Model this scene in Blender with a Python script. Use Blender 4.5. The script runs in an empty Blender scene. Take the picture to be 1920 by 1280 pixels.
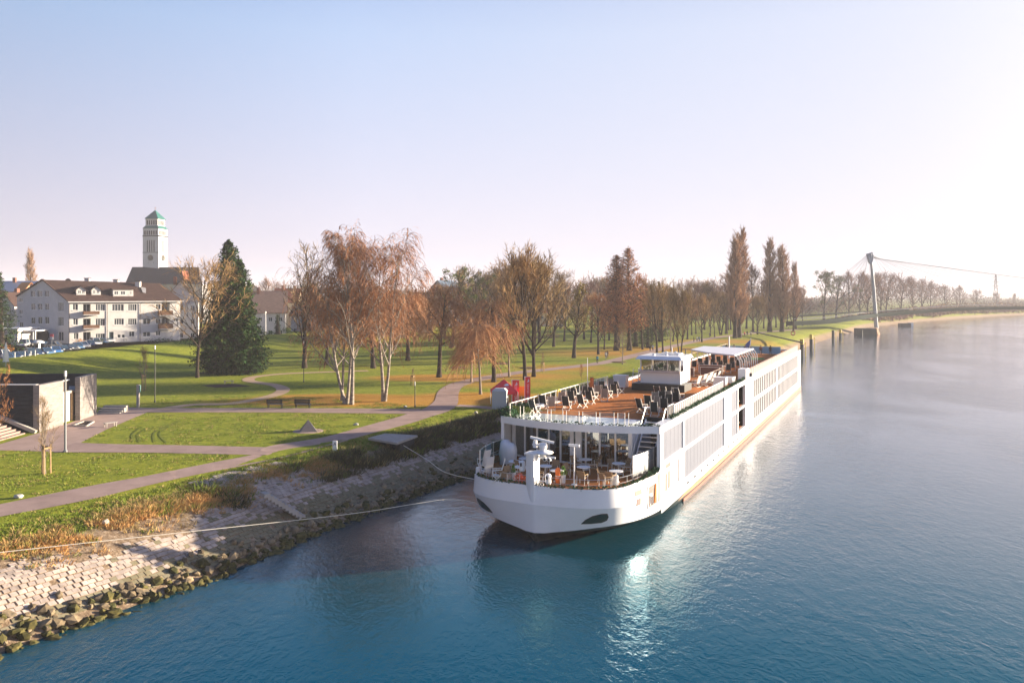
import bpy, math, random
import numpy as np
from mathutils import Vector, Matrix, noise
random.seed(7)
SC = bpy.context.scene
COL = SC.collection
H = 15.0; F = 1550.0; HOR = 556.0     # eye height, focal length and horizon row of the 1920x1280 photograph
# ---------------------------------------------------------------- camera, sky, sun, exposure
cd = bpy.data.cameras.new('camera'); cam = bpy.data.objects.new('camera', cd); COL.objects.link(cam)
cam.location = (0, 0, H); cam.rotation_euler = (math.pi/2, 0, 0)
cd.lens = F/1920*36; cd.shift_y = -(640-HOR)/1920; cd.clip_start = .5; cd.clip_end = 20000
SC.camera = cam
SUN_AZ = math.radians(72); SUN_EL = math.radians(10.8)
w = bpy.data.worlds.new('World'); SC.world = w; w.use_nodes = True
nt = w.node_tree; nt.nodes.clear()
def wn(t, **k):
    n = nt.nodes.new(t)
    for a, b in k.items(): setattr(n, a, b)
    return n
sky = wn('ShaderNodeTexSky', sky_type='NISHITA', sun_disc=False, sun_elevation=SUN_EL, sun_rotation=SUN_AZ,
         altitude=100, air_density=1.0, dust_density=.7, ozone_density=2.2)
bg = wn('ShaderNodeBackground'); bg.inputs[1].default_value = .050
tc = wn('ShaderNodeTexCoord'); sep = wn('ShaderNodeSeparateXYZ')
nt.links.new(tc.outputs['Generated'], sep.inputs[0])
# winter haze: a pale pink veil, densest at the horizon and towards the sun
ramp = wn('ShaderNodeValToRGB')
ramp.color_ramp.elements[0].position = 0.0; ramp.color_ramp.elements[0].color = (.93,.93,.93,1)
ramp.color_ramp.elements[1].position = .75; ramp.color_ramp.elements[1].color = (.8,.8,.8,1)
e = ramp.color_ramp.elements.new(.22); e.color = (.9,.9,.9,1)
nt.links.new(sep.outputs['Z'], ramp.inputs[0])
dotn = wn('ShaderNodeVectorMath', operation='DOT_PRODUCT')
nt.links.new(tc.outputs['Generated'], dotn.inputs[0])
dotn.inputs[1].default_value = (math.sin(SUN_AZ), math.cos(SUN_AZ), .1)
mr = wn('ShaderNodeMapRange'); mr.inputs[1].default_value = -.35; mr.inputs[2].default_value = .95
nt.links.new(dotn.outputs['Value'], mr.inputs[0])
pw_ = wn('ShaderNodeMath', operation='POWER'); pw_.inputs[1].default_value = 1.5
nt.links.new(mr.outputs[0], pw_.inputs[0])
vz = wn('ShaderNodeValToRGB')                      # veil colour away from the sun, by height
vz.color_ramp.elements[0].position = 0; vz.color_ramp.elements[0].color = (4.3,3.85,4.5,1)
vz.color_ramp.elements[1].position = .75; vz.color_ramp.elements[1].color = (.10,.75,2.7,1)
e = vz.color_ramp.elements.new(.46); e.color = (.45,1.5,3.9,1)
e = vz.color_ramp.elements.new(.10); e.color = (3.9,3.8,4.7,1)
e = vz.color_ramp.elements.new(.30); e.color = (2.35,3.3,5.0,1)
nt.links.new(sep.outputs['Z'], vz.inputs[0])
warm = wn('ShaderNodeMixRGB', blend_type='MIX'); warm.inputs[2].default_value = (5.0,4.75,5.1,1)
zf = wn('ShaderNodeMapRange'); zf.inputs[1].default_value = .30; zf.inputs[2].default_value = .62; zf.inputs[3].default_value = 1; zf.inputs[4].default_value = .12; nt.links.new(sep.outputs['Z'], zf.inputs[0])
wf_ = wn('ShaderNodeMath', operation='MULTIPLY'); nt.links.new(pw_.outputs[0], wf_.inputs[0]); nt.links.new(zf.outputs[0], wf_.inputs[1])
nt.links.new(wf_.outputs[0], warm.inputs[0]); nt.links.new(vz.outputs[0], warm.inputs[1])
mx = wn('ShaderNodeMixRGB', blend_type='MIX')
nt.links.new(ramp.outputs[0], mx.inputs[0]); nt.links.new(sky.outputs[0], mx.inputs[1]); nt.links.new(warm.outputs[0], mx.inputs[2])
mr2 = wn('ShaderNodeMapRange'); mr2.inputs[1].default_value = -1; mr2.inputs[2].default_value = .15; mr2.inputs[3].default_value = .42; mr2.inputs[4].default_value = 1.0
nt.links.new(dotn.outputs['Value'], mr2.inputs[0])
dim = wn('ShaderNodeMixRGB', blend_type='MULTIPLY'); dim.inputs[0].default_value = 1; nt.links.new(mx.outputs[0], dim.inputs[1]); nt.links.new(mr2.outputs[0], dim.inputs[2])   # the sky is dimmer away from the low sun
d3 = wn('ShaderNodeVectorMath', operation='DOT_PRODUCT'); nt.links.new(tc.outputs['Generated'], d3.inputs[0]); d3.inputs[1].default_value = (math.sin(SUN_AZ)*math.cos(SUN_EL), math.cos(SUN_AZ)*math.cos(SUN_EL), math.sin(SUN_EL))
cl = wn('ShaderNodeMath', operation='MAXIMUM'); cl.inputs[1].default_value = 0; nt.links.new(d3.outputs['Value'], cl.inputs[0])
p9 = wn('ShaderNodeMath', operation='POWER'); p9.inputs[1].default_value = 12; nt.links.new(cl.outputs[0], p9.inputs[0])
au = wn('ShaderNodeMixRGB', blend_type='ADD'); au.inputs[2].default_value = (10,8.4,7,1); nt.links.new(p9.outputs[0], au.inputs[0]); nt.links.new(dim.outputs[0], au.inputs[1])   # bright aureole round the low sun
nt.links.new(au.outputs[0], bg.inputs[0])
wo = wn('ShaderNodeOutputWorld'); nt.links.new(bg.outputs[0], wo.inputs[0])
sd = bpy.data.lights.new('sun', 'SUN'); sun = bpy.data.objects.new('sun', sd); COL.objects.link(sun)
sd.energy = 5.0; sd.angle = math.radians(.5); sd.color = (1, .85, .64)
sv = Vector((math.sin(SUN_AZ)*math.cos(SUN_EL), math.cos(SUN_AZ)*math.cos(SUN_EL), math.sin(SUN_EL)))
sun.rotation_euler = sv.to_track_quat('Z', 'Y').to_euler(); sun.location = (200, 60, 120)
SC.view_settings.view_transform = 'Standard'; SC.view_settings.look = 'None'
SC.view_settings.exposure = 2.0; SC.view_settings.gamma = 1; SC.view_settings.use_curve_mapping = False
SC.render.engine = 'CYCLES'
SC.cycles.max_bounces = 7; SC.cycles.transparent_max_bounces = 24; SC.cycles.volume_bounces = 0

# ---------------------------------------------------------------- helpers
def pw(px, py, z):
    Y = F*(H-z)/(py-HOR); return Vector(((px-960)*Y/F, Y, z))
def pd(px, py, Y):
    return Vector(((px-960)*Y/F, Y, H-(py-HOR)*Y/F))
MATS = {}
def mat(name, col, rough=.6, var=0, vscale=3., bump=0, bscale=20., metal=0, spec=.5, col2=None, emit=None, coat=0, stretch=None, obj=False, seed_rand=0):
    if name in MATS: return MATS[name]
    if rough >= .8 and spec == .5: spec = .1
    m = bpy.data.materials.new(name); m.use_nodes = True; t = m.node_tree; b = t.nodes['Principled BSDF']
    b.inputs['Roughness'].default_value = rough; b.inputs['Metallic'].default_value = metal
    b.inputs['Specular IOR Level'].default_value = spec; b.inputs['Coat Weight'].default_value = coat
    c = (*col, 1); b.inputs['Base Color'].default_value = c; m.diffuse_color = c
    L = t.links.new
    if var or col2 or bump:
        if obj: g = t.nodes.new('ShaderNodeTexCoord'); go = g.outputs['Object']
        else: g = t.nodes.new('ShaderNodeNewGeometry'); go = g.outputs['Position']
        if stretch:
            mp = t.nodes.new('ShaderNodeMapping'); mp.inputs['Scale'].default_value = stretch; L(go, mp.inputs[0]); go = mp.outputs[0]
    out = None
    if var or col2:
        n = t.nodes.new('ShaderNodeTexNoise'); n.inputs['Scale'].default_value = vscale; n.inputs['Detail'].default_value = 5
        n.inputs['Roughness'].default_value = .65
        L(go, n.inputs['Vector'])
        r = t.nodes.new('ShaderNodeValToRGB'); r.color_ramp.elements[0].position = .32; r.color_ramp.elements[1].position = .68
        c2 = col2 or tuple(x*(1+var) for x in col); c1 = col if col2 else tuple(x*(1-var) for x in col)
        r.color_ramp.elements[0].color = (*c1, 1); r.color_ramp.elements[1].color = (*c2, 1)
        L(n.outputs['Fac'], r.inputs[0]); out = r.outputs[0]
    if seed_rand:
        oi = t.nodes.new('ShaderNodeObjectInfo'); hs = t.nodes.new('ShaderNodeHueSaturation')
        ma = t.nodes.new('ShaderNodeMapRange'); ma.inputs[3].default_value = 1-seed_rand; ma.inputs[4].default_value = 1+seed_rand
        L(oi.outputs['Random'], ma.inputs[0]); L(ma.outputs[0], hs.inputs['Value'])
        if out: L(out, hs.inputs['Color'])
        else: hs.inputs['Color'].default_value = c
        out = hs.outputs[0]
    if out: L(out, b.inputs['Base Color'])
    if bump:
        n2 = t.nodes.new('ShaderNodeTexNoise'); n2.inputs['Scale'].default_value = bscale; n2.inputs['Detail'].default_value = 4
        L(go, n2.inputs['Vector'])
        bp = t.nodes.new('ShaderNodeBump'); bp.inputs['Strength'].default_value = min(1, bump); bp.inputs['Distance'].default_value = .05
        L(n2.outputs['Fac'], bp.inputs['Height']); L(bp.outputs[0], b.inputs['Normal'])
    if emit:
        b.inputs['Emission Color'].default_value = (*emit[0], 1); b.inputs['Emission Strength'].default_value = emit[1]
    MATS[name] = m; return m
def glass(name, tint, refl=.25, rough=.03, alpha=.5, glow=(.9,.95,1)):
    m = bpy.data.materials.new(name); m.use_nodes = True; t = m.node_tree; t.nodes.clear(); L = t.links.new
    tr = t.nodes.new('ShaderNodeBsdfTransparent'); tr.inputs[0].default_value = (*tint, 1)
    gl = t.nodes.new('ShaderNodeBsdfGlossy'); gl.inputs['Roughness'].default_value = rough; gl.inputs[0].default_value = (*glow, 1)
    lw = t.nodes.new('ShaderNodeLayerWeight'); lw.inputs[0].default_value = .5
    ma = t.nodes.new('ShaderNodeMapRange'); ma.inputs[3].default_value = refl; ma.inputs[4].default_value = 1
    pwn = t.nodes.new('ShaderNodeMath'); pwn.operation = 'POWER'; pwn.inputs[1].default_value = 3
    L(lw.outputs['Facing'], pwn.inputs[0]); L(pwn.outputs[0], ma.inputs[0])
    mxs = t.nodes.new('ShaderNodeMixShader'); L(ma.outputs[0], mxs.inputs[0]); L(tr.outputs[0], mxs.inputs[1]); L(gl.outputs[0], mxs.inputs[2])
    o = t.nodes.new('ShaderNodeOutputMaterial'); L(mxs.outputs[0], o.inputs[0]); m.diffuse_color = (*tint, 1)
    MATS[name] = m; return m

class MB:
    """collects geometry; .obj() links it as ONE mesh object"""
    def __init__(s): s.v = []; s.f = []; s.m = []; s.mats = []
    def mi(s, m):
        if m is None: return 0
        if m not in s.mats: s.mats.append(m)
        return s.mats.index(m)
    def add(s, vs, fs, m=None):
        o = len(s.v); k = s.mi(m); s.v += [tuple(v) for v in vs]
        for f in fs: s.f.append(tuple(i+o for i in f)); s.m.append(k)
        return s
    def box(s, c, d, m=None, rz=0, tap=1.0):
        cx, cy, cz = c; x, y, z = d[0]/2, d[1]/2, d[2]/2; cs, sn = math.cos(rz), math.sin(rz); vs = []
        for k, q in ((-1, 1.0), (1, tap)):
            for a, b in ((-1,-1),(1,-1),(1,1),(-1,1)):
                X, Y = a*x*q, b*y*q; vs.append((cx+X*cs-Y*sn, cy+X*sn+Y*cs, cz+k*z))
        return s.add(vs, [(3,2,1,0),(4,5,6,7),(0,1,5,4),(1,2,6,5),(2,3,7,6),(3,0,4,7)], m)
    def bx(s, x0, x1, y0, y1, z0, z1, m=None):
        return s.box(((x0+x1)/2,(y0+y1)/2,(z0+z1)/2), (abs(x1-x0),abs(y1-y0),abs(z1-z0)), m)
    def tube(s, pts, r, n=6, m=None, cap=True):
        pts = [Vector(p) for p in pts]; rs = r if isinstance(r, (list, tuple)) else [r]*len(pts); vs = []
        for i, p in enumerate(pts):
            d = (pts[min(i+1, len(pts)-1)]-pts[max(i-1, 0)]).normalized()
            u = d.cross(Vector((0,0,1)) if abs(d.z) < .95 else Vector((1,0,0))).normalized(); q = d.cross(u)
            for k in range(n):
                a = 2*math.pi*k/n; vs.append(p+(u*math.cos(a)+q*math.sin(a))*rs[i])
        fs = [(i*n+k, i*n+(k+1)%n, (i+1)*n+(k+1)%n, (i+1)*n+k) for i in range(len(pts)-1) for k in range(n)]
        if cap: fs += [tuple(range(n))[::-1], tuple((len(pts)-1)*n+k for k in range(n))]
        return s.add(vs, fs, m)
    def bar(s, a, b, w, h, m=None):   # rectangular bar from a to b
        a, b = Vector(a), Vector(b); d = (b-a).normalized()
        u = d.cross(Vector((0,0,1)) if abs(d.z) < .95 else Vector((1,0,0))).normalized()*w/2; q = d.cross(u).normalized()*h/2
        vs = [p+i*u+j*q for p in (a, b) for i, j in ((-1,-1),(1,-1),(1,1),(-1,1))]
        return s.add(vs, [(3,2,1,0),(4,5,6,7),(0,1,5,4),(1,2,6,5),(2,3,7,6),(3,0,4,7)], m)
    def lathe(s, prof, c=(0,0,0), n=12, m=None):
        vs = [(c[0]+r*math.cos(2*math.pi*k/n), c[1]+r*math.sin(2*math.pi*k/n), c[2]+z) for r, z in prof for k in range(n)]
        fs = [(i*n+k, i*n+(k+1)%n, (i+1)*n+(k+1)%n, (i+1)*n+k) for i in range(len(prof)-1) for k in range(n)]
        fs += [tuple(range(n))[::-1], tuple((len(prof)-1)*n+k for k in range(n))]
        return s.add(vs, fs, m)
    def prism(s, poly, z0, z1, m=None, top=True, bot=True):
        n = len(poly); vs = [(x, y, z0) for x, y in poly]+[(x, y, z1) for x, y in poly]
        fs = [(i, (i+1)%n, n+(i+1)%n, n+i) for i in range(n)]
        if top: fs.append(tuple(range(n, 2*n)))
        if bot: fs.append(tuple(range(n))[::-1])
        return s.add(vs, fs, m)
    def quad(s, a, b, c, d, m=None): return s.add([a,b,c,d], [(0,1,2,3)], m)
    def mesh(s, name, m=None, smooth=False):
        me = bpy.data.meshes.new(name); me.from_pydata(s.v, [], s.f)
        ms = s.mats or [m]
        for x in ms: me.materials.append(x)
        if len(ms) > 1: me.polygons.foreach_set('material_index', s.m)
        if smooth: me.polygons.foreach_set('use_smooth', [True]*len(me.polygons))
        me.update(); return me
    def obj(s, name, m=None, parent=None, smooth=False, **k): return link(name, s.mesh(name, m, smooth), parent, **k)
def link(name, me, parent=None, loc=None, rz=None, label=None, cat=None, group=None, kind=None, world=False):
    o = bpy.data.objects.new(name, me); COL.objects.link(o)
    if parent: o.parent = parent
    if world and parent: o.matrix_parent_inverse = Matrix.Translation(-Vector(parent.location))
    if loc is not None: o.location = loc
    if rz is not None: o.rotation_euler.z = rz
    for a, b in (('label', label), ('category', cat), ('group', group), ('kind', kind)):
        if b: o[a] = b
    return o
def thing(name, label, cat, loc=(0,0,0), rz=0, group=None, kind=None):
    return link(name, None, None, loc, rz, label, cat, group, kind)
def kids(o): return [c for c in KIDS.get(o.name, [])]
def dup(o, loc=None, rz=None, label=None, group=None, scale=None, parent=None):
    c = o.copy(); COL.objects.link(c)
    if parent is not None: c.parent = parent
    if loc is not None: c.location = loc
    if rz is not None: c.rotation_euler.z = rz
    if label: c['label'] = label
    if group: c['group'] = group
    if scale is not None: c.scale = scale if hasattr(scale, '__len__') else (scale,)*3
    for ch in o.children: dup(ch, parent=c)
    return c
def text_mesh(name, txt, size, extrude, m, parent, loc, rot, align='LEFT'):
    cu = bpy.data.curves.new(name, 'FONT'); cu.body = txt; cu.size = size; cu.extrude = extrude; cu.align_x = align; cu.align_y = 'CENTER'; cu.resolution_u = 2
    tmp = bpy.data.objects.new('tmp', cu); me = bpy.data.meshes.new_from_object(tmp); bpy.data.objects.remove(tmp)
    me.materials.clear(); me.materials.append(m)
    o = link(name, me, parent, loc); o.rotation_euler = rot; return o

# ---------------------------------------------------------------- common materials
M_white = mat('white_paint', (.74,.73,.73), .35, var=.03, vscale=.7, coat=.3)
M_wwall = mat('white_render', (.56,.53,.51), .85, var=.08, vscale=.8)
M_teak = mat('teak_deck', (.40,.13,.03), .85, var=.22, vscale=2.2, stretch=(6,1,1), obj=True)
M_teak2 = mat('teak_deck_fore', (.32,.12,.035), .85, var=.25, vscale=2.2, stretch=(6,1,1), obj=True)
M_gold = mat('strake_gold', (.26,.12,.04), .5, var=.1, vscale=2)
M_hullblk = mat('hull_black', (.008,.014,.015), .5, var=.3, vscale=1.5)
M_red = mat('antifouling_red', (.30,.05,.02), .6)
M_steel = mat('brushed_steel', (.72,.70,.68), .3, metal=.6)
M_dark = mat('dark_rubber', (.010,.012,.014), .5)
M_sling = mat('sling_charcoal', (.018,.028,.032), .7)
M_tan = mat('wicker_tan', (.27,.18,.105), .8, var=.2, vscale=30)
M_alu = mat('chair_aluminium', (.75,.72,.68), .35, metal=.3)
M_tablew = mat('table_white', (.78,.77,.76), .3)
M_garl = mat('garland_green', (.03,.075,.03), .8, var=.4, vscale=8)
M_conc = mat('concrete', (.34,.31,.28), .9, var=.14, vscale=1.2, bump=.3, bscale=8)
M_darkwall = mat('dark_slate_wall', (.022,.026,.032), .8, var=.2, vscale=2)
M_bark = mat('bark_brown', (.045,.034,.026), .95, var=.35, vscale=2.5)
M_wood = mat('post_wood', (.36,.24,.13), .8, var=.2, vscale=4)
M_rope = mat('rope', (.68,.62,.52), .9)
M_pole = mat('grey_pole', (.16,.17,.18), .5)
M_blackm = mat('black_metal', (.007,.009,.01), .5)
G_glass = glass('clear_screen_glass', (.93,.95,.95), .08)
G_dark = glass('tinted_window_glass', (.35,.42,.42), .22)
# ---------------------------------------------------------------- land
SH = [(-90,-75),(-56,-20),(-35,12.5),(-21.5,34.8),(-15.9,44.2),(-12.4,52.2),(-8.2,60.5),(-4.6,67.2),(12,99),(30,134),(64,199),(103.6,277),(139,340),(182,415),(272,528),(423,684),(900,1080),(2300,1900),(6000,3300)]
def resample(P, step_fn):
    P = [np.array(p, float) for p in P]; out = []
    # Catmull-Rom
    for i in range(len(P)-1):
        p0 = P[max(i-1, 0)]; p1 = P[i]; p2 = P[i+1]; p3 = P[min(i+2, len(P)-1)]
        Ld = np.linalg.norm(p2-p1); n = max(1, int(Ld/step_fn((p1+p2)/2)))
        m1 = (p2-p0)/2; m2 = (p3-p1)/2
        a = np.linalg.norm(p2-p1); 
        m1 = m1/np.linalg.norm(m1)*a; m2 = m2/np.linalg.norm(m2)*a
        for k in range(n):
            t = k/n; t2 = t*t; t3 = t2*t
            out.append((2*t3-3*t2+1)*p1+(t3-2*t2+t)*m1+(-2*t3+3*t2)*p2+(t3-t2)*m2)
    out.append(P[-1]); return np.array(out)
SHR = resample(SH, lambda c: .5 if 20 < c[1] < 90 else (1.5 if c[1] < 160 else (4 if c[1] < 420 else 25)))
tan = np.gradient(SHR, axis=0); tan /= np.linalg.norm(tan, axis=1)[:, None]
for _ in range(12): tan[1:-1] = (tan[:-2]+tan[1:-1]*2+tan[2:])/4; tan /= np.linalg.norm(tan, axis=1)[:, None]
NRM = np.stack([-tan[:, 1], tan[:, 0]], 1)      # towards the land
CREST = resample([(-95,20),(-84,70),(-78.5,110),(-77.5,135),(-76,155),(-72,172),(-66,190),(-60,212),(-38,262),(0,345),(90,500),(400,900),(2500,3000)], lambda c: 6 if c[1] < 400 else 60)
ctan = np.gradient(CREST, axis=0); ctan /= np.linalg.norm(ctan, axis=1)[:, None]
def sdist(P, T, x, y):   # signed distance (left of the line positive)
    d = (P[:, 0]-x)**2+(P[:, 1]-y)**2; i = int(d.argmin()); dx, dy = x-P[i, 0], y-P[i, 1]
    s = T[i, 0]*dy-T[i, 1]*dx; return math.copysign(math.sqrt(d[i]), s) if math.sqrt(d[i]) > 3 else s
def sms(t): t = min(1, max(0, t)); return t*t*(3-2*t)
def prof(d):
    xs = [-30,-8,-3,0,.9,3.6,6.2,9.5,14]; zs = [-6,-4,-1.6,-.05,.32,1.75,2.55,2.95,3.0]
    return float(np.interp(d, xs, zs))
def hgt(x, y, d=None):
    if d is None: d = sdist(SHR, tan, x, y)
    z = prof(d)
    if d > 12:
        e = sdist(CREST, ctan, x, y)
        if e < 0: z = 3+2.5*sms((e+21)/21)
        else: z = 5.5-.9*sms(e/5)
    return z
def gnd(px, py):          # point of the ground seen at that pixel of the photograph
    z = 3.0
    for _ in range(30):
        p = pw(px, max(py, HOR+4), z); z = .5*z+.5*hgt(p.x, p.y)
    p = pw(px, max(py, HOR+4), z); p.z = hgt(p.x, p.y); return p
ds = [-30,-8,-3,-1,0,.45,.9,1.8,2.7,3.6,4.5,5.4,6.2,7,8,9.5,11,12.5,14]+[14+1.6*k for k in range(1, 24)]+[52+3*k for k in range(1, 36)]+[160+8*k for k in range(1, 12)]+[280,340,420,520,700,1000,1500,2500,4500]
vs = []; litter = []; soil = []
LIT = [(pw(690,752,3),16,4.5),(pw(640,745,3),9,3.5),(pw(905,745,3),9,5),(pw(830,708,3),10,5),(pw(940,720,3),12,10),(pw(1000,705,3),15,12),(pw(1060,690,3),15,14),(pw(1140,662,3),28,22),(pw(1240,655,3),30,22),(pw(1360,640,3),30,22)]
for i in range(len(SHR)):
    for d in ds:
        p = SHR[i]+NRM[i]*d; x, y = float(p[0]), float(p[1])
        if y < 800 and d < 300: z = hgt(x, y, d)
        else: z = prof(d)+(1.5*sms((d-90)/60) if d > 90 else 0)
        if 4 < d < 9 and y < 400: z += .12*noise.noise(Vector((x*.35, y*.35, 0)))*min(1, (9-d)/2)
        vs.append((x, y, z)); l = -1.
        for li, (c, a, b) in enumerate(LIT):
            q = ((x-c.x)/a)**2+((y-c.y)/b)**2; l = max(l, (1-q**.5 if li < 4 else .22-.7*q**.5) if q < 1.7 else -1)
        litter.append(max(0, l+.3)); soil.append((max(0., 1-max(0, (d-5.0)/2.5)) if y < 120 else max(0., 1-max(0, (d-1.5)/2.5))) if d > 0 else 1)
nd = len(ds); fs = [(i*nd+j, (i+1)*nd+j, (i+1)*nd+j+1, i*nd+j+1) for i in range(len(SHR)-1) for j in range(nd-1)]
me = bpy.data.meshes.new('ground'); me.from_pydata(vs, [], [f[::-1] for f in fs])
for nm, arr in (('litter', litter), ('soil', soil)):
    a = me.attributes.new(nm, 'FLOAT', 'POINT'); a.data.foreach_set('value', arr)
me.polygons.foreach_set('use_smooth', [True]*len(me.polygons))
m = bpy.data.materials.new('meadow_grass'); m.use_nodes = True; t = m.node_tree; b = t.nodes['Principled BSDF']; L = t.links.new
b.inputs['Roughness'].default_value = .95; b.inputs['Specular IOR Level'].default_value = .1
g = t.nodes.new('ShaderNodeNewGeometry')
def nz(scale, detail=4, rough=.6, vec=None, dist=0):
    n = t.nodes.new('ShaderNodeTexNoise'); n.inputs['Scale'].default_value = scale; n.inputs['Detail'].default_value = detail; n.inputs['Roughness'].default_value = rough
    n.inputs['Distortion'].default_value = dist
    L(vec or g.outputs['Position'], n.inputs['Vector']); return n.outputs['Fac']
def rp(fac, cols):
    r = t.nodes.new('ShaderNodeValToRGB'); 
    while len(r.color_ramp.elements) < len(cols): r.color_ramp.elements.new(.5)
    for e, (p, c) in zip(r.color_ramp.elements, cols): e.position = p; e.color = (*c, 1)
    L(fac, r.inputs[0]); return r.outputs[0]
def mixc(f, a, b_, bt='MIX'):
    x = t.nodes.new('ShaderNodeMixRGB'); x.blend_type = bt
    for i, q in enumerate((f, a, b_)):
        if isinstance(q, (int, float)): x.inputs[i].default_value = q
        elif isinstance(q, tuple): x.inputs[i].default_value = (*q, 1)
        else: L(q, x.inputs[i])
    return x.outputs[0]
def mth(op, a, b_=0.):
    x = t.nodes.new('ShaderNodeMath'); x.operation = op; x.use_clamp = op in ('ADD', 'MULTIPLY')
    for i, q in enumerate((a, b_)):
        if isinstance(q, (int, float)): x.inputs[i].default_value = q
        else: L(q, x.inputs[i])
    return x.outputs[0]
big = rp(nz(.07, 5), [(.3, (.13,.165,.013)), (.5, (.21,.23,.018)), (.7, (.31,.285,.03))])
mid = rp(nz(1.3, 6, .7), [(.30, (.045,.075,.008)), (.52, (.21,.235,.02)), (.75, (.34,.30,.05))])
fine = rp(nz(3.2, 6, .82), [(.33, (.30,.38,.25)), (.5, (.9,.95,.9)), (.68, (1.7,1.5,1.3))])
c0 = mixc(.55, big, mid); c0 = mixc(.65, c0, fine, 'MULTIPLY')
at = t.nodes.new('ShaderNodeAttribute'); at.attribute_name = 'litter'
lm = mth('MULTIPLY', mth('ADD', at.outputs['Fac'], mth('MULTIPLY', mth('SUBTRACT', nz(.9, 7, .8), .60), 2.6)), 2.2)
leafc = rp(nz(7, 4, .7), [(.3, (.20,.085,.02)), (.5, (.42,.19,.03)), (.7, (.56,.31,.06))])
lm2 = t.nodes.new('ShaderNodeMath'); lm2.operation = 'MULTIPLY'; lm2.use_clamp = True; L(lm, lm2.inputs[0]); lm2.inputs[1].default_value = .85
gate = t.nodes.new('ShaderNodeMath'); gate.operation = 'GREATER_THAN'; L(at.outputs['Fac'], gate.inputs[0]); gate.inputs[1].default_value = .001
lm3 = mth('MULTIPLY', lm2.outputs[0], gate.outputs[0])
c1 = mixc(lm3, c0, leafc)
as_ = t.nodes.new('ShaderNodeAttribute'); as_.attribute_name = 'soil'
sm = mth('MULTIPLY', mth('ADD', as_.outputs['Fac'], mth('SUBTRACT', nz(1.6, 5, .7), .5)), 1.4)
soilc = rp(nz(4, 5, .7), [(.3, (.10,.065,.04)), (.5, (.24,.17,.11)), (.7, (.40,.32,.24))])
smg = mth('MULTIPLY', sm, mth('MULTIPLY', as_.outputs['Fac'], 3.))
c2 = mixc(smg, c1, soilc); L(c2, b.inputs['Base Color'])
bp = t.nodes.new('ShaderNodeBump'); bp.inputs['Strength'].default_value = .7; bp.inputs['Distance'].default_value = .25
L(mth('ADD', mth('MULTIPLY', nz(2.2, 6, .75), .6), mth('MULTIPLY', nz(11, 4, .7), .4)), bp.inputs['Height']); L(bp.outputs[0], b.inputs['Normal'])
me.materials.append(m); M_grass = m
link('ground', me, kind='structure')
# ---------------------------------------------------------------- water
m = bpy.data.materials.new('river_water'); m.use_nodes = True; t = m.node_tree; b = t.nodes['Principled BSDF']; L = t.links.new
t.nodes.clear(); df = t.nodes.new('ShaderNodeBsdfDiffuse'); df.inputs[0].default_value = (.0,.043,.064,1)
gl = t.nodes.new('ShaderNodeBsdfGlossy'); gl.inputs['Roughness'].default_value = .06
fz = t.nodes.new('ShaderNodeFresnel'); fz.inputs[0].default_value = 1.88; wm_ = t.nodes.new('ShaderNodeMixShader'); wo_ = t.nodes.new('ShaderNodeOutputMaterial')
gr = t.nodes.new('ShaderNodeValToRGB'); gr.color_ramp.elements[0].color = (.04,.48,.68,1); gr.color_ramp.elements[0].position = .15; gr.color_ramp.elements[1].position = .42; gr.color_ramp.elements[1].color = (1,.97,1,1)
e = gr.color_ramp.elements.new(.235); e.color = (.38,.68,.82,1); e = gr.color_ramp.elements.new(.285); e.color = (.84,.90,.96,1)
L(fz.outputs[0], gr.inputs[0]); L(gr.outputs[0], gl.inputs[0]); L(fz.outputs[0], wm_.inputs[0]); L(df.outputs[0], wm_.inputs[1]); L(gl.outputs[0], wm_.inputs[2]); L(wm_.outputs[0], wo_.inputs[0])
g = t.nodes.new('ShaderNodeNewGeometry')
mp = t.nodes.new('ShaderNodeMapping'); mp.inputs['Rotation'].default_value = (0,0,math.radians(25)); mp.inputs['Scale'].default_value = (1.0,.55,1); L(g.outputs['Position'], mp.inputs[0])
n1 = nz(1.5, 5, .62, mp.outputs[0], .4); n2 = nz(.22, 3, .5, mp.outputs[0], .6); n3 = nz(5.5, 3, .6, mp.outputs[0], .3)
calm = rp(nz(.035, 4, .6, mp.outputs[0], .8), [(.40,(.35,.35,.35)),(.62,(1,1,1))])
hh = mth('ADD', mth('MULTIPLY', n1, .55), mth('MULTIPLY', n3, .22)); x = t.nodes.new('ShaderNodeMath'); x.operation='ADD'; L(hh,x.inputs[0]); L(mth('MULTIPLY', n2, .5), x.inputs[1])
bp = t.nodes.new('ShaderNodeBump'); bp.inputs['Distance'].default_value = .23
L(mth('MULTIPLY', calm, .55), bp.inputs['Strength'])
L(x.outputs[0], bp.inputs['Height'])
for q_ in (gl.inputs['Normal'], fz.inputs['Normal']): L(bp.outputs[0], q_)
wv = MB(); wv.add([(-400,-200,0),(9000,-200,0),(9000,9000,0),(-400,9000,0)], [(0,1,2,3)]); wv.obj('river_water', m, kind='structure')
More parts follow.
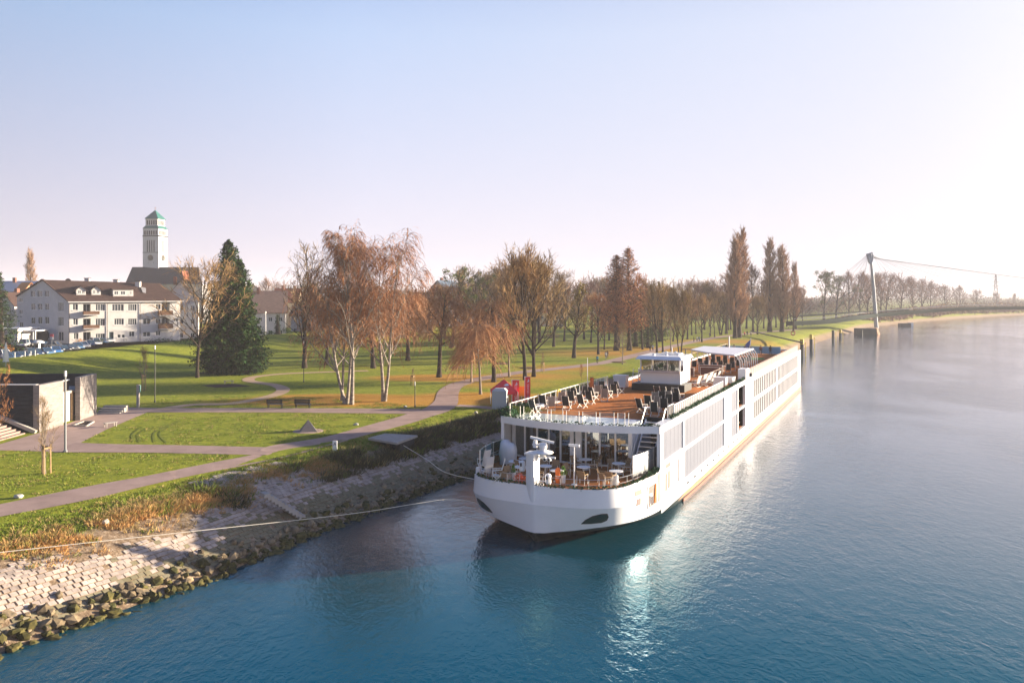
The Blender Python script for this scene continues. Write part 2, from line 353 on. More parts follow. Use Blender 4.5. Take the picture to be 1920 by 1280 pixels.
# ---------------------------------------------------------------- paths
M_path = mat('path_pale_pink', (.31,.22,.19), .9, var=.18, vscale=.6, bump=.15, bscale=14)
M_plaza = mat('plaza_paving_pink', (.35,.25,.21), .9, var=.12, vscale=.6)
M_gravel = mat('path_ochre_gravel', (.40,.28,.19), .95, var=.1, vscale=1)
PATHPX = []
def poly_path(name, px_pts, m, lift=.03, label=None):
    PATHPX.append(list(px_pts))
    P = [gnd(*p) for p in px_pts]; mb = MB(); mb.add([(p.x, p.y, p.z+lift) for p in P], [tuple(range(len(P)))[::-1]])
    return mb.obj(name, m, kind='structure')
def smooth_px(pts, n=5):
    r = resample(pts, lambda c: np.inf); out = []
    P = [np.array(p, float) for p in pts]
    for i in range(len(P)-1):
        p0 = P[max(i-1,0)]; p1 = P[i]; p2 = P[i+1]; p3 = P[min(i+2,len(P)-1)]
        for k in range(n):
            u = k/n; out.append(.5*((2*p1)+(-p0+p2)*u+(2*p0-5*p1+4*p2-p3)*u*u+(-p0+3*p1-3*p2+p3)*u**3))
    out.append(P[-1]); return out
def strip_path(name, A, B, m, lift=.03):
    """A and B: the two edges, same count, in pixels of the photograph"""
    PATHPX.append(list(A)+list(B)[::-1])
    A = smooth_px(A); B = smooth_px(B); mb = MB()
    a = [gnd(*p) for p in A]; b_ = [gnd(*p) for p in B]; n = len(a)
    mb.add([(p.x,p.y,p.z+lift) for p in a]+[(p.x,p.y,p.z+lift) for p in b_], [(i, n+i, n+i+1, i+1) for i in range(n-1)])
    return mb.obj(name, m, kind='structure')
def ribbon(name, C, width, m, lift=.03):
    C = [gnd(*p) for p in smooth_px(C, 6)]; mb = MB(); n = len(C); vs = []
    for i, p in enumerate(C):
        d = (C[min(i+1,n-1)]-C[max(i-1,0)]); d.z = 0; d.normalize(); q = Vector((-d.y, d.x, 0))*width/2
        for s_ in (-1, 1):
            v = p+q*s_; vs.append((v.x, v.y, hgt(v.x, v.y)+lift))
    mb.add(vs, [(2*i, 2*i+2, 2*i+3, 2*i+1) for i in range(n-1)]); return mb.obj(name, m, kind='structure')
strip_path('riverside_path',
  [(-90,962),(0,945.5),(80,929),(186,908),(266,894),(345,878),(410,865),(473,852.5),(503,837),(601,821),(662,805),(742,783),(769,774),(795,766),(814,752),(822,733),(848,718),(886,712)],
  [(-90,990),(0,969),(80,954),(180,934),(266,913),(345,895),(410,882),(470,871),(545,855),(633,831),(689,815),(769,794),(806,782),(843,770),(858,757),(860,738),(868,725),(890,717)], M_path)
strip_path('lawn_path', [(175,764),(330,765),(500,765),(650,765.5),(790,766.5)], [(276,773),(350,773),(500,773),(650,774.5),(775,776)], M_path, .02)
strip_path('terrace_path', [(140,830),(212,832.5),(350,835),(520,839)], [(100,848),(266,848.5),(370,850.5),(500,853)], M_path, .024)
poly_path('plaza_paving', [(-60,850),(0,844),(120,847),(266,848.5),(212,832.2),(151,830),(200,805),(276,773),(300,765),(199,763),(177,777),(78,810),(-60,850)][:-1], M_plaza, .014)
ribbon('winding_footpath', [(300,768),(360,759),(430,757),(485,748),(520,739),(531,730),(515,722),(482,717),(466,713),(476,707),(530,701),(600,698),(690,695)], 1.7, M_gravel, .035)
ribbon('park_path', [(880,714.5),(925,706),(969,699),(1009,694.5),(1089,686),(1142,678),(1200,664),(1275,646),(1341,633),(1420,624),(1500,617)], 3.0, M_path, .036)
ribbon('kiosk_apron', [(856,760),(900,763),(940,766),(985,764)], 1.6, M_plaza, .03)
M_track = mat('worn_grass', (.13,.155,.018), .95, var=.3, vscale=6)
for pts in ([(250,829),(248,815),(262,803),(274,797)],[(262,829),(258,816),(270,806)],[(290,829),(289,812),(310,800),(335,789)],[(312,829),(299,814),(312,803),(338,790)]):
    ribbon('wheel_track', pts, .13, M_track, .03)
# car park surface and road behind the crest
pk = MB(); pk.add([(-77.5,112,4.6),(-140,112,4.6),(-150,230,4.6),(-64,230,4.6),(-73,170,4.6)], [(0,4,3,2,1)]); pk.obj('car_park_road', mat('asphalt', (.07,.065,.065), .9, var=.15, vscale=1), kind='structure')
# ---------------------------------------------------------------- riverbank: setts, riprap, steps, shrubs
R = random.Random(11)
def shore_at(Yt, d):     # point at distance d inland of the shore near depth Yt
    i = int(np.abs(SHR[:, 1]-Yt).argmin()); p = SHR[i]+NRM[i]*d; return Vector((float(p[0]), float(p[1]), prof(d))), i
M_sett = mat('sett_granite', (.37,.305,.265), .9, var=.3, vscale=1.6, bump=.2, bscale=25, seed_rand=.2)
M_settm = mat('sett_granite_mossy', (.16,.14,.08), .95, col2=(.23,.20,.14), vscale=1.4, bump=.2, bscale=25, seed_rand=.15)
M_rock = mat('riprap_rock', (.07,.06,.045), .9, col2=(.27,.20,.12), vscale=1.8, bump=.35, bscale=9, seed_rand=.3)
M_rockm = mat('riprap_rock_moss', (.018,.024,.012), .95, col2=(.11,.09,.03), vscale=2.2, bump=.35, bscale=9, seed_rand=.3)
bank = thing('riverbank', None, None, kind='structure')
# arc length along the shore
seg = np.linalg.norm(np.diff(SHR, axis=0), axis=1); ARC = np.concatenate([[0], np.cumsum(seg)])
def on_shore(s, d):
    x = np.interp(s, ARC, SHR[:, 0]); y = np.interp(s, ARC, SHR[:, 1]); nx = np.interp(s, ARC, NRM[:, 0]); ny = np.interp(s, ARC, NRM[:, 1])
    return Vector((x+nx*d, y+ny*d, prof(d))), math.atan2(-nx, ny)
def arc_of_Y(Yt): return float(np.interp(Yt, SHR[:, 1], ARC))
sett = MB(); sett.box((0,0,0), (.375,.262,.16), None, tap=.93); sett_me = sett.mesh('sett', M_sett)
sett_mm = sett.mesh('sett_mossy', M_settm)
cells = []
s0, s1 = arc_of_Y(33), arc_of_Y(99)
rows = [(.95+.37*k) for k in range(13)]
s = s0
while s < s1:
    p_, a_ = on_shore(s, 0); Yc = p_.y
    # paved height: normal bank, plus the wide patch beside the steps
    top = 4.2 + .7*math.sin(s*.35)+.4*math.sin(s*1.1)
    if 50.5 < Yc < 57.5: top = 8.6
    elif Yc > 60: top = 4.0
    for k in range(34):
        d = .95+.272*k
        if d > top+R.uniform(-.35,.35): break
        if R.random() < .03: continue
        cells.append((s+(.19 if k % 2 else 0)+R.uniform(-.03,.03), d+R.uniform(-.012,.012)))
    s += .385
cells.sort(key=lambda c: on_shore(*c)[0].y)
far = MB()
slope = lambda d: (prof(d+.1)-prof(d-.1))/.2
for i, (s, d) in enumerate(cells):
    p, a = on_shore(s, d)
    z = p.z-.045+R.uniform(-.012,.012)
    if i < 300:
        o = link('paving_stone', sett_mm if d < 1.6 else sett_me, bank, (p.x, p.y, z)); o.rotation_euler = (math.atan(slope(d)), 0, a+R.uniform(-.1,.1)); o.scale = (R.uniform(.82,1.03), R.uniform(.85,1.03), 1)
    else:
        k = len(far.v); mx_ = Matrix.Translation(p+Vector((0,0,-.045+R.uniform(-.012,.012)))) @ Matrix.Rotation(a+R.uniform(-.12,.12), 4, 'Z') @ Matrix.Rotation(math.atan(slope(d)), 4, 'X')
        far.add([mx_ @ Vector(v) for v in sett.v], sett.f[1:], M_settm if d < (2.0 if p.y < 48 else 2.7)+R.uniform(-.3,.3) or R.random() < .07 else M_sett)
far.obj('paving_stones', None, bank, kind='stuff')
# riprap
def rock_mesh(seed, m):
    r = random.Random(seed); mb = MB(); ph = (1+5**.5)/2
    V = [(-1,ph,0),(1,ph,0),(-1,-ph,0),(1,-ph,0),(0,-1,ph),(0,1,ph),(0,-1,-ph),(0,1,-ph),(ph,0,-1),(ph,0,1),(-ph,0,-1),(-ph,0,1)]
    Fc = [(0,11,5),(0,5,1),(0,1,7),(0,7,10),(0,10,11),(1,5,9),(5,11,4),(11,10,2),(10,7,6),(7,1,8),(3,9,4),(3,4,2),(3,2,6),(3,6,8),(3,8,9),(4,9,5),(2,4,11),(6,2,10),(8,6,7),(9,8,1)]
    sx, sy, sz = r.uniform(.7,1.2), r.uniform(.6,1), r.uniform(.45,.8)
    mb.add([(x/1.9*sx*r.uniform(.7,1.25), y/1.9*sy*r.uniform(.7,1.25), z/1.9*sz*r.uniform(.7,1.25)) for x, y, z in V], Fc, m); return mb
rocks = [(rock_mesh(k, M_rock), rock_mesh(k, M_rockm)) for k in range(8)]
rmes = [(a.mesh('stone', M_rock), b_.mesh('stone_mossy', M_rockm)) for a, b_ in rocks]
pl = []
s = arc_of_Y(30)
while s < arc_of_Y(140):
    p_, _ = on_shore(s, 0); Yc = p_.y
    n = 5 if Yc < 48 else 6
    for k in range(n):
        pl.append((s+R.uniform(-.2,.2), R.uniform(-.6,1.25), R.choice((.16,.2,.24,.28,.36))*R.uniform(.85,1.15)))
    if R.random() < (.7 if math.sin(s*.5) > 0 and Yc < 48 else (.12 if Yc < 52 else .5)): pl.append((s, R.uniform(1.1,2.1), R.uniform(.16,.36)))
    if Yc < 33.5 and R.random() < .6: pl.append((s, R.uniform(1.0,3.2), R.uniform(.16,.36)))
    s += .34
pl.sort(key=lambda q: on_shore(q[0], q[1])[0].y)
pl = [q for q in pl if on_shore(q[0], q[1])[0].y > 31]
far = MB()
for i, (s, d, sz) in enumerate(pl):
    p, a = on_shore(s, d); k = R.randrange(8); mossy = d < .35 or R.random() < .3
    rot = (R.uniform(-.5,.5), R.uniform(-.5,.5), R.uniform(0,6.28)); q = p+Vector((0,0,sz*.28))
    if i < 300:
        o = link('stone', rmes[k][1 if mossy else 0], bank, q); o.rotation_euler = rot; o.scale = (sz,)*3
    else:
        from mathutils import Euler
        mx_ = Matrix.Translation(q) @ Euler(rot).to_matrix().to_4x4() @ Matrix.Scale(sz, 4)
        far.add([mx_ @ Vector(v) for v in rocks[k][0].v], rocks[k][0].f, M_rockm if mossy else M_rock)
far.obj('stones', None, bank, kind='stuff')
# stone steps down the bank
stp = thing('bank_steps', 'flight of worn stone steps running down the paved river bank', 'steps', (0,0,0))
A, B = pw(497,925,2.6), pw(562,965,.9)
dirn = (B-A); 
for k in range(11):
    c = A+dirn*(k/10); mb = MB(); mb.box((c.x, c.y, c.z-.05), (.95,.42,.22), None, rz=math.atan2(dirn.y, dirn.x)+math.pi/2, tap=.96)
    mb.obj('step', M_conc, stp)
# mooring slab with the box under it
sl = thing('mooring_platform', 'flat concrete mooring slab on the bank, a rope tied to its edge', 'platform', (0,0,0))
zs = 3.15
P4 = [pw(690,820.5,zs), pw(722,812,zs), pw(783,815.5,zs), pw(744,829.5,zs)]
mb = MB(); mb.prism([(p.x,p.y) for p in P4][::-1], zs-.18, zs, M_conc); mb.obj('slab', None, sl)
c = sum(P4, Vector())/4; mb = MB()
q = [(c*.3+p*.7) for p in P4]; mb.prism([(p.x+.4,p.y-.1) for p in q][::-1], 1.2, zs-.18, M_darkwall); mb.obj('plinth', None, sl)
# shrubs and dry grass tufts on the upper bank
def tufts(name, spots, mats, label=None, cat=None, seed=1, kind=None, blades=26, hh=(.3,.7), wd=.035, spread=.35):
    r = random.Random(seed); V = []; Fq = []; MI = []
    for (x, y, z, sc, mi) in spots:
        for _ in range(blades):
            a = r.uniform(0, 6.283); rr = spread*sc*math.sqrt(r.random()); bx, by = x+rr*math.cos(a), y+rr*math.sin(a)
            h_ = r.uniform(*hh)*sc*(1-.4*rr/(spread*sc)); lean = r.uniform(.2,1.5); b2 = r.uniform(0,6.283); w_ = wd*r.uniform(.7,1.6)
            o = len(V); V += [(bx-w_*math.sin(b2), by+w_*math.cos(b2), z-.03), (bx+w_*math.sin(b2), by-w_*math.cos(b2), z-.03),
                              (bx+math.cos(a)*lean*h_, by+math.sin(a)*lean*h_, z+h_)]
            Fq.append((o, o+1, o+2)); MI.append(mi)
    me = bpy.data.meshes.new(name); me.from_pydata(V, [], Fq)
    for m_ in mats: me.materials.append(m_)
    me.polygons.foreach_set('material_index', MI); me.update()
    return link(name, me, None, label=label, cat=cat, kind=kind)
M_dry = mat('dry_grass_orange', (.46,.22,.07), .95, col2=(.60,.38,.16), vscale=2)
M_dry2 = mat('dry_grass_straw', (.42,.33,.14), .95, col2=(.26,.15,.06), vscale=2)
M_scrub = mat('scrub_dark', (.050,.06,.028), .95, col2=(.12,.10,.05), vscale=1.2)
M_turf = mat('turf_blade', (.10,.16,.018), .95, col2=(.22,.25,.035), vscale=2)
spots = []
s = arc_of_Y(28)
while s < arc_of_Y(60):
    p_, _ = on_shore(s, 0)
    for k in range(7):
        d = R.gauss(6.0, .9)+.35*math.sin(s*.5); w_ = R.random()
        p, _ = on_shore(s+R.uniform(-.2,.2), d); nzv = noise.noise(Vector((p.x*.35, p.y*.35, 3)))
        if d < 3.6 or nzv < -.28: continue
        spots.append((p.x, p.y, p.z, R.uniform(.7,1.5)*(1.25 if 46 < p.y < 52 else 1), 0 if (w_ < .55 and d < 7) else (1 if w_ < .85 else 3)))
    s += .22
tufts('dry_grass', spots, [M_dry, M_dry2, M_scrub, M_turf], kind='stuff', seed=3, blades=44, hh=(.08,.30), spread=.34, wd=.02)
spots = []
s = arc_of_Y(50)
while s < arc_of_Y(112):
    for k in range(8):
        d = R.uniform(3.7, 7.0); p, _ = on_shore(s+R.uniform(-.2,.2), d)
        if 50.2 < p.y < 59 and d < 8.6 and on_shore(s,0)[0].y > 50.6 and on_shore(s,0)[0].y < 57.2: continue
        if noise.noise(Vector((p.x*.3, p.y*.3, 9))) < -.25: continue
        spots.append((p.x, p.y, p.z, R.uniform(.9,2.0), 0 if R.random() < .78 else (1 if R.random() < .4 else 2)))
    s += .26
tufts('bank_scrub', spots, [M_scrub, M_dry2, M_turf], kind='stuff', seed=4, blades=34, hh=(.18,.5), spread=.42, wd=.03)
# grass blades on the near lawn edge for relief
spots = []
for k in range(5200):
    s = R.uniform(arc_of_Y(27), arc_of_Y(75)); d = 6+abs(R.gauss(0, 5)); p, _ = on_shore(s, d); p.z = hgt(p.x, p.y, d)
    if d > 9.2: continue
    spots.append((p.x, p.y, p.z, R.uniform(.5,1.0), 0 if R.random() < .8 else 1))
tufts('lawn_edge_grass', spots, [M_turf, M_dry2], kind='stuff', seed=5, blades=14, hh=(.08,.24), spread=.35, wd=.03)

# grass tufts over the near lawns
def in_path(x, y, z):
    px, py = 960+x*F/y, HOR+(H-z)*F/y
    for P_ in PATHPX:
        c = False; j = len(P_)-1
        for i in range(len(P_)):
            (xi, yi), (xj, yj) = P_[i], P_[j]
            if (yi > py) != (yj > py) and px < (xj-xi)*(py-yi)/(yj-yi)+xi: c = not c
            j = i
        if c: return True
    return False
spots = []
for k in range(30000):
    s = R.uniform(arc_of_Y(30), arc_of_Y(84)); d = R.uniform(8.5, 52); p, _ = on_shore(s, d)
    if p.y < 36 or p.y > 100 or abs(p.x/p.y) > .66: continue
    if -66 < p.x < -41.5 and p.y > 60: continue
    z = hgt(p.x, p.y, d)
    if in_path(p.x, p.y, z) or in_path(p.x, p.y-.25, z): continue
    if noise.noise(Vector((p.x*.5, p.y*.5, 1.7))) < -.05: continue
    spots.append((p.x, p.y, z, R.uniform(.6,1.1), 0 if R.random() < .85 else 1))
tufts('lawn_grass', spots, [M_turf, M_dry2], kind='stuff', seed=6, blades=9, hh=(.05,.13), spread=.30, wd=.028)
# ---------------------------------------------------------------- the river cruise ship
SA = math.radians(-25.03); SO = Vector((1.35, 50.45, 0))
def S2W(t, s, z): return SO+Vector((t*math.cos(SA)-s*math.sin(SA), t*math.sin(SA)+s*math.cos(SA), z))
def W2S(p):
    d = Vector(p)-SO; return Vector((d.x*math.cos(SA)+d.y*math.sin(SA), -d.x*math.sin(SA)+d.y*math.cos(SA), p[2]))
ship = thing('river_cruise_ship', 'long white river cruise ship moored bow first along the grassy bank', 'ship', SO, SA)
HB = 5.85; LEN = 94.6
def outline(half):
    return [(-t, s) for s, t in half[::-1] if t > 0]+[(t, s) for s, t in half]
rim = [(0,0),(.01,.6),(.03,1.2),(.12,2.4),(.38,3.5),(1.0,4.5),(2.1,5.15),(3.7,5.55),(6,5.78),(8.5,5.85),(14,5.85),(LEN,5.85)]
knk = [(-.22,0),(-.16,.6),(-.1,1.2),(.05,2.4),(.35,3.55),(1.0,4.6),(2.1,5.25),(3.7,5.62),(6,5.82),(8.5,5.87),(14,5.87),(LEN,5.87)]
wbt = [(-.02,0),(.12,.6),(.32,1.2),(.62,2.35),(1.0,3.4),(1.6,4.4),(2.5,5.1),(3.9,5.55),(6,5.8),(8.5,5.87),(14,5.87),(LEN,5.87)]
wl0 = [(.12,0),(.9,.55),(2.0,1.15),(3.4,2.2),(5.0,3.2),(6.6,4.1),(8.4,4.85),(10.4,5.35),(13,5.65),(16,5.8),(20,5.85),(LEN,5.85)]
wlb = [(.5,0),(1.8,.5),(3.4,1.0),(5,1.9),(6.6,2.9),(8.4,3.8),(10,4.5),(12,5.0),(15,5.4),(18,5.6),(22,5.7),(LEN,5.7)]
z_w = [.60,.62,.70,.86,1.02,1.14,1.18,1.12,.98,.86,.72,.62]
def lev(half, z):
    zz = z if isinstance(z, list) else [z]*len(half)
    pts = [(-t, s, q) for (s, t), q in list(zip(half, zz))[::-1] if t > 0]+[(t, s, q) for (s, t), q in zip(half, zz)]
    return pts
def loft(mb, a, b_, m):
    n = len(a); mb.add(a+b_, [(i, i+1, n+i+1, n+i) for i in range(n-1)], m)
def dens(half, k=4):   # smooth + densify
    P = [np.array(p, float) for p in half]; out = []
    for i in range(len(P)-1):
        p0 = P[max(i-1,0)]; p1 = P[i]; p2 = P[i+1]; p3 = P[min(i+2,len(P)-1)]
        if i >= len(P)-3 or i == 0:
            out += [tuple(p1+(p2-p1)*j/k) for j in range(k)]; continue
        for j in range(k):
            u = j/k; out.append(tuple(.5*((2*p1)+(-p0+p2)*u+(2*p0-5*p1+4*p2-p3)*u*u+(-p0+3*p1-3*p2+p3)*u**3)))
    out.append(tuple(P[-1])); return out
rimd, knkd, wbtd, wl0d, wlbd = map(dens, (rim, knk, wbt, wl0, wlb))
zwd = [q[0] for q in dens([(z, 0) for z in z_w])]
_cut = next(i for i, p in enumerate(rimd) if p[0] >= 8.4)+1
clip = lambda Lh: Lh[:_cut]
hull = MB()
rimd_, knkd_, wbtd_, zwd_ = clip(rimd), clip(knkd), clip(wbtd), zwd[:_cut]
loft(hull, lev(wbtd_, zwd_), lev(knkd_, 2.36), M_white)
loft(hull, lev(knkd_, 2.36), lev(rimd_, 3.47), M_white)
ri = [(s+.10, max(0, t-.12)) for s, t in rimd]; ri[0] = (.1, 0)
loft(hull, lev(rimd_, 3.47), lev(clip(ri), 3.47), M_white); loft(hull, lev(clip(ri), 3.47), lev(clip(ri), 3.25), M_white)
mb = MB(); mb.quad((-HB,LEN,6.3),(HB,LEN,6.3),(HB,LEN,-1),(-HB,LEN,-1), M_white); mb.obj('transom', None, ship)
ho = hull.obj('hull', None, ship, smooth=False)
for p in ho.data.polygons: p.use_smooth = True
mb = MB(); loft(mb, lev(wlbd, -1.2), lev(wl0d, 0), M_hullblk)
l3 = [((a[0]*.35+b_[0]*.65), (a[1]*.35+b_[1]*.65)) for a, b_ in zip(wl0d, wbtd)]
loft(mb, lev(wl0d, 0), lev(l3, [z*.62 for z in zwd]), M_hullblk); loft(mb, lev(l3, [z*.62 for z in zwd]), lev(wbtd, zwd), M_hullblk)
u = mb.obj('underwater_hull', None, ship, smooth=True)
# rubbing strakes: gold band and red line above the water, from the shoulder aft
def band(name, s0, s1, z0, z1, out, m, side=1):
    mb = MB(); n = 16
    for k in range(n):
        a = s0+(s1-s0)*k/n; b_ = s0+(s1-s0)*(k+1)/n
        def tt(s): return float(np.interp(s, [q[0] for q in wl0d], [q[1] for q in wl0d]))*.5+.5*HB
        ta, tb = tt(a)+out, tt(b_)+out
        vs_ = [(side*(ta-.3),a,z0),(side*ta,a,z0),(side*ta,a,z1),(side*(ta-.3),a,z1),(side*(tb-.3),b_,z0),(side*tb,b_,z0),(side*tb,b_,z1),(side*(tb-.3),b_,z1)]
        mb.add(vs_, [(0,1,5,4),(1,2,6,5),(2,3,7,6)]+([(0,3,2,1)] if k == 0 else [])+([(4,5,6,7)] if k == n-1 else []), m)
    return mb.obj(name, None, ship)
band('rubbing_strake', 12.5, LEN, .34, .60, .10, M_gold); band('rubbing_strake', 12.5, LEN, .34, .60, .10, M_gold, -1)
band('strake_shadow_gap', 13, LEN, .2, .34, .04, M_hullblk); band('boot_stripe', 14, LEN, -.3, .2, .09, mat('boot_orange', (.20,.05,.015), .5))
# side walls with real openings
def wall_grid(mb, u0, u1, v0, v1, holes, P, m, depth, mrev=None):
    """flat wall through P(u,v,out) with rectangular openings and reveals"""
    us = sorted({u0, u1, *[h[0] for h in holes], *[h[1] for h in holes]}); vv = sorted({v0, v1, *[h[2] for h in holes], *[h[3] for h in holes]})
    for i in range(len(us)-1):
        for j in range(len(vv)-1):
            cu, cv = (us[i]+us[i+1])/2, (vv[j]+vv[j+1])/2
            if any(h[0] < cu < h[1] and h[2] < cv < h[3] for h in holes): continue
            mb.quad(P(us[i],vv[j],0), P(us[i+1],vv[j],0), P(us[i+1],vv[j+1],0), P(us[i],vv[j+1],0), m)
    for a, b_, c, d in holes:
        k = -depth; mr_ = mrev or m
        mb.quad(P(a,c,0),P(b_,c,0),P(b_,c,k),P(a,c,k),mr_); mb.quad(P(a,d,k),P(b_,d,k),P(b_,d,0),P(a,d,0),mr_)
        mb.quad(P(a,c,k),P(a,d,k),P(a,d,0),P(a,c,0),mr_); mb.quad(P(b_,c,0),P(b_,d,0),P(b_,d,k),P(b_,c,k),mr_)
M_screen = mat('pale_screen_glass', (.108,.115,.150), .35, spec=.9, var=.10, vscale=.5, stretch=(1,8,.2), obj=True)
M_frame = mat('window_frame_bronze', (.11,.07,.055), .5); M_mull = mat('screen_mullion', (.14,.145,.18), .4)
M_curt = mat('curtain_pale', (.24,.18,.165), .9, var=.2, vscale=1.5, stretch=(1,5,.3), obj=True)
M_curt2 = mat('curtain_cream', (.27,.225,.215), .9, var=.15, vscale=1.5, stretch=(1,6,.3), obj=True)
M_gdk = mat('window_glass_dark', (.07,.055,.05), .15, spec=.5)
big_ = [(8.15,13.9,3.95,5.92),(14.35,29.7,3.86,5.92),(14.35,29.6,1.55,3.62),(33.3,36.6,3.95,5.92),(33.3,36.6,1.6,3.62),(37.0,41.2,3.9,5.98),(37.0,41.2,1.7,3.68)]
cab = []
s = 46.8
while s < 64.6: cab.append(s); s += 1.42
s = 66.4
while s < 89.5: cab.append(s); s += 1.42
cabw = [(s, s+1.12, z0, z1) for s in cab for z0, z1 in ((3.95,5.85),(1.62,3.5))]
ports = [(15+2.35*k, 15.75+2.35*k, .98, 1.18) for k in range(31)]
small = [(12.3,12.75,1.75,3.35)]
P = lambda u, v, o: (HB+.02+o, u, v)
mb = MB(); wall_grid(mb, 7.75, LEN, .60, 6.4, big_+cabw+ports+small, P, M_white, .28); mb.obj('side_wall', None, ship)
mb = MB(); mb.quad((-HB-.02,LEN,.6),(-HB-.02,7.75,.6),(-HB-.02,7.75,6.4),(-HB-.02,LEN,6.4), M_white); mb.obj('side_wall', None, ship)
# shoulder fairing that sweeps the wall down onto the bow rim
for sd_ in (1, -1):
    mb = MB()
    for k in range(8):
        a = k/8; b_ = (k+1)/8; f = lambda q: 3.45+2.95*(1-(1-q)**.35) if q < 1 else 6.4
        s_a, s_b = 6.9+.85*a, 6.9+.85*b_
        f = lambda q: 3.45+.9*q**3
        mb.add([(sd_*5.80,s_a,3.4),(sd_*5.80,s_b,3.4),(sd_*5.80,s_b,f(b_)),(sd_*5.80,s_a,f(a)),(sd_*5.87,s_a,3.4),(sd_*5.87,s_b,3.4),(sd_*5.87,s_b,f(b_)),(sd_*5.87,s_a,f(a))], [(0,1,2,3),(4,5,6,7),(3,2,6,7)], M_white)
    mb.bx(sd_*5.62, sd_*5.86, 7.5, 7.76, 3.3, 6.4, M_white); mb.obj('shoulder_post', None, ship)
def pane_obj(name, h, m, parent, nmull=0, mfr=None, deep=.2, fr=.05):
    a, b_, c, d = h; w_ = b_-a; hh_ = d-c; mb = MB()
    mb.bx(HB-deep-.02, HB-deep+.02, a+.004, b_-.004, c+.01, d-.01, m)
    o = mb.obj(name, None, parent)
    if mfr:
        fb = MB(); x0, x1 = HB-deep-.04, HB-deep+.026
        fb.bx(x0,x1,a,b_,c,c+fr,mfr); fb.bx(x0,x1,a,b_,d-fr,d,mfr); fb.bx(x0,x1,a,a+fr,c,d,mfr); fb.bx(x0,x1,b_-fr,b_,c,d,mfr)
        for k in range(1, nmull+1):
            y = a+w_*k/(nmull+1); fb.bx(x0,x1,y-.025,y+.025,c,d,mfr)
        fb.obj('frame', None, o)
    return o
for h, n in zip(big_[:5], (4,12,12,2,2)):
    a, b_, c, d = h; n += 1; wpx = (b_-a)/n
    for k in range(n): pane_obj('window_pane', (a+wpx*k, a+wpx*(k+1), c, d), M_screen, ship, 0, M_mull, .10, .014)
# stair landing recess: plank slats behind two openings
for a, b_, c, d in big_[5:]:
    mb = MB(); mb.bx(HB-1.6, HB-1.5, a, b_, c, d, M_teak2); mb.bx(HB-1.5, HB-.3, a, b_, c-.05, c, M_teak); mb.obj('landing', None, ship)
    for k in range(6):
        mb = MB(); z = c+.35+k*(d-c-.4)/6; mb.bx(HB-.9-.1*k, HB-.5-.1*k, a+.2, b_-.2, z, z+.06, M_wood); mb.obj('stair_tread', None, ship)
# cabin windows: frame, pane and half drawn curtain
def cabin_mesh(c, d, v):
    mb = MB(); w_ = 1.12; fr = .045; x0, x1 = -.24, -.10
    mb.bx(x0,x1,0,w_,c,c+fr,M_frame); mb.bx(x0,x1,0,w_,d-fr,d,M_frame); mb.bx(x0,x1,0,fr,c,d,M_frame); mb.bx(x0,x1,w_-fr,w_,c,d,M_frame)
    return mb.mesh('window', None)
def cabin_pane(c, d, v):
    mb = MB(); w_ = 1.12; k = (.6,.75,1.0,.7)[v]; mb.bx(-.22,-.18,.06,.06+(w_-.12)*k,c+.06,d-.06,M_curt2)
    if k < 1: mb.bx(-.22,-.18,.06+(w_-.12)*k,w_-.06,c+.06,d-.06,M_gdk)
    return mb.mesh('glass', None)
CM = {(z0, v): (cabin_mesh(z0, z1, v), cabin_pane(z0, z1, v)) for z0, z1 in ((3.95,5.85),(1.62,3.5)) for v in range(4)}
R = random.Random(5)
for s in cab:
    for z0 in (3.95, 1.62):
        f, g_ = CM[(z0, R.randrange(4))]; o = link('window', f, ship, (HB, s, 0)); link('glass', g_, o)
pm = MB(); pm.bx(-.2,-.14,0,.75,.98,1.18,M_gdk); pme = pm.mesh('porthole')
for a, b_, c, d in ports: link('porthole', pme, ship, (HB, a, 0))
mb = MB(); mb.bx(HB-.2,HB-.1,12.3,12.75,1.75,3.35,M_curt); mb.obj('slit_window', None, ship)
# French balcony rails (thin bands) and mid belt
mb = MB()
for z in (3.74,): mb.bx(HB+.02, HB+.09, 42.5, 90, z-.05, z+.05, M_white)
mb.obj('belt_rail', None, ship)
# fittings on the curved shoulder
def on_hull(s, z, out=.0):
    k = max(0, min(1, (z-2.36)/(3.47-2.36))) if z > 2.36 else 0
    f = lambda H_: float(np.interp(s, [q[0] for q in H_], [q[1] for q in H_]))
    t = f(knkd)*(1-k)+f(rimd)*k if z > 2.36 else f(wbtd)+(f(knkd)-f(wbtd))*max(0,(z-1))/1.36
    return t+out
def hull_plate(name, s0, s1, z0, z1, m, mf=None, out=.03):
    mb = MB(); q = [(on_hull(s,z,out),s,z) for s,z in ((s0,z0),(s1,z0),(s1,z1),(s0,z1))]; r_ = [(x-.1,y,z) for x,y,z in q]
    mb.add(q+r_, [(0,1,2,3),(0,4,5,1),(1,5,6,2),(2,6,7,3),(3,7,4,0)], m); o = mb.obj(name, None, ship)
    if mf:
        mb = MB(); 
        for a, b_ in ((0,1),(1,2),(2,3),(3,0)): mb.bar(q[a], q[b_], .07, .07, mf)
        mb.obj('frame', None, o)
    return o
hull_plate('hatch_opening', 4.9, 6.5, 1.55, 2.95, M_frame, M_white); 
mb = MB(); mb.tube([(on_hull(5.3,1.7,.06),5.2,1.7),(on_hull(5.3,2.2,.06),5.2,2.25),(on_hull(5.6,2.2,.06),5.6,2.25),(on_hull(5.6,1.7,.06),5.6,1.7)], .035, 5, M_white); mb.obj('hatch_rail', None, ship)
mb = MB(); mb.bar((on_hull(6.0,1.7,.05),6.1,1.7),(on_hull(6.2,2.8,.05),6.35,2.85),.28,.05,M_teak); mb.obj('hatch_ladder', None, ship)
hull_plate('access_door', 6.95, 7.55, 1.55, 3.35, mat('door_taupe', (.22,.165,.155), .5))
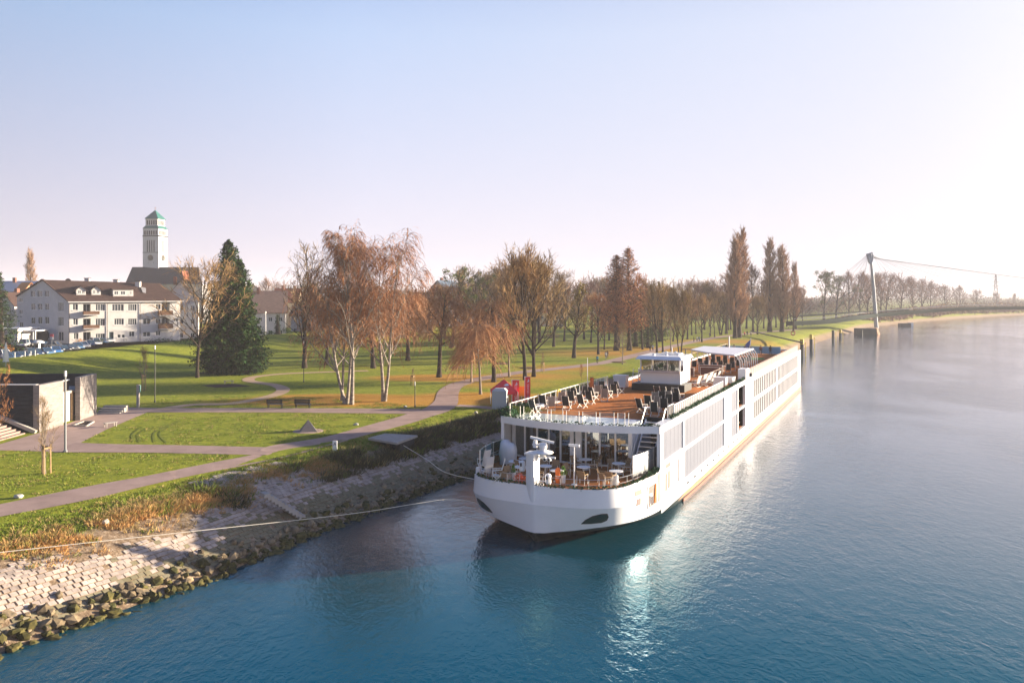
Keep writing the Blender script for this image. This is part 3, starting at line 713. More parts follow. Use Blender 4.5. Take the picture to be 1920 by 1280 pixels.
hull_plate('side_window', 8.75, 9.2, 1.85, 3.0, M_curt); hull_plate('side_window', 9.45, 9.95, 1.9, 3.05, M_curt)
hull_plate('side_window', 3.15, 3.7, 2.1, 2.5, M_curt)
hull_plate('vent_opening', 8.9, 10.1, 3.35, 3.62, M_curt)
# teardrop mooring eyes in the bow plating (port and starboard), and the small oval on the shoulder
def bow_s(t, z):
    ta = abs(t); f = lambda Lh: float(np.interp(ta, [p[1] for p in Lh], [p[0] for p in Lh]))
    zb = float(np.interp(ta, [p[1] for p in wbtd], zwd)); k = (z-zb)/(2.36-zb); return f(knkd)*k+f(wbtd)*(1-k)
def eye(name, pts, m):
    mb = MB(); c = (sum(p[0] for p in pts)/len(pts), sum(p[1] for p in pts)/len(pts)); n = len(pts); vs_ = []
    for q in (1, .66, .33):
        for t, z in pts:
            T, Z = c[0]+(t-c[0])*q, c[1]+(z-c[1])*q; vs_.append((T, bow_s(T,Z)-.035, Z))
    vs_.append((c[0], bow_s(*c)-.035, c[1]))
    fs_l = [(r*n+i, r*n+(i+1)%n, (r+1)*n+(i+1)%n, (r+1)*n+i) for r in (0,1) for i in range(n)]+[(2*n+i, 2*n+(i+1)%n, 3*n) for i in range(n)]
    mb.add(vs_, fs_l, m); o = mb.obj(name, None, ship); a = [Vector(v) for v in vs_[:n]]+[Vector(vs_[0])]
    r2 = MB(); r2.tube(a, .022, 5, M_blackm, cap=False); r2.obj('rim', None, o); return o
M_eye = mat('fairlead_dark_green', (.012,.04,.035), .3)
eye('mooring_eye', [(-4.55,2.0),(-4.3,2.02),(-3.85,1.86),(-3.4,1.55),(-3.2,1.3),(-3.7,1.32),(-4.2,1.42),(-4.45,1.6),(-4.57,1.8)], M_eye)
eye('mooring_eye', [(4.35,2.0),(4.05,2.0),(3.55,1.86),(3.1,1.58),(2.85,1.34),(3.35,1.36),(3.95,1.42),(4.25,1.56),(4.37,1.8)], M_eye)
hull_plate('fairlead_lamp', 3.0, 3.9, 2.72, 3.02, mat('fairlead_bronze', (.22,.15,.11), .4))
mb = MB(); mb.add([(3.9,5.2,.34),(4.6,6.6,.42),(4.75,6.9,.56),(3.85,5.0,.54)], [(0,1,2,3)], M_white); mb.obj('draught_plate', None, ship)
# decks
fore = MB(); pl_ = lev(ri, 0); fore.add([(x,y,3.28) for x,y,z in pl_ if y < 9.5], [tuple(range(sum(1 for q in pl_ if q[1] < 9.5)))], M_teak2)
fore.bx(-5.7,5.7,8.0,14,3.2,3.275,M_teak2); fore.obj('fore_deck', None, ship)
# lounge facade, roof slab, fascia
def fs_(t): return 6.05+1.40*(t/5.6)**2
arc = [(-5.83+11.66*k/28) for k in range(29)]
mb = MB()
front = [(t, fs_(t)) for t in arc]
front2 = [p for p in front if p[0] <= 3.55]
mb.prism(front2+[(3.55,11.3),(-5.83,11.3)], 5.98, 6.2, mat('skylight_white', (.62,.66,.68), .15, spec=.8))
mb.obj('lounge_roof', None, ship)
mb = MB(); a = [(t,s-.10,z) for t,s in front for z in (0,)]
n = len(front)
vs_ = [(t,s-.12,5.93) for t,s in front]+[(t,s-.12,6.40) for t,s in front]+[(t,s+.16,6.40) for t,s in front]+[(t,s+.16,5.93) for t,s in front]
mb.add(vs_, [(i,i+1,n+i+1,n+i) for i in range(n-1)]+[(n+i,n+i+1,2*n+i+1,2*n+i) for i in range(n-1)]+[(2*n+i,2*n+i+1,3*n+i+1,3*n+i) for i in range(n-1)]+[(3*n+i,3*n+i+1,i+1,i) for i in range(n-1)]+[(0,n,2*n,3*n),(n-1,4*n-1,3*n-1,2*n-1)], M_white)
mb.obj('fascia', None, ship, smooth=False)
mb = MB(); mb.bx(5.2,5.83,7.4,11.0,5.9,6.4,M_white); mb.obj('roof_edge', None, ship); mb = MB(); mb.bx(-5.83,-5.5,7.4,14,5.9,6.4,M_white); mb.obj('roof_edge', None, ship)
def gs_(t): return 8.1+1.1*(t/5.6)**2
bays = [-5.6,-4.55,-3.45,-2.45,-1.5,-.62,.42,1.42,2.5,3.5]
fo = thing('', None, None); bpy.data.objects.remove(fo)
fr = MB()
for i, t in enumerate(bays+[]):
    wd = .28 if i in (0,5,9) else .12
    fr.box((t, gs_(t), 4.6), (wd,.16,2.7), M_white)
for a, b_ in zip(bays[:-1], bays[1:]):
    for z, h_ in ((3.34,.12),(5.86,.16)): fr.bar((a,gs_(a),z),(b_,gs_(b_),z),.12,h_,M_white)
fr.box((-.1,8.05,4.6),(.42,.2,2.7),M_white)
lf = fr.obj('lounge_front_frame', None, ship)
for a, b_ in zip(bays[:-1], bays[1:]):
    mb = MB(); mb.bar((a+.05,gs_(a),4.6),(b_-.05,gs_(b_),4.6),.03,2.4,G_dark); mb.obj('glass', None, lf)
mb = MB()   # interior of the lounge
mi_ = mat('lounge_interior', (.10,.12,.12), .8, var=.5, vscale=.7, obj=True)
mb.bx(-5.6,3.6,13.9,14,3.2,6,mi_); mb.bx(3.55,3.65,8.6,14,3.2,6.0,M_white); mb.obj('lounge_wall', None, ship)
# companion stair from the fore deck up to the sun deck
mb = MB(); 
for sd_ in (3.85, 5.2): mb.bar((sd_,8.0,3.3),(sd_,11.2,6.2),.07,.28,M_white)
cs = mb.obj('companion_stair', None, ship)
for k in range(10):
    f = (k+.5)/10; m2 = MB(); m2.bx(3.88,5.17,8.0+3.2*f-.14,8.0+3.2*f+.14,3.3+2.9*f,3.3+2.9*f+.05,M_steel); m2.obj('tread', None, cs)
mb = MB(); mb.tube([(3.8,7.9,4.3),(3.8,11.2,7.1)],.03,6,M_steel); mb.tube([(5.25,7.9,4.3),(5.25,11.2,7.1)],.03,6,M_steel)
mb.obj('handrail', None, cs)
mb = MB(); mb.bx(3.7,5.6,13.2,13.3,3.3,6.1,M_blackm); mb.bx(3.7,5.8,8,13.3,3.29,3.31,M_blackm); mb.obj('stairwell_back', None, cs)
# sun deck
mb = MB(); mb.prism([(-5.5,11.2),(3.6,11.2),(3.6,12.4),(5.45,12.4),(5.45,LEN-.3),(-5.5,LEN-.3)], 6.02, 6.215, M_teak); mb.obj('sun_deck', None, ship)
mb = MB(); 
for sd_ in (1,-1): mb.bx(sd_*5.45, sd_*5.86, 11.0, LEN, 6.0, 6.42, M_white)
mb.bx(-5.86,5.86,LEN-.3,LEN,6.0,6.42,M_white); mb.obj('gunwale', None, ship)
mb = MB(); mb.bx(3.6,3.68,11.2,12.4,6.0,6.3,M_blackm); mb.bx(3.6,5.45,12.36,12.44,6.0,6.26,M_blackm); mb.obj('stair_coaming', None, ship)
# garlands
def garland(name, pts, r, m=M_garl, n=26, seed=1):
    rr = random.Random(seed); V = []; Fq = []
    for a, b_ in zip(pts[:-1], pts[1:]):
        a, b_ = Vector(a), Vector(b_); Ld = (b_-a).length
        for _ in range(max(1, int(Ld*n))):
            c = a.lerp(b_, rr.random())+Vector((rr.uniform(-r,r),rr.uniform(-r,r),rr.uniform(-r*.8,r))); q = [c+Vector((rr.uniform(-1,1),rr.uniform(-1,1),rr.uniform(-1,1)))*r*.9 for _ in range(3)]
            o = len(V); V += [tuple(v) for v in q]; Fq.append((o,o+1,o+2))
    me = bpy.data.meshes.new(name); me.from_pydata(V, [], Fq); me.materials.append(m); return link(name, me, None)
def ship_garland(pts, r, lab, seed, n=70):
    g_ = garland('garland', pts, r, seed=seed, n=n); g_.location = SO; g_.rotation_euler.z = SA
    g_['label'] = lab; g_['category'] = 'garland'
    for c in ('group',): g_[c] = 'evergreen garlands along the ship edges'
    return g_
rp_ = [(x,y,3.52) for x,y,z in lev(ri,0) if y < 7.4]
ship_garland(rp_, .11, 'dark evergreen garland wound along the rim of the bow terrace', 1)
ship_garland([(t, s+.05, 6.46) for t, s in front], .09, 'thin evergreen garland along the curved white lounge roof edge', 2)
ship_garland([(5.65,11,6.5),(5.65,42,6.5)], .13, 'sunlit evergreen garland on the gunwale under the frosted rail', 3, n=50)
ship_garland([(-5.6,7.5,6.55),(-5.4,11.5,6.6)], .3, 'bushy evergreen garland at the bank-side corner of the lounge roof', 4, n=140)
ship_garland([(5.66,7.8,3.6),(5.7,5.5,3.56)], .14, 'sunlit evergreen garland below the white wind screens', 5)
# ---------------------------------------------------------------- fittings of the ship
def sq_rail(name, pts, z0, h, parent, m=M_steel, step=1.3, post=.05, glass_m=None, top=.05, gtop=.9, gbot=.08):
    """posts, top rail and one glass sheet per bay along a polyline; returns the rail object"""
    L_ = MB(); bays_ = []
    for a, b_ in zip(pts[:-1], pts[1:]):
        a = Vector((*a, 0)); b_ = Vector((*b_, 0)); n = max(1, round((b_-a).length/step))
        for k in range(n+1):
            p = a.lerp(b_, k/n); L_.box((p.x,p.y,z0+h/2),(post,post,h),m)
            if k < n: bays_.append((p, a.lerp(b_, (k+1)/n)))
        L_.bar((a.x,a.y,z0+h),(b_.x,b_.y,z0+h),top,top,m)
    o = L_.obj(name, None, parent)
    if glass_m:
        for p, q in bays_:
            d = (q-p).normalized()*.07; mb = MB(); zc = z0+h*(gbot+gtop)/2
            mb.bar((p.x+d.x,p.y+d.y,zc),(q.x-d.x,q.y-d.y,zc),.02,h*(gtop-gbot),glass_m); mb.obj('glass_panel', None, o)
    return o
G_frost = mat('frosted_panel', (.22,.21,.22), .25, spec=.7)
fr_pts = [(t, fs_(t)+.45) for t in (-5.3,-3.9,-2.5,-1.1,.3,1.7,3.1,4.1)]
# front rail: groups of slim double posts
def front_rail():
    L_ = MB(); z0, h = 6.2, 1.12
    P_ = [(-5.3,fs_(-5.3)+.5)]+[(-5.3+k*1.18, fs_(-5.3+k*1.18)+.5) for k in range(1,8)]+[(3.65, fs_(3.65)+.5)]
    for a, b_ in zip(P_[:-1], P_[1:]):
        L_.bar((a[0],a[1],z0+h),(b_[0],b_[1],z0+h),.03,.03,M_dark)
        for k in (-.13, .13): L_.box((b_[0]+k, b_[1], z0+h/2-.06),(.035,.035,h-.1),M_alu)
    L_.box((P_[0][0],P_[0][1],z0+h/2),(.06,.06,h),M_alu)
    o = L_.obj('front_rail', None, ship)
    for a, b_ in zip(P_[:-1], P_[1:]):
        mb = MB(); mb.bar((a[0]+.16,a[1],z0+.55),(b_[0]-.16,b_[1],z0+.55),.015,.9,G_glass); mb.obj('glass_panel', None, o)
front_rail()
sq_rail('bank_side_rail', [(-5.45,8.0),(-5.45,30.5)], 6.25, 1.0, ship, M_alu, 1.15, .045, G_glass)
sq_rail('river_side_rail', [(5.5,12.6),(5.5,31.0)], 6.35, .86, ship, M_white, .62, .06, G_frost, .06)
sq_rail('stair_rail', [(5.45,11.0),(5.45,12.6)], 6.35, .95, ship, M_alu, .4, .04)
M_rail2 = mat('rail_salmon', (.26,.17,.13), .5)
sq_rail('river_side_rail', [(5.5,44),(5.5,93.5)], 6.35, .86, ship, M_rail2, 1.6, .05, mat('rail_glass_rosy', (.19,.14,.13), .4), .05)
sq_rail('bank_side_rail', [(-5.5,44),(-5.5,94)], 6.35, .86, ship, M_rail2, 1.6, .05, None, .05)
mb = MB(); mb.bx(5.0,5.8,41.8,43.9,6.2,7.45,M_white); mb.obj('rail_end_box', None, ship)
mb = MB(); mb.bx(5.1,5.86,45.3,45.7,5.95,6.75,M_dark); mb.obj('side_lamp', None, ship)
# gangway barrier between wheelhouse and awning
sq_rail('inner_rail', [(2.5,34.5),(2.5,46)], 6.22, .9, ship, M_rail2, 1.0, .05)
# wind screens on the bow terrace
def screen(a, b_, h0, h1, m, mfr, parent=ship):
    a, b_ = Vector(a), Vector(b_); mb = MB(); z = 3.35
    vs_ = []
    d = (b_-a).normalized(); q = Vector((-d.y, d.x))*.012
    for p, h in ((a,h0),(b_,h1)):
        for sg in (-1,1): vs_ += [(p.x+q.x*sg,p.y+q.y*sg,z),(p.x+q.x*sg,p.y+q.y*sg,z+h)]
    mb.add(vs_, [(0,4,5,1),(2,3,7,6),(1,5,7,3),(0,2,6,4),(0,1,3,2),(4,6,7,5)], m); o = mb.obj('wind_screen', None, parent)
    f = MB(); f.bar((a.x,a.y,z),(a.x,a.y,z+h0),.06,.06,mfr); f.bar((b_.x,b_.y,z),(b_.x,b_.y,z+h1),.06,.06,mfr)
    f.bar((a.x,a.y,z+.75),(b_.x,b_.y,z+.78),.025,.03,mfr); f.obj('frame', None, o)
G_pearl = glass('pearl_screen_glass', (.55,.57,.60), .35, rough=.35)
sp = [(4.72,5.0),(5.12,6.4),(5.3,7.8),(5.35,9.2),(5.35,10.8)]
for a, b_, h0, h1 in zip(sp[:-1], sp[1:], (1.45,1.5,1.55,1.6), (1.5,1.55,1.6,1.65)): screen(a, b_, h0, h1, G_pearl, M_alu)
G_teal = glass('teal_screen_glass', (.35,.62,.62), .22, rough=.1)
sp = [(-5.05,2.6),(-5.4,4.1),(-5.5,5.5),(-5.5,7.0)]
for a, b_ in zip(sp[:-1], sp[1:]): screen(a, b_, 1.45, 1.5, G_teal, M_alu)
# thin rail of the bow terrace
tr = [p for p in ri if p[0] < 4.6]
mb = MB(); tp = [(x*.985,y+.06,4.02) for x,y,z in lev(tr,0)]; mb.tube(tp,.012,4,M_steel); mb.tube([(x,y,3.68) for x,y,z in tp],.01,4,M_steel)
for x,y,z in tp[::3]: mb.box((x,y,3.65),(.025,.025,.74),M_steel)
mb.obj('bow_rail', None, ship)
# stem post with lamps and radar
mb = MB(); mb.prism([(-.55,.75),(-.55,.02),(-.15,-.18),(.05,-.2),(.05,.75)], 2.3, 5.42, M_white); mb.prism([(.05,.75),(.05,-.2),(.22,-.1),(.32,.75)], 2.3, 3.5, M_white)
mb.bx(-.62,.15,-.12,.8,5.36,5.44,M_white); mb.obj('stem_post', None, ship)
rd = MB(); rd.lathe([(.0,0),(.18,.02),(.2,.25),(.30,.30),(.62,.34),(.66,.40),(.6,.46),(.2,.5),(.2,.62),(.26,.64),(.26,.95),(.1,1.0)], (.35,.55,5.05), 18, M_white)
ro = rd.obj('radar_pedestal', None, ship, smooth=True)
mb = MB(); mb.box((0,0,0),(1.5,.16,.13),M_white); o_ = mb.obj('radar_scanner', None, ro, loc=(.30,.55,6.2)); o_.rotation_euler = (0,.22,.35)
mb = MB(); mb.bx(-.25,-.05,.4,.6,5.7,6.15,M_white); mb.bx(-.3,.25,.4,.6,5.85,5.95,M_white); mb.obj('radar_bracket', None, ro)
mb = MB(); mb.bar((.05,.35,5.2),(1.25,.35,5.2),.08,.08,M_white); mb.bar((0,.2,3.75),(.9,.3,3.75),.06,.06,M_white); lb = mb.obj('lamp_bracket', None, ship)
for x in (.68,.95):
    mb = MB(); mb.tube([(x,.25,5.12),(x,.02,5.12)],.11,12,M_white); mb.tube([(x,.05,5.12),(x,.0,5.12)],.08,12,M_dark); mb.obj('floodlight', None, lb)
for x, z in ((.78,3.55),(-.95,4.2)):
    mb = MB(); mb.lathe([(.0,0),(.16,.02),(.2,.12),(.18,.35),(.2,.5),(.16,.62),(.05,.68)], (x,.35,z), 12, M_white); mb.lathe([(.06,0),(.06,.2)], (x,.14,z+.35), 8, M_dark)
    mb.obj('signal_horn', None, lb)
mb = MB(); mb.tube([(1.85,2.0,3.3),(1.85,2.0,5.75)],.045,8,M_white); mb.bar((1.5,2.0,5.75),(2.2,2.0,5.75),.12,.14,M_white); mb.lathe([(.2,0),(.2,.05),(.08,.1)],(1.85,2.0,3.28),10,M_white); mb.obj('light_mast', None, ship)
mb = MB(); 
for k in range(5): mb.tube([(2.6+.55*k,-.02,3.0),(2.6+.55*k,-.06,2.9)],.02,4,M_dark)
# bollards on the rim
R = random.Random(21)
for t, s, lab in ((-4.65,1.6,'white cylindrical bollard lamp at the bank-side corner of the bow terrace'),(4.15,3.2,'white cylindrical bollard lamp at the river-side corner of the bow terrace')):
    p = S2W(t,s,3.28); o = thing('bollard_lamp', lab, 'lamp', p, SA); mb = MB(); mb.lathe([(.18,0),(.18,.55),(.16,.57)],(0,0,0),14,M_white); mb.obj('drum', None, o)
    mb = MB(); mb.lathe([(.16,0),(.16,.03),(.12,.04)],(0,0,.575),14,M_steel); mb.obj('cap', None, o)
# wheelhouse
WX0, WX1, WS0, WS1, WZ = -2.0, 1.80, 29.9, 33.9, 6.85
wh = ship
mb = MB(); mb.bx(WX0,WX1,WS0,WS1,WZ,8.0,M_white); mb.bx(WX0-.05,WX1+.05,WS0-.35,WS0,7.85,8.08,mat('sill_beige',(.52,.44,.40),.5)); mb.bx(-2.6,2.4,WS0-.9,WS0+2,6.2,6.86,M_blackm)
wl = mb.obj('wheelhouse_wall', None, ship)
mb = MB()
for x in (WX0+.05,WX1-.06):
    for y in (WS0-.1,WS1-.06): mb.bx(x-.06,x+.06,y,y+.12,8.0,9.2,M_white)
for x in (-.85,.6): mb.bx(x-.03,x+.03,WS0-.1,WS0-.04,8.05,9.2,M_white)
mb.bx(WX0,WX1,WS1-.1,WS1,8.0,8.2,M_white)
for y in (31.2,32.6): mb.bx(WX1-.1,WX1,y-.05,y+.05,8.0,9.2,M_white)
mb.bx(WX0,WX1,WS0,WS1,7.99,8.01,mi_); mb.bx(WX1-.1,WX1,31.25,WS1,8.0,9.2,M_white); mb.bx(WX0+.2,WX1-.2,WS1-.2,WS1-.12,8,9.2,mi_)
wf = mb.obj('wheelhouse_frame', None, ship)
mb = MB(); mb.bx(WX0,WX1,WS0-.08,WS0-.06,8.08,9.18,glass('wheelhouse_glass',(.75,.70,.62),.12)); mb.obj('glass', None, wf)
mb = MB(); mb.bx(WX0+.02,WX0+.04,WS0,WS1,8.05,9.18,MATS['wheelhouse_glass']); mb.bx(WX1-.04,WX1-.02,WS0,31.2,8.05,9.18,MATS['wheelhouse_glass']); mb.obj('glass', None, wf)
mb = MB(); mb.add([(WX0-.35,WS0-.75,9.12),(WX1+.3,WS0-.75,9.12),(WX1+.3,WS1+.2,9.12),(WX0-.35,WS1+.2,9.12),(WX0-.1,WS0-.3,9.42),(WX1+.1,WS0-.3,9.42),(WX1+.1,WS1,9.42),(WX0-.1,WS1,9.42)],[(3,2,1,0),(4,5,6,7),(0,1,5,4),(1,2,6,5),(2,3,7,6),(3,0,4,7)],M_white)
wr = mb.obj('wheelhouse_roof', None, ship)
for x, y, h in ((-.9,30.6,.12),(-.2,32.5,.22),(.6,33,.2),(1.2,31.5,.15),(1.5,33.3,.45),(.2,31.0,.1)):
    mb = MB(); mb.lathe([(.16 if h < .4 else .05,0),(.16 if h < .4 else .05,h),(.05,h+.08)],(x,y,9.42),8,M_white if h != .45 else M_dark); mb.obj('roof_fitting', None, wr)
mb = MB(); mb.bx(-.6,1.3,32.2,33.2,9.42,9.6,M_steel); mb.obj('roof_hatch', None, wr)
mb = MB(); mb.bx(-1.2,1.0,31.6,32.1,8.01,8.42,M_blackm); mb.bx(-.2,.2,32.4,32.8,8.3,8.95,M_sling); mb.bx(.9,1.4,30.6,31,8.01,8.35,M_dark); mb.obj('helm_console', None, wf)
# things beside the wheelhouse
def box_cabinet(t, s, dx, dy, h, lab, z=6.22):
    o = thing('deck_cabinet', lab, 'cabinet', S2W(t,s,z), SA); mb = MB(); mb.bx(-dx/2,dx/2,-dy/2,dy/2,0,h-.05,M_white); mb.obj('body', None, o)
    mb = MB(); mb.bx(-dx/2-.04,dx/2+.04,-dy/2-.04,dy/2+.04,h-.05,h,M_white); mb.obj('lid', None, o)
    mb = MB(); mb.bx(-.02,.02,-dy/2-.012,-dy/2-.002,.1,h-.1,M_steel); mb.obj('door_seam', None, o); return o
box_cabinet(-4.35,31.2,1.25,1.0,1.15,'white metal deck cabinet beside the wheelhouse on the bank side')
box_cabinet(4.1,37.0,1.2,1.0,.8,'white deck locker behind the frosted river-side rail')
box_cabinet(4.4,40.0,1.0,1.6,.55,'low white deck locker near the side lamp')
# lattice antenna frames beside the wheelhouse
for t, s, lab in ((-3.1,31.8,'white folded ladder frame leaning beside the wheelhouse'),(-2.9,33.0,'second white folded frame behind the ladder frame by the wheelhouse')):
    o = thing('ladder_frame', lab, 'ladder', S2W(t,s,6.22), SA); mb = MB()
    for x in (-.28,.28): mb.bar((x,0,0),(x,.35,1.75),.05,.05,M_alu)
    mb.obj('side_rail', None, o)
    for k in range(6): m2 = MB(); z = .2+.28*k; m2.bar((-.28,.2*z,z),(.28,.2*z,z),.035,.035,M_alu); m2.obj('rung', None, o)
# flag pole with white staff, ensign at the stern, white masts
def staff(t, s, h, lab, z=6.2, r=.035, name='flag_staff'):
    o = thing(name, lab, 'pole', S2W(t,s,z), SA); mb = MB(); mb.tube([(0,0,0),(0,0,h)],[r,r*.7],8,M_white); mb.obj('pole', None, o)
    mb = MB(); mb.lathe([(r*2.2,0),(r*2.2,.03),(r,.06)],(0,0,0),8,M_steel); mb.obj('foot', None, o); return o
staff(-5.2,24.0,3.3,'slim white flag staff on the bank-side rail beyond the sun chairs')
staff(-1.6,73,3.2,'thick white mast standing behind the white awning', r=.14, name='signal_mast')
staff(-3.4,47.5,3.0,'white capped mast at the front corner of the awning', r=.09, name='signal_mast')
o = thing('stern_flag', 'small blue flag hanging on a slanted staff behind the awning', 'flag', S2W(1.2,72,6.2), SA)
mb = MB(); mb.tube([(0,0,0),(.3,.5,3.0)],.04,6,M_white); mb.obj('pole', None, o)
mb = MB(); fl = mat('flag_blue', (.12,.16,.38), .8)
for k in range(6):
    z = 2.9-.0*k; x0, x1 = .28-.12*k, .28-.12*(k+1); w_ = .06*math.sin(k*1.3); w2 = .06*math.sin((k+1)*1.3); mb.quad((x0,.45+w_,2.85-.12*k),(x1,.45+w2,2.85-.12*(k+1)),(x1,.45+w2,2.1-.12*(k+1)),(x0,.45+w_,2.1-.12*k),fl)
mb.obj('cloth', None, o)
# awning
aw = [(3.3,49.5),(-.4,52.6),(-3.5,57.5),(-3.5,65),(3.3,63)]
mb = MB(); mb.prism(aw[::-1], 8.3, 8.38, mat('awning_cloth_white', (.56,.56,.62), .7)); 
ao = mb.obj('awning_roof', None, ship)
mb = MB(); mb.bar((3.3,49.5,8.28),(-.4,52.6,8.28),.06,.1,M_white); mb.bar((-.4,52.6,8.28),(-3.5,57.5,8.28),.06,.1,M_white); mb.bar((3.3,49.5,8.28),(3.3,63,8.28),.08,.14,M_white); mb.obj('awning_edge', None, ao)
for k in range(9):
    s = 50.2+1.58*k; mb = MB(); mb.tube([(3.85,s,6.2),(3.75,s,7.6),(3.35,s,8.25),(2.6,s,8.3)],.06,6,M_white); mb.obj('awning_pole', None, ao)
for t, s in ((-.3,52.8),(-3.4,57.6),(-3.4,61),(-3.4,64.6)):
    mb = MB(); mb.tube([(t,s,6.2),(t,s,8.3)],.06,6,M_white); mb.obj('awning_pole', None, ao)
# low red-brown screens and dining sets under the awning
M_mah = mat('mahogany_panel', (.16,.055,.035), .5, var=.2, vscale=3)
for t0, t1, s, lab in ((-2.6,-.2,44.5,'low mahogany bench screen nearest the wheelhouse'),(.2,2.3,46.0,'low mahogany bench screen before the river-side stair'),(-.6,2.0,49.0,'low mahogany bench screen in front of the awning')):
    o = thing('bench_screen', lab, 'screen', S2W((t0+t1)/2,s,6.22), SA); w_ = t1-t0
    mb = MB(); mb.bx(-w_/2,w_/2,-.03,.03,.1,.95,M_mah); mb.obj('panel', None, o); mb = MB(); mb.bar((-w_/2,-.05,.97),(w_/2,-.05,.97),.05,.05,M_steel); mb.obj('rail', None, o)
    for x in (-w_/2,w_/2): m2 = MB(); m2.bx(x-.03,x+.03,-.05,.05,0,1.0,M_steel); m2.obj('post', None, o)
# stern lounge: blue backdrop with people, green putting lawn
o = thing('stern_wind_screen', 'pale blue wind screen across the after deck behind seated guests', 'screen', S2W(0,84,6.22), SA)
for k in range(6):
    x0 = -4.6+1.45*k; mb = MB(); mb.bx(x0,x0+1.4,-.03,.03,.1,1.15,mat('screen_sky_blue', (.20,.42,.58), .3)); mb.obj('panel', None, o)
mb = MB(); mb.bar((-4.6,0,1.2),(4.1,0,1.2),.05,.06,M_white); mb.obj('rail', None, o)
mb = MB(); mb.lathe([(1.5,0),(1.5,.03)],(0,0,0),20,mat('putting_green', (.10,.22,.05), .95)); o = mb.obj('putting_green', None, None, loc=S2W(1.6,74,6.22)); o.scale = (1,1.6,1); o.rotation_euler.z = SA; o['label'] = 'small green putting lawn set on the after deck'; o['category'] = 'putting green'
# ---------------- chairs and tables
def deck_chair(label, group, msl=M_sling):
    o = thing('deck_chair', label, 'chair', (0,0,0), 0, group)
    mb = MB(); mb.add([(-.25,-.28,.40),(.25,-.28,.40),(.25,.22,.36),(-.25,.22,.36),(-.25,-.28,.37),(.25,-.28,.37),(.25,.22,.33),(-.25,.22,.33)],[(0,1,2,3),(7,6,5,4),(0,4,5,1),(1,5,6,2),(2,6,7,3),(3,7,4,0)],msl); mb.obj('seat', None, o)
    mb = MB(); mb.add([(-.25,.20,.37),(.25,.20,.37),(.25,.48,1.10),(-.25,.48,1.10),(-.25,.24,.36),(.25,.24,.36),(.25,.51,1.09),(-.25,.51,1.09)],[(0,1,2,3),(7,6,5,4),(0,4,5,1),(1,5,6,2),(2,6,7,3),(3,7,4,0)],msl); mb.obj('backrest', None, o)
    for x in (-.28,.28):
        mb = MB(); mb.bar((x,.50,1.14),(x,-.34,.0),.04,.04,M_alu) if 0 else mb.bar((x,.50,1.13),(x,.20,.36),.04,.035,M_alu); mb.obj('back_frame', None, o)
        mb = MB(); mb.bar((x,.20,.38),(x,-.32,.0),.04,.035,M_alu); mb.obj('leg', None, o)
        mb = MB(); mb.bar((x,-.28,.40),(x,.34,.0),.04,.035,M_alu); mb.obj('leg', None, o)
        mb = MB(); mb.bar((x,-.30,.62),(x,.32,.66),.06,.03,M_alu); mb.bar((x,-.26,.40),(x,-.26,.62),.03,.03,M_alu); mb.obj('armrest', None, o)
    for y in (-.3,.33): mb = MB(); mb.bar((-.28,y,.02),(.28,y,.02),.03,.03,M_alu); mb.obj('crossbar', None, o)
    return o
def tan_chair(label, group):
    o = thing('armchair', label, 'chair', (0,0,0), 0, group)
    mb = MB(); mb.bx(-.24,.24,-.24,.22,.38,.43,M_tan); mb.obj('seat', None, o)
    mb = MB(); mb.add([(-.24,.20,.42),(.24,.20,.42),(.26,.34,.86),(-.26,.34,.86),(-.24,.24,.42),(.24,.24,.42),(.26,.38,.86),(-.26,.38,.86)],[(0,1,2,3),(7,6,5,4),(0,4,5,1),(1,5,6,2),(2,6,7,3),(3,7,4,0)],M_tan); mb.obj('backrest', None, o)
    for x in (-.26,.26):
        mb = MB(); mb.bar((x,-.22,.0),(x,-.24,.60),.035,.035,M_alu); mb.obj('leg', None, o)
        mb = MB(); mb.bar((x,.30,.0),(x,.24,.60),.035,.035,M_alu); mb.obj('leg', None, o)
        mb = MB(); mb.bar((x,-.26,.61),(x,.30,.63),.05,.03,M_wood); mb.obj('armrest', None, o)
    return o
def round_table(label, group, r=.42, h=.66):
    o = thing('round_table', label, 'table', (0,0,0), 0, group)
    mb = MB(); mb.lathe([(r*.96,0),(r,.012),(r,.03),(r*.96,.04)],(0,0,h-.04),20,M_tablew); mb.obj('tabletop', None, o)
    mb = MB(); mb.tube([(0,0,.03),(0,0,h-.04)],.035,8,M_alu); mb.obj('stem', None, o)
    mb = MB(); mb.lathe([(.22,0),(.22,.02),(.05,.04)],(0,0,0),12,M_alu); mb.obj('foot', None, o); return o
def place(o, t, s, z, rz, label, group):
    o.location = S2W(t,s,z); o.rotation_euler.z = SA+rz; o['label'] = label; o['group'] = group; return o
ORD = ['nearest the bow','second from the bow','third from the bow','fourth from the bow','fifth from the bow','sixth from the bow','seventh from the bow','eighth from the bow','ninth from the bow','tenth from the bow','eleventh from the bow','twelfth from the bow','thirteenth from the bow','fourteenth from the bow','fifteenth from the bow','sixteenth from the bow']
pd_ = deck_chair('x','x'); first = True
pale = deck_chair('x','x', mat('sling_pale_grey', (.25,.23,.21), .7)); fp = True
def put_chair(t, s, rz, label, group, palev=False):
    global first, fp
    if palev: src, f = pale, fp; fp = False
    else: src, f = pd_, first; first = False
    o = src if f else dup(src); return place(o, t, s, 6.22, rz, label, group)
R = random.Random(33)
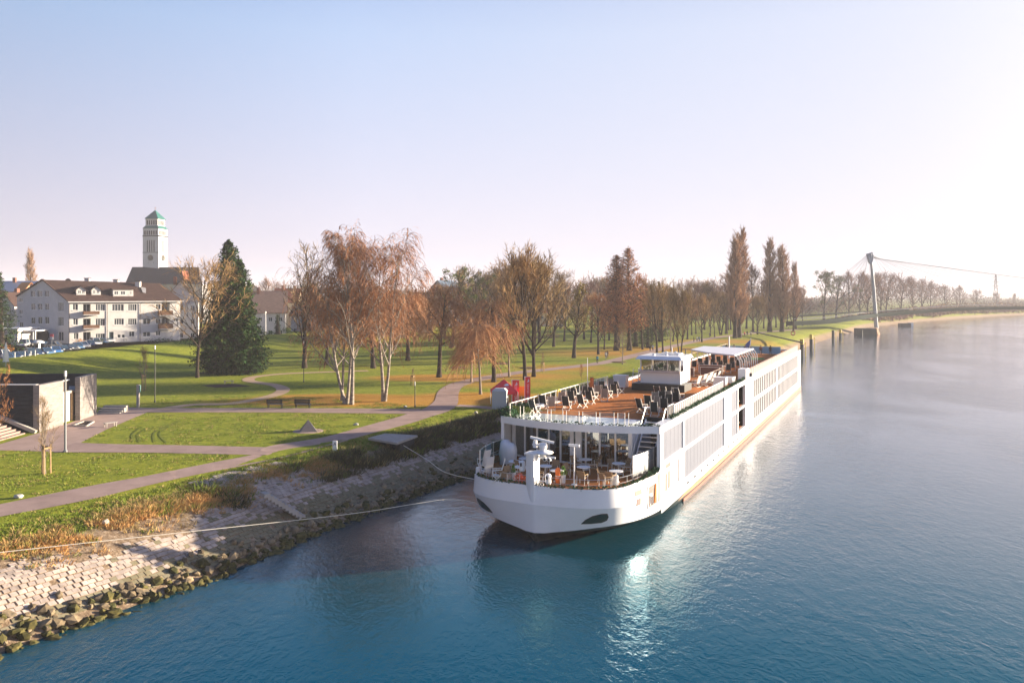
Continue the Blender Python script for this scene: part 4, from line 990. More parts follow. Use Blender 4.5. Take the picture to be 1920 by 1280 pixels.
# px anchors of the chair bases on the sun deck
g1 = [(945,769),(962,771),(985,766),(1000,764),(1022,768),(1028,757),(1042,754),(1052,750),(1058,757),(1071,752),(1072,742),(1087,747),(1110,748),(1100,738),(1125,741),(1128,732),(1150,738),(1143,729),(1160,730)]
def dpt(px, py, z=6.22): return W2S(pw(px,py,z))
g1c = sorted([dpt(x,y) for x, y in [(1003,776),(1020,765),(1034,769),(1050,759),(1063,768),(1072,757),(1080,751),(1092,764),(1094,747),(1107,757),(1113,749),(1122,744),(1133,752),(1127,736),(1140,746),(1152,743),(1162,737),(1148,731)]], key=lambda p: p.y)
for i, p in enumerate(g1c):
    pl2 = i % 4 == 1; put_chair(p.x+.35*(1 if p.x < -5.2 else 0), p.y, math.pi+R.uniform(-.6,.5)+(0.3 if i%2 else -.3), ('pale grey' if pl2 else 'charcoal')+' sling deck chair in the bank-side group, '+(ORD[i] if i < 16 else ('last but one' if i == 16 else 'last one')), 'sling deck chairs in the bank-side group', pl2)
g2c = sorted([dpt(x,y) for x, y in [(1204,773),(1217,766),(1228,780),(1233,768),(1245,772),(1226,759),(1241,757),(1252,763),(1259,757),(1268,760),(1247,748),(1262,749),(1274,752),(1236,747)]], key=lambda p: p.y)
for i, p in enumerate(g2c):
    pl2 = i in (3,6,9,11); put_chair(p.x, p.y, math.pi+R.uniform(-.5,.6), ('pale grey' if pl2 else 'charcoal')+' sling deck chair in the river-side group, '+ORD[i], 'sling deck chairs in the river-side group', pl2)
tt = round_table('x','x'); ft = True
def put_table(t, s, z, label, group, sc=1):
    global ft
    o = tt if ft else dup(tt); ft = False; o = place(o, t, s, z, 0, label, group); o.scale = (sc,)*3; return o
for (x,y), lab in zip([(1013,770),(1060,764),(1092,757),(1213,776),(1240,764)], ['small white table before the bank-side deck chairs','small white table amid the bank-side deck chairs','small white table behind the middle bank-side deck chairs','small white table before the river-side deck chairs','small white table amid the river-side deck chairs']):
    p = dpt(x,y); put_table(p.x, p.y, 6.22, lab, 'small tables on the sun deck', .8)
# folded white deck chairs behind the wheelhouse, dark chairs under the awning
M_wsl = mat('sling_white', (.66,.62,.58), .6); wc = deck_chair('x','x', M_wsl); fw = True
for i, (t, s) in enumerate([(2.3,34.2),(2.9,35.2),(2.4,36.4),(3.0,37.6),(2.5,38.8),(3.0,40.2)]):
    o = wc if fw else dup(wc); fw = False; place(o, t, s, 6.22, -1.9+.2*(i%2), 'white deck chair beside the wheelhouse, '+ORD[i], 'white deck chairs beside the wheelhouse')
k = 0
for r_, s in enumerate((50.5,53.5,57,61,65)):
    for c_, t in enumerate((-2.2,-.7,.9,2.4)):
        if s < 53 and t < -1: continue
        put_chair(t, s, math.pi*(1 if (r_+c_)%2 else 0)+.3, 'charcoal dining chair under the awning, '+['first','second','third','fourth','fifth'][r_]+' row, '+['bank side','bank side of the middle','river side of the middle','river side'][c_], 'charcoal dining chairs under the awning'); 
for i, (t, s) in enumerate(((-1.5,55.2),(1.6,52),(1.6,55.2),(1.6,59),(-1.5,59),(1.6,63))):
    put_table(t, s, 6.22, 'white table under the awning, '+ORD[i], 'white tables under the awning', 1.05)
# orange life-ring box and yellow coat on the bank-side rail
M_orange = mat('life_orange', (.75,.16,.02), .6)
o = thing('life_jacket_box', 'orange life jacket case hung on the bank-side rail', 'case', S2W(-5.35,25.6,6.3), SA); mb = MB(); mb.bx(-.12,.12,-.2,.2,.25,1.25,M_orange); mb.obj('case', None, o); mb = MB(); mb.bx(-.13,.13,-.03,.03,.2,1.3,M_dark); mb.obj('strap', None, o)
o = thing('life_ring', 'yellow horseshoe life ring on the bank-side rail', 'life ring', S2W(-5.38,17.5,7.0), SA); mb = MB(); mb.tube([(0,.28*math.cos(a),.28*math.sin(a)) for a in [math.pi*(-.35+1.7*k/12) for k in range(13)]],.07,6,mat('ring_yellow',(.8,.5,.03),.5)); mb.obj('ring', None, o)
mb = MB(); mb.bar((0,-.3,-.3),(0,.3,-.3),.03,.03,M_steel); mb.obj('bracket', None, o)
# -------- bow terrace furniture
def fpt(px, py, z=3.29): return W2S(pw(px,py,z))
tp_ = [(975,895,'behind the radar post at the bank side'),(966,884,'next to the lounge window at the bank side'),(1030,876,'behind the light mast'),(1022,893,'beside the radar pedestal'),(1044,902,'beside the orange heater cover'),(1094,895,'in the middle of the bow terrace'),(1098,880,'closest to the middle lounge window'),(1155,903,'nearest the wind screens'),(1160,888,'in the corner under the stair'),(917,887,'small one by the teal screens'),(985,878,'between radar post and lounge glass')]
for i, (x, y, lab) in enumerate(tp_):
    p = fpt(x,y); put_table(p.x, p.y, 3.29, 'round white terrace table '+lab, 'round white tables on the bow terrace', 1.08 if i != 9 else .7)
tc_ = tan_chair('x','x'); fc = True
cp = [(927,896,2.4,'between the teal screens and the white tarpaulin'),(945,905,3.4,'closest to the bank-side corner lamp'),(957,899,1.2,'left of the red poinsettia'),(960,888,-.5,'before the first lounge window'),(1000,884,.6,'behind the radar post'),(1012,903,2.0,'right of the radar post'),(1018,884,0.2,'behind the twin floodlights'),(1040,888,.1,'beside the light mast'),(1068,893,1.3,'left of the middle table'),(1092,907,3.1,'in front of the middle table'),(1112,888,-1.2,'right of the middle table'),(1118,876,-.9,'closest to the lounge mullion'),(1080,878,1.0,'left of the rear middle table'),(1130,903,1.8,'left of the tables by the wind screens'),(1135,912,2.6,'nearest the river-side corner lamp'),(1150,885,.9,'left of the stair corner table'),(1175,893,-1.3,'against the wind screens'),(1172,883,-.7,'under the stair'),(1145,908,3.0,'in front of the river-side table')]
for i, (x, y, a, lab) in enumerate(cp):
    p = fpt(x,y); o = tc_ if fc else dup(tc_); fc = False; place(o, p.x, p.y, 3.29, a, 'tan wicker armchair '+lab, 'tan armchairs on the bow terrace')
# tall reclined loungers at the bank side, tarpaulin bundle
for x, y, a, lab in ((913,897,.9,'tall pale lounger leaning in the bank-side corner'),(906,883,1.2,'tall pale lounger folded against the teal screens'),(932,905,2.0,'upright folded pale lounger standing alone')):
    p = fpt(x,y); o = dup(wc, S2W(p.x,p.y,3.29), SA+a+math.pi, lab, 'folded pale loungers'); o.scale = (1.0,1.0,1.35)
p = fpt(944,870); o = thing('covered_grill', 'bulky piece of equipment under a crumpled white tarpaulin', 'cover', S2W(-4.55,5.9,3.29), SA)
mb = MB(); R = random.Random(9); n = 14; prof_ = [(.52,0),(.56,.35),(.60,.75),(.62,1.05),(.55,1.32),(.38,1.5),(.1,1.56)]
vs_ = []
for i, (r_, z) in enumerate(prof_):
    for k in range(n):
        a = 2*math.pi*k/n; q = r_*(1+.12*math.sin(k*2.6+i)+R.uniform(-.06,.06)); vs_.append((q*math.cos(a)*1.05, q*math.sin(a)*.8, z*(1+(.12 if math.cos(a) < 0 and i > 3 else 0))))
mb.add(vs_, [(i*n+k,i*n+(k+1)%n,(i+1)*n+(k+1)%n,(i+1)*n+k) for i in range(len(prof_)-1) for k in range(n)]+[tuple((len(prof_)-1)*n+k for k in range(n))], mat('tarpaulin_white', (.60,.60,.62), .45, bump=.3, bscale=6)); mb.obj('tarpaulin', None, o, smooth=True)
mb = MB(); mb.lathe([(.45,0),(.45,.1)],(0,0,0),12,M_dark); mb.obj('base', None, o)
# planters
M_redf = mat('poinsettia_red', (.55,.04,.03), .7, col2=(.8,.22,.03), vscale=12); M_gr = mat('boxwood_green', (.06,.15,.03), .8, col2=(.16,.28,.05), vscale=10)
def planter(px, py, lab, mleaf, h=.55, r=.28, hp=.5, n=170, cone=True):
    p = fpt(px,py); o = thing('planter', lab, 'planter', S2W(p.x,p.y,3.29), SA); mb = MB(); mb.lathe([(.13,0),(.17,hp)],(0,0,0),10,M_white); mb.obj('pot', None, o)
    r2 = random.Random(int(px)); V = []; Fq = []
    for _ in range(n):
        z = r2.random(); rr = r*(1-z*.75 if cone else math.sin(math.pi*(.15+.8*z)))*math.sqrt(r2.random()); a = r2.uniform(0,6.28); c = Vector((rr*math.cos(a),rr*math.sin(a),hp+z*h)); k_ = len(V)
        V += [tuple(c+Vector((r2.uniform(-1,1),r2.uniform(-1,1),r2.uniform(-1,1)))*.07) for _ in range(3)]; Fq.append((k_,k_+1,k_+2))
    me = bpy.data.meshes.new('foliage'); me.from_pydata(V,[],Fq); me.materials.append(mleaf); link('foliage', me, o)
planter(1056,905,'white pot with a small green boxwood cone on the bow terrace',M_gr)
planter(963,900,'white pot with green sprig beside the red poinsettias',M_gr,.5,.2)
planter(974,906,'red poinsettias in a white pot left of the radar post',M_redf,.5,.42,.12,260,False)
o = thing('heater_cover', 'orange life jackets stacked beside the boxwood pot', 'life jacket', S2W(*fpt(1046,905).xy,3.29), SA); mb = MB(); mb.lathe([(.12,0),(.17,.15),(.15,.5),(.18,.8),(.08,.95)],(0,0,0),9,M_orange); mb.obj('jacket', None, o); mb = MB(); mb.lathe([(.185,.42),(.185,.47)],(0,0,0),9,M_steel); mb.obj('strap', None, o)
# faint ship lettering on the flank
M_pale = mat('lettering_pale', (.66,.62,.62), .4)
# mooring ropes
def rope(pts, r, lab):
    P_ = [np.array(p) for p in pts]; out = []
    for i in range(len(P_)-1):
        p0 = P_[max(i-1,0)]; p1 = P_[i]; p2 = P_[i+1]; p3 = P_[min(i+2,len(P_)-1)]
        for k in range(8):
            u = k/8; out.append(.5*((2*p1)+(-p0+p2)*u+(2*p0-5*p1+4*p2-p3)*u*u+(-p0+3*p1-3*p2+p3)*u**3))
    out.append(P_[-1]); mb = MB(); mb.tube(out, r, 6, M_rope); return mb.obj('mooring_rope', None, None, label=lab, cat='rope', group='mooring ropes')
rope([S2W(-4.5,1.25,1.7), pd(840,936,50.2), pd(785,943,49.2), pd(640,965,47.4), pd(320,1000,42.5), pd(0,1035,38.6), pd(-250,1064,36)], .016, 'long pale mooring rope stretched low over the stone bank to the bow')
rope([S2W(-5.0,1.9,3.0), pd(835,885,54), pd(800,861,58.5), pd(757,835,64.6)], .02, 'short mooring rope running from the ship to the concrete slab')
rope([pw(-6,766,4.8), pw(40,785,4.3), pw(76,793,4.0)], .02, 'thin cable slung across the dark face of the park pavilion') if 0 else None
# ---------------------------------------------------------------- buildings
M_pane = mat('pane_dark', (.045,.055,.065), .08, spec=.7)
M_wfr = mat('window_frame_white', (.70,.68,.66), .5)
M_roofb = mat('roof_tile_brown', (.062,.036,.030), .95, spec=.15, var=.22, vscale=1.5, bump=.3, bscale=4)
M_roofr = mat('roof_tile_red', (.34,.11,.055), .85, var=.2, vscale=1.5, bump=.3, bscale=4)
M_roofd = mat('roof_slate_dark', (.006,.013,.028), .95, spec=.1, var=.25, vscale=.6)
M_bark_dk = mat('pipe_dark', (.07,.05,.045), .8)
M_balc = mat('balcony_wood', (.16,.085,.05), .8)
class Face:
    """vertical wall line starting at C in direction D; converts photo pixels on it to (u, z)"""
    def __init__(s, C, D): s.C = Vector(C[:2]); s.D = Vector(D).normalized(); s.N = Vector((s.D.y, -s.D.x))
    def uz(s, px, py):
        k = (px-960)/F; u = (k*s.C.y-s.C.x)/(s.D.x-k*s.D.y); Y = s.C.y+s.D.y*u; return u, H-(py-HOR)*Y/F
    def P(s, u, v, o=0): q = s.C+s.D*u+s.N*o; return (q.x, q.y, v)
    def rect(s, x0, y0, x1, y1): a = s.uz(x0, y1); b_ = s.uz(x1, y0); return (a[0], b_[0], a[1], b_[1])
def facade(bt, face, u1, z0, z1, holes, m, name='wall', cols=2, top=None, fr=M_wfr, depth=.22, pane=None):
    mb = MB(); P = lambda u, v, o: face.P(u, v, o)
    wall_grid(mb, 0, u1, z0, z1, holes, P, m, depth)
    if top: mb.add([face.P(*q) for q in top], [tuple(range(len(top)))], m)
    wo_ = mb.obj(name, None, bt, world=True)
    for h in holes: window(bt, face, h, fr, depth, None, pane)
    return wo_
def window(bt, face, h, fr=M_wfr, depth=.22, n=None, pane=None):
    a, b_, c, d = h; w_ = b_-a; n = n or (1 if w_ < .7 else 2 if w_ < 1.8 else 4); f = .07
    mb = MB()
    def blk(u0,u1,v0,v1,o0,o1,mm,B): 
        vs_ = [face.P(u,v,o) for o in (o0,o1) for u, v in ((u0,v0),(u1,v0),(u1,v1),(u0,v1))]
        B.add(vs_, [(0,1,2,3),(7,6,5,4),(0,4,5,1),(1,5,6,2),(2,6,7,3),(3,7,4,0)], mm)
    k = -depth+.02
    blk(a,b_,c,c+f,k,k+.08,fr,mb); blk(a,b_,d-f,d,k,k+.08,fr,mb); blk(a,a+f,c,d,k,k+.08,fr,mb); blk(b_-f,b_,c,d,k,k+.08,fr,mb)
    for i in range(1, n): u = a+w_*i/n; blk(u-.04,u+.04,c,d,k,k+.08,fr,mb)
    blk(a-.08,b_+.08,c-.1,c,-.02,.1,fr,mb)
    o = mb.obj('window', None, bt, world=True)
    mb = MB(); blk(a+f,b_-f,c+f,d-f,k+.02,k+.04,pane or M_pane,mb); p = mb.obj('pane', None, o); p.matrix_parent_inverse = o.matrix_parent_inverse.copy() if False else Matrix.Identity(4)
    return o
def wobj(mb, name, bt): return mb.obj(name, None, bt, world=True)
# --- apartment block, gable end to the river
C = (-98, 183); ap = thing('apartment_building', 'long white three storey apartment block with brown roof, dormers and balconies', 'building', (-98,183,4.5))
fA = Face(C, (.819,.574)); fG0 = Face(C, (-.906,.423))
class FaceG(Face):
    pass
fG = FaceG(C, (-.906,.423)); fG.N = Vector((-.423,-.906))
uA = fA.uz(338,600)[0]; uG = fG.uz(32,600)[0]
zE = 14.0
def R4(face, L_): return [tuple(sorted((face.rect(*q)[0], face.rect(*q)[1])))+tuple(sorted(face.rect(*q)[2:])) for q in L_]
hA = R4(fA, [(136,570,146,581.5),(137,597,146,609),(138,624,147,636),
   (179,570,197,582.5),(179,597,197,611),(179,625,197,635),
   (210,570,232,583),(214,597,232,609),(240,570,256,582.5),(240,597,256,609),(242,621,252,631),
   (268,597,282,608),(268,622,282,631),(292,570,301,580),(292,597,301,607),(292,620,301,629),(326,597,333,603),
   (220,627,226,633),(228,627,234,633)])
dA = R4(fA, [(204.5,622,213,642)])
bA = R4(fA, [(156,570,170,589),(156,597,170,615),(156,622,170,640),(303,567,319,592),(303,596,319,617)])
facade(ap, fA, uA, 4.3, zE, hA, M_wwall)if not bA else None
mb = MB(); wall_grid(mb, 0, uA, 4.3, zE, hA+dA+bA, lambda u,v,o: fA.P(u,v,o), M_wwall, .22); wobj(mb, 'wall', ap)
for i, h in enumerate(hA): window(ap, fA, h)
for h in dA: o = window(ap, fA, h, mat('door_teal',(.10,.25,.26),.5), n=1); o.name = 'door'
for h in bA: window(ap, fA, h, M_wfr, .9, 2)
def fblk(B, face, u0, u1, v0, v1, o0, o1, m):
    vs_ = [face.P(u,v,o) for o in (o0,o1) for u, v in ((u0,v0),(u1,v0),(u1,v1),(u0,v1))]
    B.add(vs_, [(0,1,2,3),(7,6,5,4),(0,4,5,1),(1,5,6,2),(2,6,7,3),(3,7,4,0)], m)
for x0, x1, yt, yb in ((155,185,583,590.5),(155,185,608.5,616.5),(296,322,582,592),(296,322,606,617)):
    a = fA.rect(x0,yt,x1,yb); u0, u1 = sorted(a[:2]); z0, z1 = sorted(a[2:])
    mb = MB(); fblk(mb, fA, u0,u1,z0,z0+.15,0,1.3,M_wwall); b_ = wobj(mb, 'balcony', ap)
    mb = MB(); n = int((u1-u0)/.28)
    fblk(mb, fA, u0,u1,z1-.08,z1,1.22,1.3,M_balc); fblk(mb, fA, u0,u1,z0+.1,z1-.1,1.24,1.27,M_balc)
    r_ = mb.obj('balcony_panel', None, b_)
    mb = MB(); fblk(mb, fA, u0,u0+.05,z0+.1,z1,0,1.3,M_balc); s1_ = mb.obj('side_panel', None, b_)
    mb = MB(); fblk(mb, fA, u1-.05,u1,z0+.1,z1,0,1.3,M_balc); mb.obj('side_panel', None, b_)
# gable wall
hG = R4(fG, [(58,569,66,581),(70.5,569,79,581),(84,569,92,581),(58,595,66,607),(71,594,79,607),(84,594,92,607),(58,545,66,556.5),(70.5,545,79,556.5),(84,545,92,556.5),
   (108.5,567,119,583.5),(108.5,594,119,611),(109,622,119,639),(72.5,622,80,634.5),(85,622,92.5,634.5),(35,581,42,589),(35,559,42,567),(36,604,43,613)])
gt = [fG.uz(*q) for q in ((130,565),(81,524.5),(32,556))]; uG = gt[2][0]
mb = MB(); zcut = fG.uz(58,568)[1]+.3
lowh = [h for h in hG if h[3] < gt[0][1]-.02]; up = [h for h in hG if h not in lowh]
zc = min(gt[0][1], max([h[3] for h in lowh])+.15)
wall_grid(mb, 0, uG, 4.3, zc, lowh, lambda u,v,o: fG.P(u,v,o), M_wwall, .22)
# upper gable: column strips between the roof slopes with the attic windows cut out
def gz(u): return float(np.interp(u, [gt[0][0], gt[1][0], gt[2][0]], [gt[0][1], gt[1][1], gt[2][1]]))
us = sorted({0, uG, gt[1][0], *[h[0] for h in up], *[h[1] for h in up]})
for a, b_ in zip(us[:-1], us[1:]):
    hh_ = sorted([h for h in up if h[0] < (a+b_)/2 < h[1]], key=lambda h: h[2]); z = zc
    for h in hh_:
        if h[2] > z: mb.quad(fG.P(a,z),fG.P(b_,z),fG.P(b_,h[2]),fG.P(a,h[2]),M_wwall)
        z = h[3]
    mb.quad(fG.P(a,z),fG.P(b_,z),fG.P(b_,max(z,gz(b_))),fG.P(a,max(z,gz(a))),M_wwall)
wobj(mb, 'gable_wall', ap)
for h in hG: window(ap, fG, h)
mb = MB()
for a, b_ in ((gt[0],gt[1]),(gt[1],gt[2])): 
    mb.bar(fG.P(a[0],a[1]+.08,.15), fG.P(b_[0],b_[1]+.08,.15), .5, .22, M_roofb)
wobj(mb, 'verge', ap)
# roof: ridge from the gable apex to the far end
apex = Vector(fG.P(*gt[1], .2)); eA0 = Vector(fA.P(-.3,13.9,.5)); eA1 = Vector(fA.P(uA+.6,14.0,.5)); eG = Vector(fG.P(uG,gt[2][1],.2)); hip = Vector(fA.P(uA+.6,13.9,-9)); _n = (eA1-eA0).cross(apex-eA0); _o = Vector((0,0,H)); _r = pd(300,531,100)-_o; rend = _o+_r*(_n.dot(eA0-_o)/_n.dot(_r)); back = Vector((rend.x-10, rend.y+8, 13.5)); 
mb = MB(); mb.add([eA0,eA1,rend,apex,hip,eG,back], [(0,1,2,3),(1,4,2),(3,2,6,5),(2,4,6)], M_roofb); ro_ = wobj(mb, 'roof', ap)
mb = MB(); mb.bar(eA0-Vector((0,0,.1)), eA1-Vector((0,0,.1)), .18, .18, M_wfr); wobj(mb, 'gutter', ap)
for px in (129.5,201,262.5):
    u, z = fA.uz(px,600); mb = MB(); mb.tube([fA.P(u,4.5,.12),fA.P(u,13.2,.12),fA.P(u+.6,13.9,.4)],.055,6,M_bark_dk); wobj(mb, 'downpipe', ap)
def roofz(p):   # height on the front slope
    n_ = (eA1-eA0).cross(rend-eA0); return eA0.z-((p.x-eA0.x)*n_.x+(p.y-eA0.y)*n_.y)/n_.z
def on_roof(px, py):
    lo, hi = 150, 260
    for _ in range(40):
        mid_ = (lo+hi)/2; p = pd(px,py,mid_)
        if p.z > roofz(p): lo = mid_
        else: hi = mid_
    return pd(px,py,(lo+hi)/2)
def dormer(x0, x1, y0, y1, ys, gable, wins):
    """front face between px x0..x1, rows y0 (eaves) to y1 (sill); ys = apex row"""
    b0 = on_roof(x0, y1); Yd = b0.y; D = fA.D; N = fA.N
    f = Face((b0.x, b0.y), D); u1 = f.uz(x1, y1)[0]; za = f.uz(x0, y1)[1]-.1; zb = f.uz(x0, y0)[1]
    H_ = R4(f, wins); mb = MB(); wall_grid(mb, 0, u1, za, zb, H_, lambda u,v,o: f.P(u,v,o), M_wwall, .1)
    L_ = 5.0; mb.quad(f.P(0,za),f.P(0,zb),f.P(0,zb,-L_),f.P(0,za,-L_),M_wwall); mb.quad(f.P(u1,za),f.P(u1,zb),f.P(u1,zb,-L_),f.P(u1,za,-L_),M_wwall)
    zt = f.uz((x0+x1)/2, ys)[1]
    if gable: mb.add([f.P(0,zb),f.P(u1,zb),f.P(u1/2,zt)],[(0,1,2)],M_wwall)
    o = wobj(mb, 'dormer', ap)
    mb = MB()
    if gable:
        for a, b_, c, d in ((-.3,zb-.15,u1/2,zt+.1),(u1/2,zt+.1,u1+.3,zb-.15)):
            mb.add([f.P(a,b_,.25),f.P(c,d,.25),f.P(c,d,-L_),f.P(a,b_,-L_),f.P(a,b_-.14,.25),f.P(c,d-.14,.25),f.P(c,d-.14,-L_),f.P(a,b_-.14,-L_)],[(0,1,2,3),(4,7,6,5),(0,4,5,1),(0,3,7,4),(1,5,6,2)],M_roofb)
    else: fblk(mb, f, -.3,u1+.3,zb,zb+.18,-L_,.3,M_roofb)
    mb.obj('dormer_roof', None, o)
    for h in H_:
        w_ = window(ap, f, h, M_wfr, .1, 2)
dormer(143,161,543,553,536,True,[(146,544,152,550.5),(153.5,544,159,550.5)])
dormer(171.5,189,543,553,536,True,[(174,544,179,550.5),(181,544,186.5,550.5)])
dormer(212,250,542.5,555.5,542,False,[(214,545.5,222,552.5),(226,545.5,235,552.5),(243,545.5,247,552.5)])
for px, py, h in ((164,525,1.5),(218,528,1.6),(259,531,1.5)):
    p = pd(px,py+3,196); mb = MB(); mb.box((p.x,p.y,p.z),(1.1,.8,h),M_wwall); c_ = wobj(mb, 'chimney', ap); mb = MB(); mb.box((p.x,p.y,p.z+h/2+.06),(1.3,1.0,.14),M_roofb); mb.obj('cap', None, c_)
p = on_roof(268,549); mb = MB(); q = p+Vector((0,-.1,.1)); mb.add([q, q+Vector((.9,.6,-.25)), q+Vector((-.3,2.2,1.1)), q+Vector((-1.2,1.6,1.35))],[(0,1,2,3)],mat('skylight_pale',(.22,.21,.21),.3)); wobj(mb, 'skylight', ap)
p = pd(128,528,190); mb = MB(); mb.lathe([(.05,0),(.05,1)],(p.x,p.y,p.z-1.2),6,M_dark); mb.tube([(p.x,p.y-.1,p.z),(p.x,p.y+.05,p.z)],[.75,.3],12,M_dark); wobj(mb, 'satellite_dish', ap)
# --- generic house
def house(label, px0, px1, ybase, yeave, yridge, Y, rz, depth, wallm, roofm, wins=(2,3), chim=1, gable_front=False, name='house', zb=None, dark_gable=False, cat='house'):
    """front wall spans px0..px1 at depth Y (measured at its middle), turned by rz"""
    xm = ((px0+px1)/2-960)*Y/F; W = (px1-px0)*Y/F/max(.5, math.cos(rz)); zb = H-(ybase-HOR)*Y/F if zb is None else zb; ze = H-(yeave-HOR)*Y/F; zr = H-(yridge-HOR)*Y/F
    o = thing(name, label, cat, (xm, Y, zb), rz); h = ze-zb; r_ = zr-zb; w2 = W/2
    cells_ = []; nr, nc = wins
    for i in range(nr):
        for j in range(nc):
            c = -w2+W*(j+.5)/nc; z = h*(i+.28)/nr; cells_.append((c-.5, c+.5, z, min(h-.25, z+1.15)))
    P = lambda u, v, q: (u, -q, v)
    mb = MB(); wall_grid(mb, -w2, w2, -.5, h, cells_, P, wallm, .15)
    mb.quad((w2,0,-.5),(w2,depth,-.5),(w2,depth,h),(w2,0,h),wallm); mb.quad((-w2,0,-.5),(-w2,0,h),(-w2,depth,h),(-w2,depth,-.5),wallm); mb.quad((-w2,depth,-.5),(-w2,depth,h),(w2,depth,h),(w2,depth,-.5),wallm)
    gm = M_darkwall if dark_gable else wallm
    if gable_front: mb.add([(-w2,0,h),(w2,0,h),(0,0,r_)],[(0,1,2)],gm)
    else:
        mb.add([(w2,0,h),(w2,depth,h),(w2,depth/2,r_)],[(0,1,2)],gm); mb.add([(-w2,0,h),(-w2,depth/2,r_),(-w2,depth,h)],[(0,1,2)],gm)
    mb.obj('wall', None, o)
    e = .45; mb = MB()
    if gable_front:
        sl_ = (r_-h)/w2
        for s_ in (1,-1):
            a, b_, c, d = (s_*(w2+e),-e,h-sl_*e),(0,-e,r_),(0,depth+e,r_),(s_*(w2+e),depth+e,h-sl_*e); t_ = Vector((0,0,.16)); q = [Vector(v) for v in (a,b_,c,d)]
            mb.add(q+[v+t_ for v in q],[(0,1,2,3),(4,7,6,5),(0,4,5,1),(2,6,7,3),(0,3,7,4)],roofm)
    else:
        sl_ = (r_-h)/(depth/2)
        for s_ in (0,1):
            y0 = -e if s_ == 0 else depth+e; a, b_, c, d = (-w2-e,y0,h-sl_*e),(w2+e,y0,h-sl_*e),(w2+e,depth/2,r_),(-w2-e,depth/2,r_); t_ = Vector((0,0,.16)); q = [Vector(v) for v in (a,b_,c,d)]
            mb.add(q+[v+t_ for v in q],[(0,1,2,3),(4,7,6,5),(0,4,5,1),(1,5,6,2),(0,3,7,4)],roofm)
    rf = mb.obj('roof', None, o)
    for k in range(chim):
        mb = MB(); x_ = -w2*.4+W*.5*k; mb.bx(x_-.4,x_+.4,depth*.45-.4,depth*.45+.4,r_-1.0,r_+1.1,mat('chimney_brick',(.22,.10,.07),.9)); mb.obj('chimney', None, rf)
    for a, b_, c, d in cells_:
        mb = MB(); f = .07
        for q in ((a,b_,c,c+f),(a,b_,d-f,d),(a,a+f,c,d),(b_-f,b_,c,d),((a+b_)/2-.04,(a+b_)/2+.04,c,d)): mb.bx(q[0],q[1],.07,.14,q[2],q[3],M_wfr)
        w_ = mb.obj('window', None, o); mb = MB(); mb.bx(a+f,b_-f,.10,.12,c+f,d-f,M_pane); mb.obj('pane', None, w_)
    return o
W_cream = mat('render_cream', (.60,.50,.36), .9, var=.06, vscale=.5); W_grey = mat('render_grey', (.42,.40,.40), .9, var=.06, vscale=.5); W_ochre = mat('render_ochre', (.55,.42,.22), .9, var=.06)
W_pink = mat('render_rose', (.55,.42,.36), .9, var=.06)
M_roofblue = mat('roof_metal_bluegrey', (.22,.25,.31), .35, metal=.3)
house('white gabled house just behind the end of the apartment block', 311,368,640,563,526,205,.35,14,M_wwall,M_roofb,(3,3),1,True)
house('blue-grey metal roofed house far behind the apartment gable', -10,58,560,546,527,235,.1,12,W_grey,M_roofblue,(1,4),1)
house('small orange tiled house peeking over the apartment roof', 50,66,560,545,530,222,.8,8,W_cream,mat('roof_orange',(.52,.19,.05),.8),(1,1),0,True)
house('narrow white house with dark roof beside the apartment gable', -14,31,628,571,549,196,-.3,10,M_wwall,M_roofb,(3,2),1,True)
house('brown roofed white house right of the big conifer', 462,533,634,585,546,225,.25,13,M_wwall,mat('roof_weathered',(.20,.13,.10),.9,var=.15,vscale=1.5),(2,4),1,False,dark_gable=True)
house('red hipped house peeking above the brown roofed house', 455,492,600,548,533,265,.3,10,W_cream,M_roofr,(2,2),1,True)
house('house with red-brown roof left of the fan shaped ash', 512,556,620,566,541,275,.1,12,W_cream,M_roofr,(2,3),2)
house('small white house behind the fan shaped ash tree', 545,592,628,590,566,250,-.1,9,M_wwall,M_roofb,(2,3),1)
house('ochre house behind the left birch crown', 602,662,630,585,560,240,.15,10,W_ochre,M_roofb,(3,4),1)
house('cream house glowing between the two white birches', 668,762,632,580,552,235,.1,11,W_cream,M_roofr,(3,5),2)
house('rose rendered house behind the orange weeping birch', 765,812,628,575,548,255,.1,10,W_pink,M_roofb,(3,3),1)
house('tall house with grey and orange roof above the hanging birch twigs', 800,842,610,548,526,285,-.5,11,W_grey,mat('roof_slate_blue',(.06,.09,.13),.6),(2,2),1,True)
house('white villa glimpsed between the pruned limes', 880,940,632,590,565,290,.1,10,M_wwall,M_roofb,(2,4),1)
house('distant red roofed house behind the twin dark trunks', 1010,1060,620,585,566,330,.1,10,W_cream,M_roofr,(2,4),1)
# flat garage wing and carport before the gable
o = thing('garage_wing', 'low flat roofed garage wing with an arched opening at the gable foot', 'garage', pd(0,645,176)); Yg = 176
mb = MB(); p0 = pd(-20,645,Yg); p1 = pd(33,645,Yg); mb.bx(p0.x,p1.x,Yg,Yg+8,4.3,pd(0,617,Yg).z,M_wwall); wobj(mb,'wall',o)
mb = MB(); mb.bx(p0.x,p1.x+.3,Yg-.3,Yg+8,pd(0,617,Yg).z,pd(0,615,Yg).z,M_wfr); wobj(mb,'flat_roof',o)
mb = MB(); a0 = pd(9,648,Yg); mb.prism([(a0.x+1.4*math.cos(math.pi*k/10), 2.1*math.sin(math.pi*k/10)) for k in range(11)],0,.05,M_dark)
mb.v = [(x, Yg-.04-z, 4.5+y) for x, y, z in mb.v]; wobj(mb,'arched_opening',o)
o = thing('carport', 'open carport with a thin roof slab beside the garage wing', 'carport', pd(50,645,178)); mb = MB(); a = pd(34,619,178); b_ = pd(67,619,178); mb.bx(a.x,b_.x,178,183,a.z-.25,a.z,M_wfr); wobj(mb,'roof_slab',o)
